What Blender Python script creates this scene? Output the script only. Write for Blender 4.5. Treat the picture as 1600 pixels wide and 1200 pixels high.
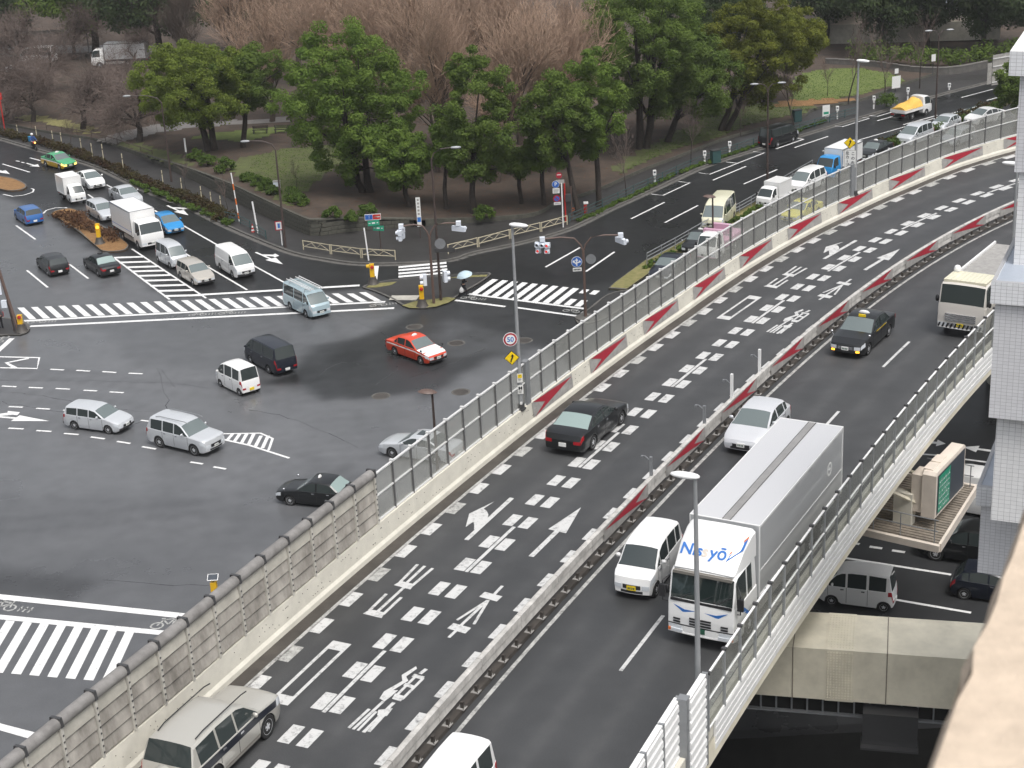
import bpy, math, random
from mathutils import Vector, Matrix, noise
R = math.radians
sc = bpy.context.scene
for o in list(bpy.data.objects): bpy.data.objects.remove(o)
col = sc.collection

# ------------------------------------------------------------------ camera
CAM_PITCH, CAM_ROLL, CAM_Z, F_PX = .3691, -.0531, 38.03, 2567.0
_c, _s = math.cos(CAM_PITCH), math.sin(CAM_PITCH)
_F = Vector((0, _c, -_s)); _R0 = Vector((1, 0, 0)); _U0 = Vector((0, _s, _c))
_Rt = _R0 * math.cos(CAM_ROLL) + _U0 * math.sin(CAM_ROLL)
_Up = -_R0 * math.sin(CAM_ROLL) + _U0 * math.cos(CAM_ROLL)
cd = bpy.data.cameras.new('camera'); cam = bpy.data.objects.new('camera', cd); col.objects.link(cam)
cd.sensor_width = 36; cd.lens = F_PX * 36 / 1600; cd.clip_start = .1; cd.clip_end = 2000
cam.matrix_world = Matrix(((_Rt.x, _Up.x, -_F.x, 0), (_Rt.y, _Up.y, -_F.y, 0), (_Rt.z, _Up.z, -_F.z, CAM_Z), (0, 0, 0, 1)))
cd.dof.use_dof = True; cd.dof.focus_distance = 85; cd.dof.aperture_fstop = 10.0
sc.camera = cam

# ------------------------------------------------------------------ sky and sun: an overcast, rainy midday
world = bpy.data.worlds.new('World'); sc.world = world; world.use_nodes = True
wn, wl = world.node_tree.nodes, world.node_tree.links; wn.clear()
sky = wn.new('ShaderNodeTexSky'); sky.sky_type = 'NISHITA'; sky.sun_disc = False
SUN_EL, SUN_AZ = R(64), R(150)          # azimuth clockwise from +Y
sky.sun_elevation = SUN_EL; sky.sun_rotation = SUN_AZ
sky.dust_density = 6; sky.air_density = 1.2; sky.ozone_density = 2.0
hs = wn.new('ShaderNodeHueSaturation'); hs.inputs['Saturation'].default_value = .28
bg = wn.new('ShaderNodeBackground'); bg.inputs['Strength'].default_value = .15
wo = wn.new('ShaderNodeOutputWorld')
wl.new(sky.outputs[0], hs.inputs['Color']); wl.new(hs.outputs[0], bg.inputs[0]); wl.new(bg.outputs[0], wo.inputs[0])
sl = bpy.data.lights.new('sun', 'SUN'); sl.energy = 1.3; sl.angle = R(25); sl.color = (1, .97, .93)
sun = bpy.data.objects.new('sun', sl); col.objects.link(sun)
_sd = Vector((math.sin(SUN_AZ) * math.cos(SUN_EL), math.cos(SUN_AZ) * math.cos(SUN_EL), math.sin(SUN_EL)))
sun.rotation_euler = _sd.to_track_quat('Z', 'Y').to_euler(); sun.location = _sd * 200
sc.view_settings.view_transform = 'Standard'; sc.view_settings.look = 'None'
sc.view_settings.gamma = 1; sc.view_settings.use_curve_mapping = False
sc.view_settings.exposure = EXPOSURE = 0.27
try:
    sc.cycles.use_denoising = True
    sc.cycles.max_bounces = 6; sc.cycles.diffuse_bounces = 3; sc.cycles.volume_bounces = 0; sc.cycles.transparent_max_bounces = 24
except Exception: pass

# ------------------------------------------------------------------ survey helpers: a point seen from the camera, met with a level plane
def G(px, py, z=0.0):
    d = _F * F_PX + _Rt * (px - 800) + _Up * (600 - py)
    t = (z - CAM_Z) / d.z
    return Vector((d.x * t, d.y * t, z))
def height_at(base, py):
    """how tall something standing at BASE is when its top shows on picture row PY"""
    lo, hi = 0, 60
    for _ in range(40):
        m = (lo + hi) / 2
        v = base + Vector((0, 0, m)) - Vector((0, 0, CAM_Z))
        y = 600 - F_PX * v.dot(_Up) / v.dot(_F)
        if y > py: lo = m
        else: hi = m
    return lo

# ------------------------------------------------------------------ materials
MATS = {}
def mat(name, color=(.5, .5, .5), rough=.5, metal=0, var=0, scale=4, bump=0, bscale=None, spec=.5, coat=0, emit=None, estr=1, rvar=0, stretch=None, col2=None, alpha=None):
    if name in MATS: return MATS[name]
    m = bpy.data.materials.new(name); m.use_nodes = True; MATS[name] = m
    n, l = m.node_tree.nodes, m.node_tree.links
    b = n['Principled BSDF']
    b.inputs['Base Color'].default_value = (*color, 1); b.inputs['Roughness'].default_value = rough
    b.inputs['Metallic'].default_value = metal; b.inputs['Specular IOR Level'].default_value = spec
    if coat: b.inputs['Coat Weight'].default_value = coat; b.inputs['Coat Roughness'].default_value = .05
    if emit: b.inputs['Emission Color'].default_value = (*emit, 1); b.inputs['Emission Strength'].default_value = estr
    m.diffuse_color = (*color, 1)
    if var or bump or rvar or col2:
        tc = n.new('ShaderNodeTexCoord'); src = tc.outputs['Object']
        if stretch:
            mp = n.new('ShaderNodeMapping'); mp.inputs['Scale'].default_value = stretch
            l.new(src, mp.inputs[0]); src = mp.outputs[0]
        nz = n.new('ShaderNodeTexNoise'); nz.inputs['Scale'].default_value = scale; nz.inputs['Detail'].default_value = 6; nz.inputs['Roughness'].default_value = .65
        l.new(src, nz.inputs['Vector'])
        if var or col2:
            rp = n.new('ShaderNodeValToRGB'); rp.color_ramp.elements[0].position = .32; rp.color_ramp.elements[1].position = .68
            c2 = col2 or tuple(min(1, c * (1 + var)) for c in color)
            c1 = color if col2 else tuple(c * (1 - var) for c in color)
            rp.color_ramp.elements[0].color = (*c1, 1); rp.color_ramp.elements[1].color = (*c2, 1)
            l.new(nz.outputs['Fac'], rp.inputs[0]); l.new(rp.outputs[0], b.inputs['Base Color'])
        if rvar:
            mr = n.new('ShaderNodeMapRange'); mr.inputs['From Min'].default_value = .3; mr.inputs['From Max'].default_value = .7
            mr.inputs['To Min'].default_value = max(.02, rough - rvar); mr.inputs['To Max'].default_value = min(1, rough + rvar)
            l.new(nz.outputs['Fac'], mr.inputs['Value']); l.new(mr.outputs[0], b.inputs['Roughness'])
        if bump:
            n2 = n.new('ShaderNodeTexNoise'); n2.inputs['Scale'].default_value = bscale or scale * 6; n2.inputs['Detail'].default_value = 4
            l.new(src, n2.inputs['Vector'])
            bp = n.new('ShaderNodeBump'); bp.inputs['Strength'].default_value = bump; bp.inputs['Distance'].default_value = .02
            l.new(n2.outputs['Fac'], bp.inputs['Height']); l.new(bp.outputs[0], b.inputs['Normal'])
    return m

def asphalt(name, c, wet=.5, patch=.16, bumpy=.2, wear=False, tone=False, spec=.5):
    """wet tarmac: fine aggregate, broad blotches, streaks worn along the lanes, puddled film that changes the gloss"""
    m = bpy.data.materials.new(name); m.use_nodes = True; MATS[name] = m
    n, l = m.node_tree.nodes, m.node_tree.links; b = n['Principled BSDF']
    tc = n.new('ShaderNodeTexCoord')
    big = n.new('ShaderNodeTexNoise'); big.inputs['Scale'].default_value = .11; big.inputs['Detail'].default_value = 7; big.inputs['Roughness'].default_value = .62
    mid = n.new('ShaderNodeTexNoise'); mid.inputs['Scale'].default_value = .9; mid.inputs['Detail'].default_value = 5
    fine = n.new('ShaderNodeTexNoise'); fine.inputs['Scale'].default_value = 26; fine.inputs['Detail'].default_value = 3
    for x in (big, mid, fine): l.new(tc.outputs['Object'], x.inputs['Vector'])
    r1 = n.new('ShaderNodeValToRGB'); e = r1.color_ramp.elements
    e[0].position = .3; e[1].position = .7
    e[0].color = (*[v * (1 - patch * 1.6) for v in c], 1); e[1].color = (*[v * (1 + patch) for v in c], 1)
    l.new(big.outputs['Fac'], r1.inputs[0])
    mx = n.new('ShaderNodeMix'); mx.data_type = 'RGBA'; mx.blend_type = 'MULTIPLY'; mx.inputs['Factor'].default_value = .55
    r2 = n.new('ShaderNodeValToRGB'); e = r2.color_ramp.elements; e[0].position = .3; e[1].position = .72
    e[0].color = (.66, .66, .66, 1); e[1].color = (1.0, 1.0, 1.0, 1)
    l.new(mid.outputs['Fac'], r2.inputs[0]); l.new(r1.outputs[0], mx.inputs[6]); l.new(r2.outputs[0], mx.inputs[7])
    mx2 = n.new('ShaderNodeMix'); mx2.data_type = 'RGBA'; mx2.blend_type = 'MULTIPLY'; mx2.inputs['Factor'].default_value = .6
    r3 = n.new('ShaderNodeValToRGB'); e = r3.color_ramp.elements; e[0].position = .35; e[1].position = .75
    e[0].color = (.7, .7, .7, 1); e[1].color = (1.2, 1.2, 1.2, 1)
    l.new(fine.outputs['Fac'], r3.inputs[0]); l.new(mx.outputs[2], mx2.inputs[6]); l.new(r3.outputs[0], mx2.inputs[7])
    if wear:
        at = n.new('ShaderNodeAttribute'); at.attribute_name = 'wear'
        wm = n.new('ShaderNodeMix'); wm.data_type = 'RGBA'; wm.blend_type = 'MULTIPLY'
        wm.inputs[7].default_value = (1.55, 1.52, 1.48, 1)
        mm = n.new('ShaderNodeMath'); mm.operation = 'MULTIPLY'; l.new(at.outputs['Fac'], mm.inputs[0]); l.new(mid.outputs['Fac'], mm.inputs[1]); l.new(mm.outputs[0], wm.inputs[0])
        l.new(mx2.outputs[2], wm.inputs[6]); l.new(wm.outputs[2], b.inputs['Base Color'])
    elif tone:
        at = n.new('ShaderNodeAttribute'); at.attribute_name = 'tone'; tm = n.new('ShaderNodeMix'); tm.data_type = 'RGBA'; tm.blend_type = 'MULTIPLY'; tm.inputs[0].default_value = 1
        l.new(mx2.outputs[2], tm.inputs[6]); l.new(at.outputs['Fac'], tm.inputs[7]); l.new(tm.outputs[2], b.inputs['Base Color'])
        sm_ = n.new('ShaderNodeMapRange'); sm_.inputs['From Min'].default_value = .03; sm_.inputs['From Max'].default_value = .11; sm_.inputs['To Min'].default_value = .16; sm_.inputs['To Max'].default_value = .5
        l.new(at.outputs['Fac'], sm_.inputs['Value']); l.new(sm_.outputs[0], b.inputs['Specular IOR Level'])
    else: l.new(mx2.outputs[2], b.inputs['Base Color'])
    mr = n.new('ShaderNodeMapRange'); mr.inputs['From Min'].default_value = .35; mr.inputs['From Max'].default_value = .65
    mr.inputs['To Min'].default_value = .60 - wet * .44; mr.inputs['To Max'].default_value = .85 - wet * .50
    l.new(big.outputs['Fac'], mr.inputs['Value']); l.new(mr.outputs[0], b.inputs['Roughness'])
    bp = n.new('ShaderNodeBump'); bp.inputs['Strength'].default_value = bumpy; bp.inputs['Distance'].default_value = .01
    l.new(fine.outputs['Fac'], bp.inputs['Height']); l.new(bp.outputs[0], b.inputs['Normal'])
    b.inputs['Specular IOR Level'].default_value = spec
    return m

def paint_worn(name, c, wear=.5):
    """thermoplastic road paint, chipped and greyed by tyres"""
    m = mat(name, c, .45)
    n, l = m.node_tree.nodes, m.node_tree.links; b = n['Principled BSDF']
    tc = n.new('ShaderNodeTexCoord'); nz = n.new('ShaderNodeTexNoise'); nz.inputs['Scale'].default_value = 5; nz.inputs['Detail'].default_value = 9; nz.inputs['Roughness'].default_value = .75
    l.new(tc.outputs['Object'], nz.inputs['Vector'])
    rp = n.new('ShaderNodeValToRGB'); e = rp.color_ramp.elements
    e[0].position = .30 + .06 * wear; e[1].position = .42 + .14 * wear
    e[0].color = (*[v * .35 for v in c], 1); e[1].color = (*c, 1)
    l.new(nz.outputs['Fac'], rp.inputs[0]); l.new(rp.outputs[0], b.inputs['Base Color'])
    return m

def glass_sheet(name, tint, haze, hcol, gloss=.12):
    """clear plastic screen: mostly see-through, a film of grime, a sheen of sky"""
    m = bpy.data.materials.new(name); m.use_nodes = True; MATS[name] = m
    n, l = m.node_tree.nodes, m.node_tree.links
    for x in list(n):
        if x.type != 'OUTPUT_MATERIAL': n.remove(x)
    out = [x for x in n if x.type == 'OUTPUT_MATERIAL'][0]
    tr = n.new('ShaderNodeBsdfTransparent'); tr.inputs[0].default_value = (*tint, 1)
    df = n.new('ShaderNodeBsdfDiffuse'); df.inputs[0].default_value = (*hcol, 1)
    gl = n.new('ShaderNodeBsdfGlossy'); gl.inputs['Roughness'].default_value = .06
    m1 = n.new('ShaderNodeMixShader'); m2 = n.new('ShaderNodeMixShader')
    tc = n.new('ShaderNodeTexCoord'); nz = n.new('ShaderNodeTexNoise'); nz.inputs['Scale'].default_value = 1.3; nz.inputs['Detail'].default_value = 5
    l.new(tc.outputs['Object'], nz.inputs['Vector'])
    mr = n.new('ShaderNodeMapRange'); mr.inputs['To Min'].default_value = haze * .5; mr.inputs['To Max'].default_value = haze * 1.5
    l.new(nz.outputs['Fac'], mr.inputs['Value']); l.new(mr.outputs[0], m1.inputs[0])
    l.new(tr.outputs[0], m1.inputs[1]); l.new(df.outputs[0], m1.inputs[2])
    m2.inputs[0].default_value = gloss
    l.new(m1.outputs[0], m2.inputs[1]); l.new(gl.outputs[0], m2.inputs[2]); l.new(m2.outputs[0], out.inputs['Surface'])
    return m

asphalt('asphalt', (.029, .0295, .031), .80, .16, .05, spec=.22)
asphalt('asphalt_worn', (.150, .147, .143), .72, .14, .06)
asphalt('asphalt_new', (.122, .126, .133), .72, .12, .06)
asphalt('asphalt_wet', (.052, .053, .056), 1.0, .22, .04)
asphalt('asphalt_deck', (.056, .0575, .060), .30, .12, .2, True)
asphalt('asphalt_path', (.045, .043, .042), .45, .12)
paint_worn('road_white', (.74, .74, .73), .2); paint_worn('deck_white', (.56, .56, .55), .5)
paint_worn('road_white_worn', (.46, .46, .44), 1.0)
mat('concrete', (.42, .40, .35), .8, var=.18, scale=1.6, bump=.15)
mat('concrete_cream', (.60, .575, .50), .75, var=.10, scale=1.2, bump=.1)
mat('concrete_dark', (.10, .095, .085), .8, var=.3, scale=2.0, bump=.2)
mat('gutter', (.055, .048, .042), .55, var=.35, scale=1.0, bump=.2)
mat('kerb_stone', (.105, .10, .092), .7, var=.22, scale=2.0, bump=.15)
mat('grime_panel', (.175, .16, .14), .7, col2=(.46, .43, .385), scale=1.4, stretch=(1, 1, .5), bump=.1)
mat('grime_cap', (.15, .142, .135), .6, col2=(.26, .25, .24), scale=1.8, bump=.1)
mat('panel_post', (.52, .50, .45), .6, var=.2, scale=3)
mat('white_metal', (.82, .82, .81), .35, var=.06, scale=1.5)
mat('white_metal_dirty', (.46, .445, .42), .45, var=.30, scale=2.2, bump=.05)
mat('rail_metal', (.66, .66, .65), .4, metal=.1)
mat('post_metal', (.13, .13, .132), .5, metal=.2); mat('dark_metal', (.07, .07, .072), .45, metal=.3)
mat('grey_metal', (.26, .27, .28), .42, metal=.3, var=.1, scale=2)
mat('brown_metal', (.115, .075, .062), .45)
mat('pole_brown', (.060, .042, .037), .5)
mat('pole_grey', (.33, .34, .35), .45, metal=.2, var=.08, scale=1)
mat('sign_red', (.34, .012, .030), .5, var=.10, scale=3)
mat('sign_grey', (.31, .30, .285), .6, var=.2, scale=3)
mat('yellow', (.72, .42, .01), .45)
mat('sign_yellow', (.85, .60, .01), .4)
mat('amber_lamp', (.9, .35, .02), .3, emit=(1, .42, .03), estr=3.0)
mat('sign_blue', (.02, .11, .42), .4); mat('text_blue', (.03, .16, .50), .45)
mat('sign_green', (.02, .28, .17), .4); mat('black', (.012, .012, .013), .4)
mat('red_bright', (.45, .02, .015), .4); mat('orange', (.65, .16, .03), .5)
mat('cream_pole', (.52, .47, .34), .5, var=.12, scale=3)
mat('signal_white', (.70, .74, .80), .4)
mat('lens_dark', (.02, .02, .025), .15); mat('lens_red', (.5, .02, .02), .3, emit=(1, .05, .02), estr=.6)
mat('tile_grout', (.28, .28, .29), .8)
mat('beam_cream', (.68, .635, .51), .55, var=.14, scale=.9, bump=.05); mat('stain', (.10, .08, .06), .8)
mat('board_cream', (.66, .59, .515), .5, var=.06, scale=2)
mat('walkway', (.22, .19, .155), .6, var=.3, scale=3)
mat('roof_grey', (.36, .40, .46), .35, var=.10, scale=.8)
mat('ledge_stone', (.55, .45, .35), .8, var=.12, scale=30, bump=.25)
mat('ledge_stone_inner', (.44, .34, .255), .85, var=.10, scale=7, bump=.25)
mat('soil', (.040, .031, .024), .95, col2=(.080, .054, .039), scale=.5, bump=.5, bscale=4)
mat('lawn', (.066, .068, .030), .95, col2=(.095, .118, .032), scale=1.0, bump=.4, bscale=9)
mat('lawn_bright', (.085, .115, .028), .95, col2=(.125, .160, .036), scale=1.2, bump=.4, bscale=9)
mat('verge', (.13, .13, .04), .95, col2=(.24, .21, .09), scale=3.0, bump=.5, bscale=14)
mat('verge_brown', (.17, .085, .030), .95, col2=(.28, .16, .065), scale=3.0, bump=.5, bscale=14)
mat('stone_wall', (.050, .049, .040), .9, col2=(.095, .092, .074), scale=2, bump=.4); mat('wall_joint', (.03, .028, .025), .95)
mat('gravel_path', (.16, .15, .14), .6, var=.2, scale=1.2)
mat('bark', (.034, .026, .021), .9, var=.35, scale=5, bump=.4); mat('bark_mid', (.085, .064, .052), .9, var=.3, scale=5, bump=.3)
mat('twig', (.31, .215, .155), .9, var=.3, scale=2); mat('twig_dark', (.13, .098, .084), .9, var=.3, scale=2)
mat('water_shaded', (.002, .002, .002), .6, spec=.02); mat('void_wall', (.014, .014, .013), .9, var=.3, scale=1)  # water near black: the shade under the viaduct is put into its colour

def leaf_mat(name, c1, c2):
    m = mat(name, c1, .75)
    n, l = m.node_tree.nodes, m.node_tree.links; b = n['Principled BSDF']
    tc = n.new('ShaderNodeTexCoord'); nz = n.new('ShaderNodeTexNoise'); nz.inputs['Scale'].default_value = .55; nz.inputs['Detail'].default_value = 5; nz.inputs['Roughness'].default_value = .7
    l.new(tc.outputs['Object'], nz.inputs['Vector'])
    rp = n.new('ShaderNodeValToRGB'); e = rp.color_ramp.elements; e[0].position = .33; e[1].position = .68
    e[0].color = (*c1, 1); e[1].color = (*c2, 1); l.new(nz.outputs['Fac'], rp.inputs[0]); l.new(rp.outputs[0], b.inputs['Base Color'])
    b.inputs['Specular IOR Level'].default_value = .15
    tl = n.new('ShaderNodeBsdfTranslucent'); ms = n.new('ShaderNodeMixShader'); ms.inputs[0].default_value = .42
    l.new(rp.outputs[0], tl.inputs[0]); out = n['Material Output']; l.new(b.outputs[0], ms.inputs[1]); l.new(tl.outputs[0], ms.inputs[2]); l.new(ms.outputs[0], out.inputs['Surface'])
    return m
leaf_mat('leaf_olive', (0.114, 0.162, 0.027), (0.201, 0.250, 0.045))
leaf_mat('leaf_green', (0.091, 0.156, 0.029), (0.178, 0.256, 0.051))
leaf_mat('leaf_mid', (0.081, 0.130, 0.029), (0.155, 0.218, 0.046))
leaf_mat('leaf_dark', (0.047, 0.074, 0.034), (0.085, 0.113, 0.045))
leaf_mat('leaf_gold', (0.107, 0.133, 0.022), (0.195, 0.210, 0.034))
leaf_mat('leaf_bush', (0.065, 0.115, 0.024), (0.120, 0.180, 0.035))
leaf_mat('leaf_rust', (0.060, 0.030, 0.022), (0.075, 0.075, 0.026))
leaf_mat('leaf_brown', (0.100, 0.050, 0.030), (0.160, 0.090, 0.050))

# ------------------------------------------------------------------ mesh collector
class MB:
    def __init__(s): s.v = []; s.f = []; s.mi = []
    def add(s, vs, fs, mi=0):
        b = len(s.v); s.v += [tuple(p) for p in vs]
        s.f += [tuple(b + i for i in f) for f in fs]; s.mi += [mi] * len(fs); return s
    def box(s, c, size, rz=0, mi=0, M=None):
        hx, hy, hz = (x / 2 for x in size)
        vs = [Vector((x, y, z)) for z in (-hz, hz) for x, y in ((-hx, -hy), (hx, -hy), (hx, hy), (-hx, hy))]
        if M is None: M = Matrix.Translation(c) @ Matrix.Rotation(rz, 4, 'Z')
        else: M = Matrix.Translation(c) @ M
        return s.add([M @ p for p in vs], [(3, 2, 1, 0), (4, 5, 6, 7), (0, 1, 5, 4), (1, 2, 6, 5), (2, 3, 7, 6), (3, 0, 4, 7)], mi)
    def prism(s, poly, z0, z1, mi=0, top_only=False):
        n = len(poly)
        a = sum(poly[i][0] * poly[(i + 1) % n][1] - poly[(i + 1) % n][0] * poly[i][1] for i in range(n))
        if a < 0: poly = list(reversed(poly))
        vs = [(p[0], p[1], z0) for p in poly] + [(p[0], p[1], z1) for p in poly]
        fs = [tuple(range(n, 2 * n))] + [(i, (i + 1) % n, n + (i + 1) % n, n + i) for i in range(n)]
        if not top_only: fs.append(tuple(reversed(range(n))))
        return s.add(vs, fs, mi)
    def tube(s, pts, r, n=6, mi=0, cap=True):
        pts = [Vector(p) for p in pts]; rs = r if isinstance(r, (list, tuple)) else [r] * len(pts)
        rings = []; ref = None
        for i, p in enumerate(pts):
            t = (pts[min(i + 1, len(pts) - 1)] - pts[max(i - 1, 0)]).normalized()
            if ref is None or abs(ref.dot(t)) > .95: ref = Vector((0, 0, 1)) if abs(t.z) < .9 else Vector((1, 0, 0))
            a = t.cross(ref).normalized(); b = t.cross(a).normalized(); ref = -b if False else ref
            rings.append([p + (a * math.cos(2 * math.pi * k / n) + b * math.sin(2 * math.pi * k / n)) * rs[i] for k in range(n)])
        vs = [q for rg in rings for q in rg]; fs = []
        for i in range(len(rings) - 1):
            for k in range(n): fs.append((i * n + k, i * n + (k + 1) % n, (i + 1) * n + (k + 1) % n, (i + 1) * n + k))
        if cap: fs += [tuple(reversed(range(n))), tuple(range((len(rings) - 1) * n, len(rings) * n))]
        return s.add(vs, fs, mi)
    def lathe(s, prof, n=12, M=None, mi=0):
        M = M or Matrix.Identity(4)
        vs = [M @ Vector((r * math.cos(2 * math.pi * k / n), r * math.sin(2 * math.pi * k / n), z)) for r, z in prof for k in range(n)]
        fs = [(i * n + k, i * n + (k + 1) % n, (i + 1) * n + (k + 1) % n, (i + 1) * n + k) for i in range(len(prof) - 1) for k in range(n)]
        fs += [tuple(reversed(range(n))), tuple(range((len(prof) - 1) * n, len(prof) * n))]
        return s.add(vs, fs, mi)
    def mesh(s, name):
        m = bpy.data.meshes.new(name); m.from_pydata(s.v, [], s.f)
        if any(s.mi): m.polygons.foreach_set('material_index', s.mi)
        m.update(); return m

def mk(name, mesh, mats, parent=None, world=False, smooth=None):
    """link a mesh as one object; WORLD: its vertices are in world coordinates although it has a parent"""
    if isinstance(mesh, MB): mesh = mesh.mesh(name)
    if isinstance(mats, str): mats = [mats]
    if len(mesh.materials) == 0:
        for x in mats: mesh.materials.append(MATS[x])
    if smooth is not None and len(mesh.polygons):
        mesh.polygons.foreach_set('use_smooth', [True] * len(mesh.polygons)); mesh.set_sharp_from_angle(angle=R(smooth))
    o = bpy.data.objects.new(name, mesh); col.objects.link(o)
    if parent is not None:
        o.parent = parent
        if world: o.matrix_parent_inverse = parent.matrix_basis.inverted()
    return o
def tag(o, label=None, cat=None, group=None, kind=None):
    if label: o['label'] = label
    if cat: o['category'] = cat
    if group: o['group'] = group
    if kind: o['kind'] = kind
    return o
def thing(name, label, cat, loc=(0, 0, 0), rz=0, group=None):
    o = bpy.data.objects.new(name, None); col.objects.link(o); o.empty_display_size = .2
    o.matrix_basis = Matrix.Translation(loc) @ Matrix.Rotation(rz, 4, 'Z')
    return tag(o, label, cat, group)
def copy_tree(o, parent=None):
    c = o.copy(); col.objects.link(c); c.parent = parent
    if parent is not None: c.matrix_parent_inverse = o.matrix_parent_inverse.copy()
    for ch in list(o.children): copy_tree(ch, c)
    return c
def resample(pts, step):
    """even steps along a smooth line through points"""
    pts = [Vector(p) for p in pts]; out = []
    P = [2 * pts[0] - pts[1]] + pts + [2 * pts[-1] - pts[-2]]
    dense = []
    for i in range(1, len(P) - 2):
        p0, p1, p2, p3 = P[i - 1:i + 3]
        for k in range(16):
            t = k / 16
            dense.append(.5 * (2 * p1 + (p2 - p0) * t + (2 * p0 - 5 * p1 + 4 * p2 - p3) * t * t + (3 * p1 - p0 - 3 * p2 + p3) * t ** 3))
    dense.append(pts[-1].copy()); out = [dense[0]]; acc = 0
    for a, b in zip(dense, dense[1:]):
        L = (b - a).length
        while L > 0 and acc + L >= step:
            a = a + (b - a) * ((step - acc) / L); L = (b - a).length; acc = 0; out.append(a.copy())
        acc += L
    if (out[-1] - dense[-1]).length > step * .4: out.append(dense[-1])
    return out
def text_mesh(s, size=1.0, bold=False, align='CENTER'):
    c = bpy.data.curves.new('txt', 'FONT'); c.body = s; c.size = size; c.align_x = align; c.align_y = 'CENTER'; c.resolution_u = 3
    if bold: c.offset = .02 * size
    o = bpy.data.objects.new('txt', c); col.objects.link(o)
    bpy.context.view_layer.update()
    m = bpy.data.meshes.new_from_object(o.evaluated_get(bpy.context.evaluated_depsgraph_get()))
    bpy.data.objects.remove(o); bpy.data.curves.remove(c); m.materials.clear()
    return m
# ================================================================== GROUND, STREETS, PARK
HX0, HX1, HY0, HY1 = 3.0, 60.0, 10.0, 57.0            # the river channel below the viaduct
g = MB()
for (x0, x1, y0, y1) in ((-900, HX0, -120, 1500), (HX1, 900, -120, 1500), (HX0, HX1, -120, HY0), (HX0, HX1, HY1, 1500)):
    g.add([(x0, y0, 0), (x1, y0, 0), (x1, y1, 0), (x0, y1, 0)], [(0, 1, 2, 3)])
road = tag(mk('road', g, 'asphalt'), kind='structure')
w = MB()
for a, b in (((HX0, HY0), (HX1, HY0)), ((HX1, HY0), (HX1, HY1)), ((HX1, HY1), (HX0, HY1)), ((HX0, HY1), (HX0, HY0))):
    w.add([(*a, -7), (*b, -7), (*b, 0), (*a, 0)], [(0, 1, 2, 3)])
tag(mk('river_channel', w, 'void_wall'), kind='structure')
tag(mk('river_water', MB().add([(HX0, HY0, -6), (HX1, HY0, -6), (HX1, HY1, -6), (HX0, HY1, -6)], [(0, 1, 2, 3)]), 'water_shaded'), kind='structure')

def patch(name, px, m, z=.004, parent=road):
    P = [G(x, y, 0) for x, y in px]; p = []
    for a, c in zip(P, P[1:] + P[:1]):               # saw cuts that have crumbled
        n_ = max(1, int((c - a).length / .6)); t = (c - a).normalized(); nn_ = Vector((-t.y, t.x, 0))
        for k in range(n_):
            q = a.lerp(c, k / n_); p.append(q + nn_ * (.07 * noise.noise(q * .9) + .05 * noise.noise(q * 3.1)))
    return mk(name, MB().prism(p, z - .003, z, top_only=True), m, parent)
# worn, resurfaced and wet areas of the crossing: one fine sheet whose tone changes softly from one to the next
import numpy as np
AREAS = [  # tone of the bare tarmac, outline
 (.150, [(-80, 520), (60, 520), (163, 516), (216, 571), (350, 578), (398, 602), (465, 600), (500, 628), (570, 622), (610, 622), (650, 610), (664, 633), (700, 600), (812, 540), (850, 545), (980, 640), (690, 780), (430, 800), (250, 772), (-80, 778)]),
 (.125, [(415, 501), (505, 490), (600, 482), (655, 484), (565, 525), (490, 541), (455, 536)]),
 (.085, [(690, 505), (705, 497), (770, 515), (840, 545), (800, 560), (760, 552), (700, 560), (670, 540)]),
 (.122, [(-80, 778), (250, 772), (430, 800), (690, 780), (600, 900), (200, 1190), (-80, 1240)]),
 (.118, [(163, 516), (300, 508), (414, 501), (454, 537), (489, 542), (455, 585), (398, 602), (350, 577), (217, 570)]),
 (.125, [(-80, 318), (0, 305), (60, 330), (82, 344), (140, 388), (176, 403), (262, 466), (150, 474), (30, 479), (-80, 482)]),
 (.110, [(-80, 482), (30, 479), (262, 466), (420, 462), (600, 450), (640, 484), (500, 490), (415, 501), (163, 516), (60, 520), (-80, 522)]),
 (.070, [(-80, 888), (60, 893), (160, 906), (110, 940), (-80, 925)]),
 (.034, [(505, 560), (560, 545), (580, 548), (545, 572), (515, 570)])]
gx0, gx1, gy0, gy1, gs = -62.0, 24.0, 50.0, 168.0, .4
gxs = np.arange(gx0, gx1, gs); gys = np.arange(gy0, gy1, gs); XX, YY = np.meshgrid(gxs, gys)
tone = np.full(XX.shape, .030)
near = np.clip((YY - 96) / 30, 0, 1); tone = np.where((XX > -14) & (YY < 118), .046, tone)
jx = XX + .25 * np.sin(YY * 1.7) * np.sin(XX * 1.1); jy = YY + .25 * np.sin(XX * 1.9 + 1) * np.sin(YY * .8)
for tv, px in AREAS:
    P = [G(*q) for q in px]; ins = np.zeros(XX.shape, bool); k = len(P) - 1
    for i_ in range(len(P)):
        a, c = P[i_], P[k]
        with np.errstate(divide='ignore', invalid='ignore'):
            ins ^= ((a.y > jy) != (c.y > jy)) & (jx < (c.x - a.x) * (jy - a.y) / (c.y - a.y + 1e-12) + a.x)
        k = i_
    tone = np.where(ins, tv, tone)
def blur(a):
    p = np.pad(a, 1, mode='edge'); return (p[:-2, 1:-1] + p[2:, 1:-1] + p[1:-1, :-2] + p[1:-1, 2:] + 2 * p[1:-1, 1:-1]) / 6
for _ in range(3): tone = blur(tone)
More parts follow.
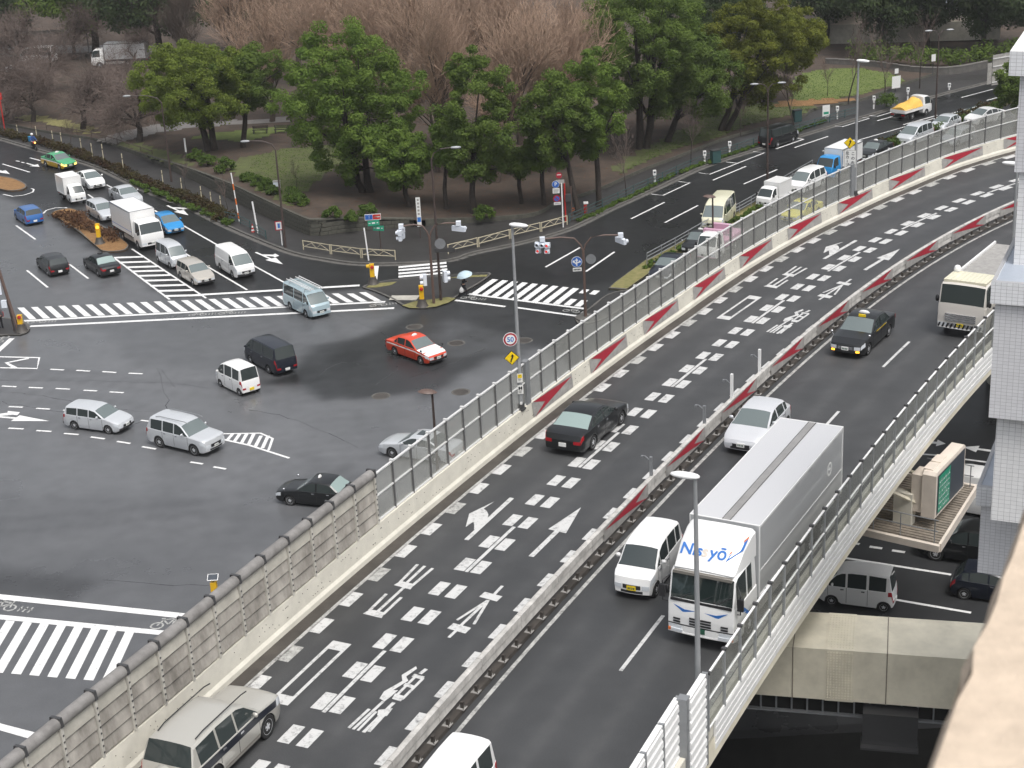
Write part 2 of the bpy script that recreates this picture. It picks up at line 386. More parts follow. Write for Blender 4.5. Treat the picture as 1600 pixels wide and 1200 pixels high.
# tyre-polished paths through the turns
for pts in ([(-60, 655), (155, 668), (300, 705), (480, 770), (640, 800)], [(-60, 615), (150, 630), (380, 690), (560, 760)], [(380, 425), (480, 490), (560, 600), (600, 720)], [(640, 480), (600, 520), (480, 590), (300, 610), (-60, 560)], [(950, 420), (800, 500), (640, 560), (420, 590), (-60, 585)], [(300, 440), (420, 520), (500, 640), (520, 780)], [(760, 680), (600, 720), (400, 780), (-60, 830)]):
    L_ = resample([G(*q) for q in pts], 1.2)
    for off_ in (-.75, .75):
        dist = np.full(XX.shape, 99.0)
        for a, c in zip(L_, L_[1:]):
            t_ = (c - a).normalized(); q = a + Vector((-t_.y, t_.x, 0)) * off_; dist = np.minimum(dist, (XX - q.x) ** 2 + (YY - q.y) ** 2)
        tone *= 1 - .16 * np.exp(-dist / .30)
nx_, ny_ = len(gxs), len(gys); jm = bpy.data.meshes.new('junction_surface')
co = np.stack([XX, YY, np.full(XX.shape, .004)], -1).reshape(-1, 3); idx = np.arange(nx_ * ny_).reshape(ny_, nx_)
qd = np.stack([idx[:-1, :-1], idx[:-1, 1:], idx[1:, 1:], idx[1:, :-1]], -1).reshape(-1, 4)
cxm, cym = co[qd].mean(1)[:, 0], co[qd].mean(1)[:, 1]; qd = qd[~((cxm > HX0 - .5) & (cym < HY1 + .5))]
jm.vertices.add(len(co)); jm.vertices.foreach_set('co', co.reshape(-1)); jm.loops.add(qd.size); jm.loops.foreach_set('vertex_index', qd.reshape(-1).astype(np.int32))
jm.polygons.add(len(qd)); jm.polygons.foreach_set('loop_start', np.arange(0, qd.size, 4, dtype=np.int32)); jm.update(calc_edges=True)
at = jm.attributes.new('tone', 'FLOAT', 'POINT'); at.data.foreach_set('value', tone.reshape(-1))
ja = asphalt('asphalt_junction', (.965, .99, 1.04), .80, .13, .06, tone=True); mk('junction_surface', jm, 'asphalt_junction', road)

MZ = .010; _mz = [0]
def next_z():
    _mz[0] += 1; return MZ + .0003 + .0003 * (_mz[0] % 23)
def quad(name, px, m='road_white', z=None):
    z = z or next_z()
    p = [G(x, y, 0) for x, y in px]
    return mk(name, MB().prism(p, z - .004, z, top_only=True), m, road)
def line(name, a, b, wd=.15, m='road_white', z=None):
    z = z or next_z()
    A, B = G(*a), G(*b); t = (B - A); n = Vector((-t.y, t.x, 0)).normalized() * wd / 2
    return mk(name, MB().prism([A + n, A - n, B - n, B + n], z - .004, z, top_only=True), m, road)
def pline(name, pts, wd=.15, m='road_white', z=None):
    z = z or next_z()
    P = [G(*p) for p in pts]; L = []; Rr = []
    for i, p in enumerate(P):
        t = (P[min(i + 1, len(P) - 1)] - P[max(0, i - 1)]); n = Vector((-t.y, t.x, 0)).normalized() * wd / 2
        L.append(p + n); Rr.append(p - n)
    b = MB(); k = len(P)
    b.add([(q.x, q.y, z) for q in L + Rr], [(k + i, k + i + 1, i + 1, i) for i in range(k - 1)])
    return mk(name, b, m, road)
def Z1(x, y): return (x / 4, 160 + y / 4)
def Z2(x, y): return (x / 4, 400 + y / 4)
def Z3(x, y): return (300 + x / 4, 380 + y / 4)
def Z4(x, y): return (560 + x / 4, 260 + y / 4)
def Z5(x, y): return (x / 3.75, 880 + y / 3.75)
def Z6(x, y): return (380 + x / 4, 560 + y / 4)
def Z8(x, y): return (550 + x / 6.4, 380 + y / 6.4)
def ZR1(x, y): return (900 + x / 4, 160 + y / 4)
def ZR2(x, y): return (1200 + x / 4, 60 + y / 4)
def ZV(x, y): return (1250 + x / 4.571, 640 + y / 4.571)
def ZR8(x, y): return (1200 + x / 3.53, 860 + y / 3.53)
def ZI(x, y): return (540 + x / 7.273, 320 + y / 7.273)
def lerp(a, b, t): return a + (b - a) * t
# long crosswalk on the west arm
TA, TB, BA, BB = G(27, 481), G(561, 457), G(46, 499), G(585, 470.5)
for i in range(26):
    t = i / 25; a = TA.lerp(TB, t); b = BA.lerp(BB, t); e = (TB - TA).normalized() * .52
    if i == 24: a = a.lerp(b, .08)
    mk('crosswalk_stripe', MB().prism([a, a + e, b + e, b], MZ - .004, MZ, top_only=True), 'road_white', road)
line('crosswalk_edge_line', (37, 501.5), (602, 471.5), .34); line('crosswalk_edge_line', (47, 510), (616, 481.5), .36)
line('stop_line', (300, 461.5), (562, 446), .42)
# hatched zone before the crossing
pline('hatch_outline', [(177, 402), (265, 468)], .17); pline('hatch_outline', [(206, 389), (322, 466)], .17)
for k in range(9):
    y = [402.5, 410, 417.5, 424, 431, 438.5, 446.5, 454.5, 462.5][k]
    line('hatch_bar', (177 + (y - 402) * 1.333, y + .3), (206 + (y - 390.5) * 1.52, y - 1.2), .45)
for a, b in (((100, 770), (222, 857)), ((168, 1050), (298, 1157)), ((435, 1013), (552, 1102)), ((15, 385), (187, 437)), ((187, 347), (255, 365)), ((100, 365), (122, 370)), ((133, 374), (152, 379)),
             ((665, 515), (742, 555)), ((945, 665), (1000, 693)), ((550, 575), (590, 603)), ((1145, 770), (1365, 895))):
    line('lane_line', Z1(*a), Z1(*b), .17)
line('lane_line', (289, 396), (386, 453), .17); line('lane_line', (340, 384), (447, 443), .17)
def arrow(px_tail, px_tip, hook=0, width=.2):
    """lane arrow: straight head, and a side head when HOOK"""
    A, B = G(*px_tail), G(*px_tip); t = (B - A); L = t.length; t = t.normalized(); n = Vector((-t.y, t.x, 0))
    b = MB(); P = lambda s, d: A + t * s * L + n * d
    b.prism([P(0, width / 2), P(0, -width / 2), P(.55, -width / 2), P(.55, width / 2)], MZ - .004, MZ, top_only=True)
    b.prism([P(.55, .48), P(.55, -.48), P(1, 0)], MZ - .004, MZ, top_only=True)
    if hook:
        h = hook
        b.prism([P(.2, h * .1), P(.32, h * .1), P(.46, h * .55), P(.52, h * .5), P(.50, h * 1.05), P(.33, h * 1.1), P(.36, h * .8)], MZ - .004, MZ + .0005, top_only=True)
    mk('arrow_marking', b, 'road_white', road)
arrow(Z1(1045, 645), Z1(1178, 706), .9); arrow(Z3(398, 57), Z3(568, 132), .9)
arrow(Z1(165, 380), Z1(248, 403)); arrow((-14, 262), Z1(62, 448), -.9); arrow((-40, 648), (77, 658), .9, .22)
for row in ([(315, 708, 400, 713), (477, 715, 563, 720), (640, 723, 727, 729), (805, 733, 892, 737)], [(12, 813, 102, 818), (180, 822, 268, 826), (348, 829, 437, 833), (522, 840, 607, 844), (685, 850, 773, 855)],
            [(55, 942, 143, 946), (227, 953, 312, 958), (395, 964, 480, 970), (880, 1028, 955, 1036)], [(53, 1077, 147, 1082), (228, 1092, 322, 1098), (400, 1110, 492, 1117), (567, 1132, 655, 1144), (732, 1160, 815, 1173), (888, 1192, 975, 1207), (1190, 1288, 1268, 1300), (1335, 1318, 1412, 1332)]):
    for x0, y0, x1, y1 in row: line('guide_dash', Z2(x0, y0), Z2(x1, y1), .17)
pline('box_marking', [(-30, 557), (61.5, 559), (58, 576), (-30, 574)], .2)
pline('box_marking', [Z2(180, 640), Z2(40, 668), Z2(95, 700)], .3)
line('crosswalk_edge_line', Z2(75, 515), Z2(-40, 620), .4)
pline('hatch_outline', [(345, 686), (346, 678), (407, 677), (426, 685.5), (419.5, 704)], .16); pline('hatch_outline', [(345, 686), (390, 696), (452, 716)], .17)
for k in range(6):
    x = 358 + k * 11; line('hatch_bar', (x + 6, 677.5 if x < 402 else 681), (x - 3, 688 + k * 2.5), .22)
# crosswalk at the near side, beside the noise barrier
line('crosswalk_edge_line', (-60, 926.5), (300, 964), .48); line('crosswalk_edge_line', (-60, 958.5), (268, 990.5), .42)
for i in range(-5, 6):
    q = [(65 + 106 * i, 648 + 8.7 * i), (123 + 106 * i, 653 + 8.7 * i), (287 + 100 * i, 359 + 8.8 * i), (236 + 100 * i, 354 + 8.8 * i)]
    quad('crosswalk_stripe', [Z5(*a) for a in q])
quad('stop_line', [Z5(-150, 900), Z5(222, 997), Z5(185, 1033), Z5(-150, 937)])
# small crosswalk over the slip lane, and the one on the east arm
for k in range(5):
    yl, yr = (232, 263, 296, 327, 360)[k], (187, 221, 253, 285, 316)[k]
    quad('crosswalk_stripe', [Z8(465, yl), Z8(945 + 4 * k, yr), Z8(945 + 4 * k, yr + 19), Z8(465, yl + 18)])
quad('stop_line', [Z8(212, 230), Z8(268, 228), Z8(250, 385), Z8(228, 370)])
T0, T1, B0, B1 = G(*Z4(838, 704)), G(*Z4(1342, 760)), G(*Z4(700, 799)), G(*Z4(1215, 858))
for i in range(11):
    t = i / 8; a = T0.lerp(T1, t); b = B0.lerp(B1, t); e = (T1 - T0).normalized() * .5
    if i < 9: mk('crosswalk_stripe', MB().prism([a, a + e, b + e, b], MZ - .004, MZ, top_only=True), 'road_white', road)
    else:
        m1 = a.lerp(b, .62); m2 = a.lerp(b, .25)
        mk('crosswalk_stripe', MB().prism([m1, m1 + e, b + e, b], MZ - .004, MZ, top_only=True), 'road_white', road)
        mk('crosswalk_stripe', MB().prism([a, a + e, m2 + e, m2], MZ - .004, MZ, top_only=True), 'road_white', road)
line('crosswalk_edge_line', Z4(690, 798), Z4(1412, 890), .3); line('crosswalk_edge_line', Z4(605, 837), Z4(918, 877), .3); line('crosswalk_edge_line', Z4(985, 882), Z4(1370, 936), .3)
for a, b in (((1170, 630), (1385, 508)), ((1422, 658), (1600, 535))): line('lane_line', Z4(*a), Z4(*b), .18)
for a, b in (((345, 728), (553, 625)), ((555, 752), (762, 645)), ((855, 487), (1062, 400)), ((1048, 511), (1257, 420)), ((1367, 283), (1575, 213)), ((1250, 291), (1423, 231)), ((1423, 231), (1380, 225))): line('lane_line', ZR1(*a), ZR1(*b), .17)
for pts in ([(470, 573), (543, 582), (712, 503), (640, 495)], [(768, 440), (835, 450), (1178, 315), (1107, 308)], [(938, 373), (1003, 380)]): pline('parking_bay_line', [ZR1(*q) for q in pts], .15)
for pts in ([(402, 545), (463, 553), (632, 500), (572, 492)], [(622, 480), (683, 488), (780, 460)]): pline('parking_bay_line', [ZR2(*q) for q in pts], .15)
for a, b in (((683, 515), (785, 487)), ((1208, 370), (1405, 318)), ((1367, 388), (1487, 355)), ((845, 540), (1060, 480)), ((340, 705), (480, 660))): line('lane_line', ZR2(*a), ZR2(*b), .17)
pline('edge_line', [ZR2(500, 655), ZR2(830, 560), ZR2(1160, 465), ZR2(1490, 375), ZR2(1700, 320)], .15)
# street below the viaduct
for a, b in (((360, 948), (425, 963)), ((497, 980), (587, 993)), ((657, 1007), (750, 1020))): line('guide_dash', ZV(*a), ZV(*b), .22)
for a, b in (((250, 1050), (1080, 1180)), ((860, 318), (1010, 330)), ((1170, 355), (1330, 376)), ((1165, 435), (1300, 450))): line('lane_line', ZV(*a), ZV(*b), .18)
line('lane_line', ZR8(640, 262), ZR8(1120, 345), .18); arrow(ZV(1400, 300), ZV(1165, 268), 0, .25); arrow(ZV(900, 232), ZV(1040, 244), 0, .3)
# bicycle crossing symbols
def bike(c, along, s=1.0):
    C, D = G(*c), G(*along); t = (D - C).normalized(); n = Vector((-t.y, t.x, 0)); b = MB()
    P = lambda x, y: C + (t * x + n * y) * s
    def ring(cx, cy, r):
        k = 10; vs = []
        for rr in (r, r * .72):
            for i in range(k): q = P(cx + rr * math.cos(2 * math.pi * i / k), cy + rr * math.sin(2 * math.pi * i / k)); vs.append((q.x, q.y, MZ))
        b.add(vs, [(i, (i + 1) % k, k + (i + 1) % k, k + i) for i in range(k)])
    def seg(x0, y0, x1, y1, w=.09):
        a, e = P(x0, y0), P(x1, y1); d = (e - a); m = Vector((-d.y, d.x, 0)).normalized() * w * s / 2
        b.add([(q.x, q.y, MZ + .0005) for q in (a - m, e - m, e + m, a + m)], [(0, 1, 2, 3)])
    ring(-.55, 0, .36); ring(.55, 0, .36)
    seg(-.55, 0, -.2, .5); seg(-.2, .5, .38, .5); seg(.38, .5, .55, 0); seg(-.2, .5, 0, 0); seg(0, 0, .38, .5); seg(.38, .5, .42, .75); seg(.42, .75, .25, .75); seg(-.3, .65, -.1, .65)
    for k in range(3): seg(1.15 + .3 * k, -.25, 1.15 + .3 * k, .3); seg(1.08 + .3 * k, .05 + .1 * (k % 2), 1.25 + .3 * k, .05)
    mk('bicycle_symbol', b, 'road_white_worn', road)
bike(Z5(985, 358), Z5(1075, 345), .95); bike(Z5(5, 255), Z5(60, 262), .95)
for q, q2, s in ((Z2(230, 413), Z2(290, 410), .8), (Z2(1235, 367), Z2(1300, 363), .75), (Z2(1420, 358), Z2(1480, 355), .75), (Z3(1165, 387), Z3(1230, 380), .75), (Z4(690, 824), Z4(740, 828), .75), (Z4(1330, 905), Z4(1380, 912), .75), (Z2(18, 520), Z2(60, 490), .8)): bike(q, q2, s)
# manhole covers, cracks
for q in (Z3(1180, 955), Z3(1390, 523), Z4(612, 1105), Z4(1035, 1088), Z6(1360, 210)):
    c = G(*q); b = MB()
    for rr, z in ((.62, .0065), (.50, .0085)):
        b.add([(c.x + rr * math.cos(k * R(20)), c.y + rr * math.sin(k * R(20)), z) for k in range(18)], [tuple(range(18))], 0 if rr > .55 else 1)
    mk('manhole_cover', b, ['concrete_dark', 'gutter'], road)
for pts in ([(200, 665), (260, 640), (247, 575), (272, 606)], [(0, 613), (60, 618), (130, 630), (195, 640), (240, 645)], [(495, 590), (530, 566), (575, 572)], [(585, 602), (622, 577)], [(0, 594), (220, 597), (330, 606)], [(0, 628), (120, 648)], [(390, 640), (460, 655), (560, 700)], [(640, 590), (700, 570), (760, 545)], [(160, 906), (300, 915), (420, 921)], [(470, 470), (560, 505), (700, 560)]):
    P = resample([G(*p) for p in pts], .8); random.seed(len(pts) + int(pts[0][0]))
    P = [p + Vector((random.uniform(-.12, .12), random.uniform(-.12, .12), .0065)) for p in P]; b = MB(); n = len(P)
    for i in range(n - 1):
        d = P[i + 1] - P[i]; m = Vector((-d.y, d.x, 0)).normalized() * random.uniform(.012, .03)
        b.add([P[i] - m, P[i + 1] - m, P[i + 1] + m, P[i] + m], [(0, 1, 2, 3)])
    mk('tar_seam', b, 'asphalt_wet', road)

# ---------------- pavement along the park, its kerb, the park ground
KPX = [(0, 216), (65, 235), (150, 260), (225, 295), (300, 325), (350, 350), (400, 372), (460, 395), (515, 406), (562, 412), (625, 412), (700, 407), (735, 396), (810, 380), (885, 359), (950, 328), (1025, 294), (1100, 260), (1187, 232), (1300, 197), (1400, 167), (1475, 146), (1550, 127), (1640, 105)]
SPX = [(0, 194), (62, 206), (112, 214), (156, 222), (240, 254), (306, 284), (362, 312), (415, 338), (478, 366), (499, 369), (540, 363), (654, 354), (760, 347), (835, 338), (871, 320), (937, 298), (1000, 270), (1060, 247), (1125, 222), (1175, 207), (1250, 187), (1275, 172), (1340, 160), (1417, 132), (1480, 112), (1560, 92), (1640, 75)]
SH = [.3, .3, .3, .35, .6, 1.2, 1.6, 1.6, 1.5, 1.5, 1.3, .7, .5, .4, .35, .35, .35, .35, .35, .35, .35, .35, .35, .35, .35, .35, .35]
KW = [G(*p) for p in KPX]; KW = [KW[0] + (KW[0] - KW[1]) * k for k in (6, 5, 4, 3, 2, 1)] + KW + [KW[-1] + (KW[-1] - KW[-2]) * k for k in (1, 2, 3, 4)]
SW = [G(*p, .12) for p in SPX]; SW = [SW[0] + (SW[0] - SW[1]) * k for k in (6, 5, 4, 3, 2, 1)] + SW + [SW[-1] + (SW[-1] - SW[-2]) * k for k in (1, 2, 3, 4)]
SHX = [SH[0]] * 6 + SH + [SH[-1]] * 4
KS = resample(KW, 1.0); SS = resample(SW, 1.0)
tag(mk('pavement', MB().prism([(p.x, p.y) for p in KS[::2]] + [(p.x, p.y) for p in reversed(SS[::2])], -.05, .12, top_only=True), 'asphalt_path'), kind='structure')
def kerb(name, P, wd=.2, h=.14, m='kerb_stone', side=-1):
    b = MB(); k = len(P); L = []
    for i, p in enumerate(P):
        t = (P[min(i + 1, k - 1)] - P[max(0, i - 1)]); n = Vector((-t.y, t.x, 0)).normalized() * side
        L.append((p, p + n * wd))
    for i in range(k - 1):
        a, a2 = L[i]; c, c2 = L[i + 1]
        b.add([(a.x, a.y, h), (c.x, c.y, h), (c2.x, c2.y, h - .01), (a2.x, a2.y, h - .01), (a.x, a.y, -.02), (c.x, c.y, -.02), (c2.x, c2.y, -.02), (a2.x, a2.y, -.02)], [(0, 3, 2, 1), (3, 7, 6, 2), (0, 1, 5, 4)])
    return tag(mk(name, b, m), kind='structure')
kerb('kerb', KS)
pline_strip = MB(); 
for a, c in zip(KS, KS[1:]):
    d_ = (c - a); m_ = Vector((d_.y, -d_.x, 0)).normalized(); q_ = [a + m_ * .2, c + m_ * .2, c + m_ * .62, a + m_ * .62]
    pline_strip.add([(p.x, p.y, .006) for p in q_], [(3, 2, 1, 0)])
mk('gutter_strip', pline_strip, 'kerb_stone', road)
def interp_S(x):
    for i in range(len(SW) - 1):
        if SW[i].x <= x <= SW[i + 1].x:
            t = (x - SW[i].x) / (SW[i + 1].x - SW[i].x); return lerp(SW[i].y, SW[i + 1].y, t), lerp(SHX[i], SHX[i + 1], t)
    return (SW[0].y, SHX[0]) if x < SW[0].x else (SW[-1].y, SHX[-1])
def park_z(x, y):
    sy, sh = interp_S(x); t = max(0, min(1, (y - sy) / 22))
    return sh + (.85 - sh) * t * t * (3 - 2 * t) + .10 * noise.noise(Vector((x * .12, y * .12, 3))) * min(1, max(0, y - sy) / 3)
def GP(px, py):
    z = .8
    for _ in range(4): p = G(px, py, z); z = park_z(p.x, p.y)
    return Vector((p.x, p.y, z))
pk = MB(); cols = []; TT = [0, .35, 1, 2, 3.5, 5, 7, 9, 12, 15, 19, 24, 30, 38, 48, 62, 80, 110, 160, 260, 500]
for p in SS:
    cols.append([(p.x, p.y + t, park_z(p.x, p.y + t) + (0 if t else -.02)) for t in TT])
n = len(TT); pk.v = [q for c_ in cols for q in c_]
pk.f = [(i * n + k, (i + 1) * n + k, (i + 1) * n + k + 1, i * n + k + 1) for i in range(len(cols) - 1) for k in range(n - 1)]; pk.mi = [0] * len(pk.f)
park = tag(mk('park_ground', pk, 'soil', smooth=60), kind='structure')
def inside(poly, x, y):
    c_ = False; j = len(poly) - 1
    for i in range(len(poly)):
        a, b = poly[i], poly[j]
        if (a[1] > y) != (b[1] > y) and x < (b[0] - a[0]) * (y - a[1]) / (b[1] - a[1]) + a[0]: c_ = not c_
        j = i
    return c_
def lawn(name, px, m, dz=.04, st=.7):
    P = [GP(*q) for q in px]; poly = [(p.x, p.y) for p in P]; b = MB(); idx = {}
    x0, x1 = min(p.x for p in P), max(p.x for p in P); y0, y1 = min(p.y for p in P), max(p.y for p in P)
    def vid(i, j):
        if (i, j) not in idx:
            x, y = x0 + i * st, y0 + j * st; idx[i, j] = len(b.v); b.v.append((x, y, park_z(x, y) + dz))
        return idx[i, j]
    for i in range(int((x1 - x0) / st) + 1):
        for j in range(int((y1 - y0) / st) + 1):
            x, y = x0 + (i + .5) * st, y0 + (j + .5) * st
            if inside(poly, x + .8 * noise.noise(Vector((x * .6, y * .6, 0))), y + .8 * noise.noise(Vector((x * .6, y * .6, 9)))):
                b.f.append((vid(i, j), vid(i + 1, j), vid(i + 1, j + 1), vid(i, j + 1))); b.mi.append(0)
    tag(mk(name, b, m), kind='structure')
lawn('lawn', [(395, 244), (440, 234), (520, 225), (548, 240), (510, 272), (475, 300), (452, 322), (425, 306), (385, 284), (345, 258)], 'lawn')
lawn('lawn', [(300, 216), (330, 208), (440, 196), (452, 204), (400, 216), (372, 222)], 'lawn_bright')
lawn('lawn', [(965, 274), (1040, 238), (1120, 216), (1180, 192), (1262, 176), (1275, 160), (1180, 162), (1100, 188), (1040, 213), (955, 262)], 'lawn')
lawn('lawn', [(1236, 157), (1300, 158), (1412, 131), (1402, 117), (1340, 106), (1270, 110), (1238, 124)], 'lawn_bright', st=.6)
lawn('lawn', [(15, 184), (60, 192), (120, 206), (160, 214), (150, 202), (100, 188), (50, 180)], 'verge')
lawn('lawn', [(180, 222), (235, 245), (300, 262), (290, 246), (230, 226)], 'lawn')
lawn('park_path', [(150, 222), (175, 226), (250, 206), (330, 198), (450, 190), (450, 184), (330, 190), (240, 196), (165, 212)], 'gravel_path')
lawn('park_path', [(1210, 166), (1270, 166), (1330, 158), (1330, 154), (1270, 156), (1215, 158)], 'verge_brown', .06)
# forecourt road seen through the cherry trees
lawn('park_path', [(-40, 92), (40, 88), (130, 82), (260, 84), (260, 72), (120, 70), (-40, 76)], 'gravel_path', .05, 1.5)

# ---------------- old stone retaining wall, stones laid in courses
wall = thing('stone_retaining_wall', 'dark mossy stone retaining wall holding the park above the pavement', 'wall')
wp = [p for p in SS if G(232, 250).x <= p.x <= G(660, 353).x]
b = MB()
for i in range(len(wp) - 1):
    a, c = wp[i], wp[i + 1]; ha, hc = interp_S(a.x)[1], interp_S(c.x)[1]; d = Vector((0, .12, 0)); e = Vector((0, .42, 0))
    a1, c1, a2, c2 = a + d, c + d, a + e, c + e
    b.add([(a1.x, a1.y, 0), (c1.x, c1.y, 0), (c1.x, c1.y, hc), (a1.x, a1.y, ha), (a2.x, a2.y, ha + .03), (c2.x, c2.y, hc + .03)], [(0, 1, 2, 3), (3, 2, 5, 4)])
mk('backing', b, 'wall_joint', wall)
ub = MB().box((0, 0, 0), (1, 1, 1)).mesh('stone'); ub.materials.append(MATS['stone_wall'])
random.seed(3); row = 0; z = .12
while z < 1.6:
    h = .36; x = random.uniform(0, .4); acc = 0
    i = 0
    while i < len(wp) - 2:
        L = random.uniform(.55, 1.05)
        f = (x % 1.0); k = int(x)
        k2 = int(x + L)
        if k2 >= len(wp) - 1: break
        a = wp[k].lerp(wp[k + 1], x - k); c = wp[k2].lerp(wp[k2 + 1], x + L - k2)
        hh = interp_S((a.x + c.x) / 2)[1]
        if z + h * .6 < hh:
            hz = min(h, hh - z); d = c - a
            o = mk('stone', ub, [], wall); o.location = ((a.x + c.x) / 2, (a.y + c.y) / 2 + .08 - random.uniform(0, .03), z + hz / 2)
            o.scale = (d.length - .035, .24, hz - .035); o.rotation_euler = (0, 0, math.atan2(d.y, d.x))
        x += L; i = int(x)
    z += h
b = MB()
for i in range(len(wp) - 1):
    a, c = wp[i], wp[i + 1]; ha, hc = interp_S(a.x)[1], interp_S(c.x)[1]
    q = [(a.x, a.y - .08, ha), (c.x, c.y - .08, hc), (c.x, c.y + .4, hc), (a.x, a.y + .4, ha)]
    b.add(q + [(x, y, z + .11) for x, y, z in q], [(4, 5, 6, 7), (0, 1, 5, 4), (2, 3, 7, 6)])
mk('coping', b, 'stone_wall', wall)

b = MB()
for a, c in zip(SS, SS[1:]):
    ha, hc = interp_S(a.x)[1] + .06, interp_S(c.x)[1] + .06
    if wp[0].x <= a.x <= wp[-1].x: continue
    b.add([(a.x, a.y, 0), (c.x, c.y, 0), (c.x, c.y, hc), (a.x, a.y, ha), (a.x, a.y + .16, ha), (c.x, c.y + .16, hc), (c.x, c.y + .16, 0), (a.x, a.y + .16, 0)], [(0, 1, 2, 3), (3, 2, 5, 4), (4, 5, 6, 7)])
tag(mk('park_edging', b, 'stone_wall'), kind='structure')
# ---------------- traffic islands and planted medians
def island(name, px, h=.13, m='asphalt_path', label=None, smooth=True):
    P = [G(*p) for p in px]; P = resample(P + [P[0]], .5)[:-1] if smooth else P
    cx = sum(p.x for p in P) / len(P); cy = sum(p.y for p in P) / len(P)
    o = tag(mk(name, MB().prism([(p.x, p.y) for p in P], -.02, h - .012, top_only=True), m), kind='structure')
    inn = [Vector((p.x, p.y, 0)) for p in P]; b = MB(); k = len(inn)
    for i in range(k):
        def sh(p):
            d = Vector((cx - p.x, cy - p.y, 0)); return p + d.normalized() * min(.2, d.length * .3)
        a, c = inn[i], inn[(i + 1) % k]; a2, c2 = sh(a), sh(c)
        b.add([(a.x, a.y, -.01), (c.x, c.y, -.01), (c.x, c.y, h), (a.x, a.y, h), (a2.x, a2.y, h), (c2.x, c2.y, h)], [(0, 1, 2, 3), (3, 2, 5, 4)])
    mk('kerb_edge', b, 'kerb_stone', o); return o
isl = island('traffic_island', [(566, 451), (572, 447), (600, 441), (623, 438), (700, 432), (735, 429), (766, 428), (764, 434), (745, 447), (722, 460), (700, 474), (680, 481), (655, 484), (632, 480), (610, 468), (585, 457)])
def top_patch(par, name, px, m, z):
    P = [G(*p, z) for p in px]; return mk(name, MB().prism([(p.x, p.y) for p in P], z - .01, z, top_only=True), m, par)
top_patch(isl, 'verge_grass', [(628, 477), (650, 470), (672, 468), (700, 464), (712, 466), (700, 473), (680, 479), (655, 481), (640, 481)], 'verge', .135)
top_patch(isl, 'verge_grass', [(572, 449), (580, 443), (620, 440), (612, 445), (588, 449)], 'verge', .135)
top_patch(isl, 'verge_grass', [(700, 434), (735, 430), (762, 429), (760, 432), (735, 433)], 'verge', .135)
top_patch(isl, 'paving_slab', [ZI(490, 1080), ZI(525, 1030), ZI(845, 1028), ZI(800, 1083)], 'concrete', .128)
isl2 = island('planted_median', [Z1(318, 703), Z1(350, 684), Z1(452, 672), Z1(560, 735), Z1(660, 790), Z1(790, 885), Z1(802, 912), Z1(765, 937), Z1(655, 940), Z1(600, 905), Z1(470, 800)], .16, 'verge_brown')
isl3 = island('planted_median', [(-60, 275), (-10, 276), Z1(80, 480), Z1(150, 510), Z1(168, 532), Z1(140, 552), Z1(60, 560), Z1(-40, 545), (-60, 300)], .16, 'verge_brown')
pline('median_outline', [Z1(270, 695), Z1(290, 675), Z1(345, 660), Z1(410, 658), Z1(468, 684)], .16)
pline('median_outline', [Z1(20, 575), Z1(80, 588), Z1(150, 580), Z1(205, 562), Z1(212, 545), Z1(195, 538)], .16)
island('traffic_island', [(-60, 500), (-20, 497), (20, 500), (40, 505), (47, 514), (42, 522), (28, 526), (15, 525), (-20, 530), (-60, 540)], .13)
island('traffic_island', [(898, 500), (915, 488), (950, 462), (985, 455), (1000, 462), (960, 492), (930, 505), (905, 508)], .13, 'asphalt_path')
med_px = [(951, 453), (958, 446), (1007, 410), (1110, 358), (1190, 312), (1272, 261), (1330, 240), (1400, 214), (1480, 184), (1560, 158), (1640, 132), (1640, 142), (1560, 170), (1480, 198), (1400, 229), (1330, 258), (1285, 275), (1200, 325), (1120, 368), (1020, 425), (978, 455)]
isl4 = island('planted_median', med_px, .16, 'verge', smooth=False)
# ================================================================== ELEVATED EXPRESSWAY
DZ = 10.5
CF = [-5.153826665627367e-07, 0.00010171008053652888, -0.008764403588835457, 0.45197185578075333, 16.155735567810748]
AX = Vector((math.cos(1.0), math.sin(1.0), 0)); AY = Vector((-AX.y, AX.x, 0))
def _pv(u): return (((CF[0] * u + CF[1]) * u + CF[2]) * u + CF[3]) * u + CF[4]
def _dv(u): return ((4 * CF[0] * u + 3 * CF[1]) * u + 2 * CF[2]) * u + CF[3]
U0, U1 = 26.0, 113.0
def D(u, d, z=DZ):
    """a point of the viaduct: U along the road, D to its left from the inner edge line, height Z"""
    if u < U0: v = _pv(U0) + (u - U0) * _dv(U0); s = _dv(U0)
    elif u > U1: v = _pv(U1) + (u - U1) * _dv(U1); s = _dv(U1)
    else: v = _pv(u); s = _dv(u)
    k = math.hypot(1, s)
    return AX * (u - s / k * d) + AY * (v + d / k) + Vector((0, 0, z))
def heading(u):
    s = _dv(max(U0, min(U1, u))); return 1.0 + math.atan(s)
def UD(px, py, z=DZ):
    P = G(px, py, z); u = P.dot(AX)
    for _ in range(30):
        c = D(u, 0, z); h = heading(u); t = Vector((math.cos(h), math.sin(h), 0)); u += (P - c).dot(t) * .9
    h = heading(u); return u, (P - D(u, 0, z)).dot(Vector((-math.sin(h), math.cos(h), 0)))
def LL(u):                                   # left edge line
    for (a, x), (b, y) in zip(((0, 7.5), (72, 7.58), (80, 7.85), (92, 8.1), (98, 8.5), (103, 9.1), (112, 9.75)), ((72, 7.58), (80, 7.85), (92, 8.1), (98, 8.5), (103, 9.1), (112, 9.75), (300, 22))):
        if u <= b: return lerp(x, y, (u - a) / (b - a))
def LW(u): return LL(u) + .82 + (.3 * max(0, min(1, (32 - u) / 8)))      # left noise barrier
def RW(u): return -7.27 - .012 * max(0, u - 36)   # right parapet
UA, UB = -2.0, 165.0
def frange(a, b, st):
    n = max(1, int(math.ceil((b - a) / st))); return [a + (b - a) * i / n for i in range(n + 1)]
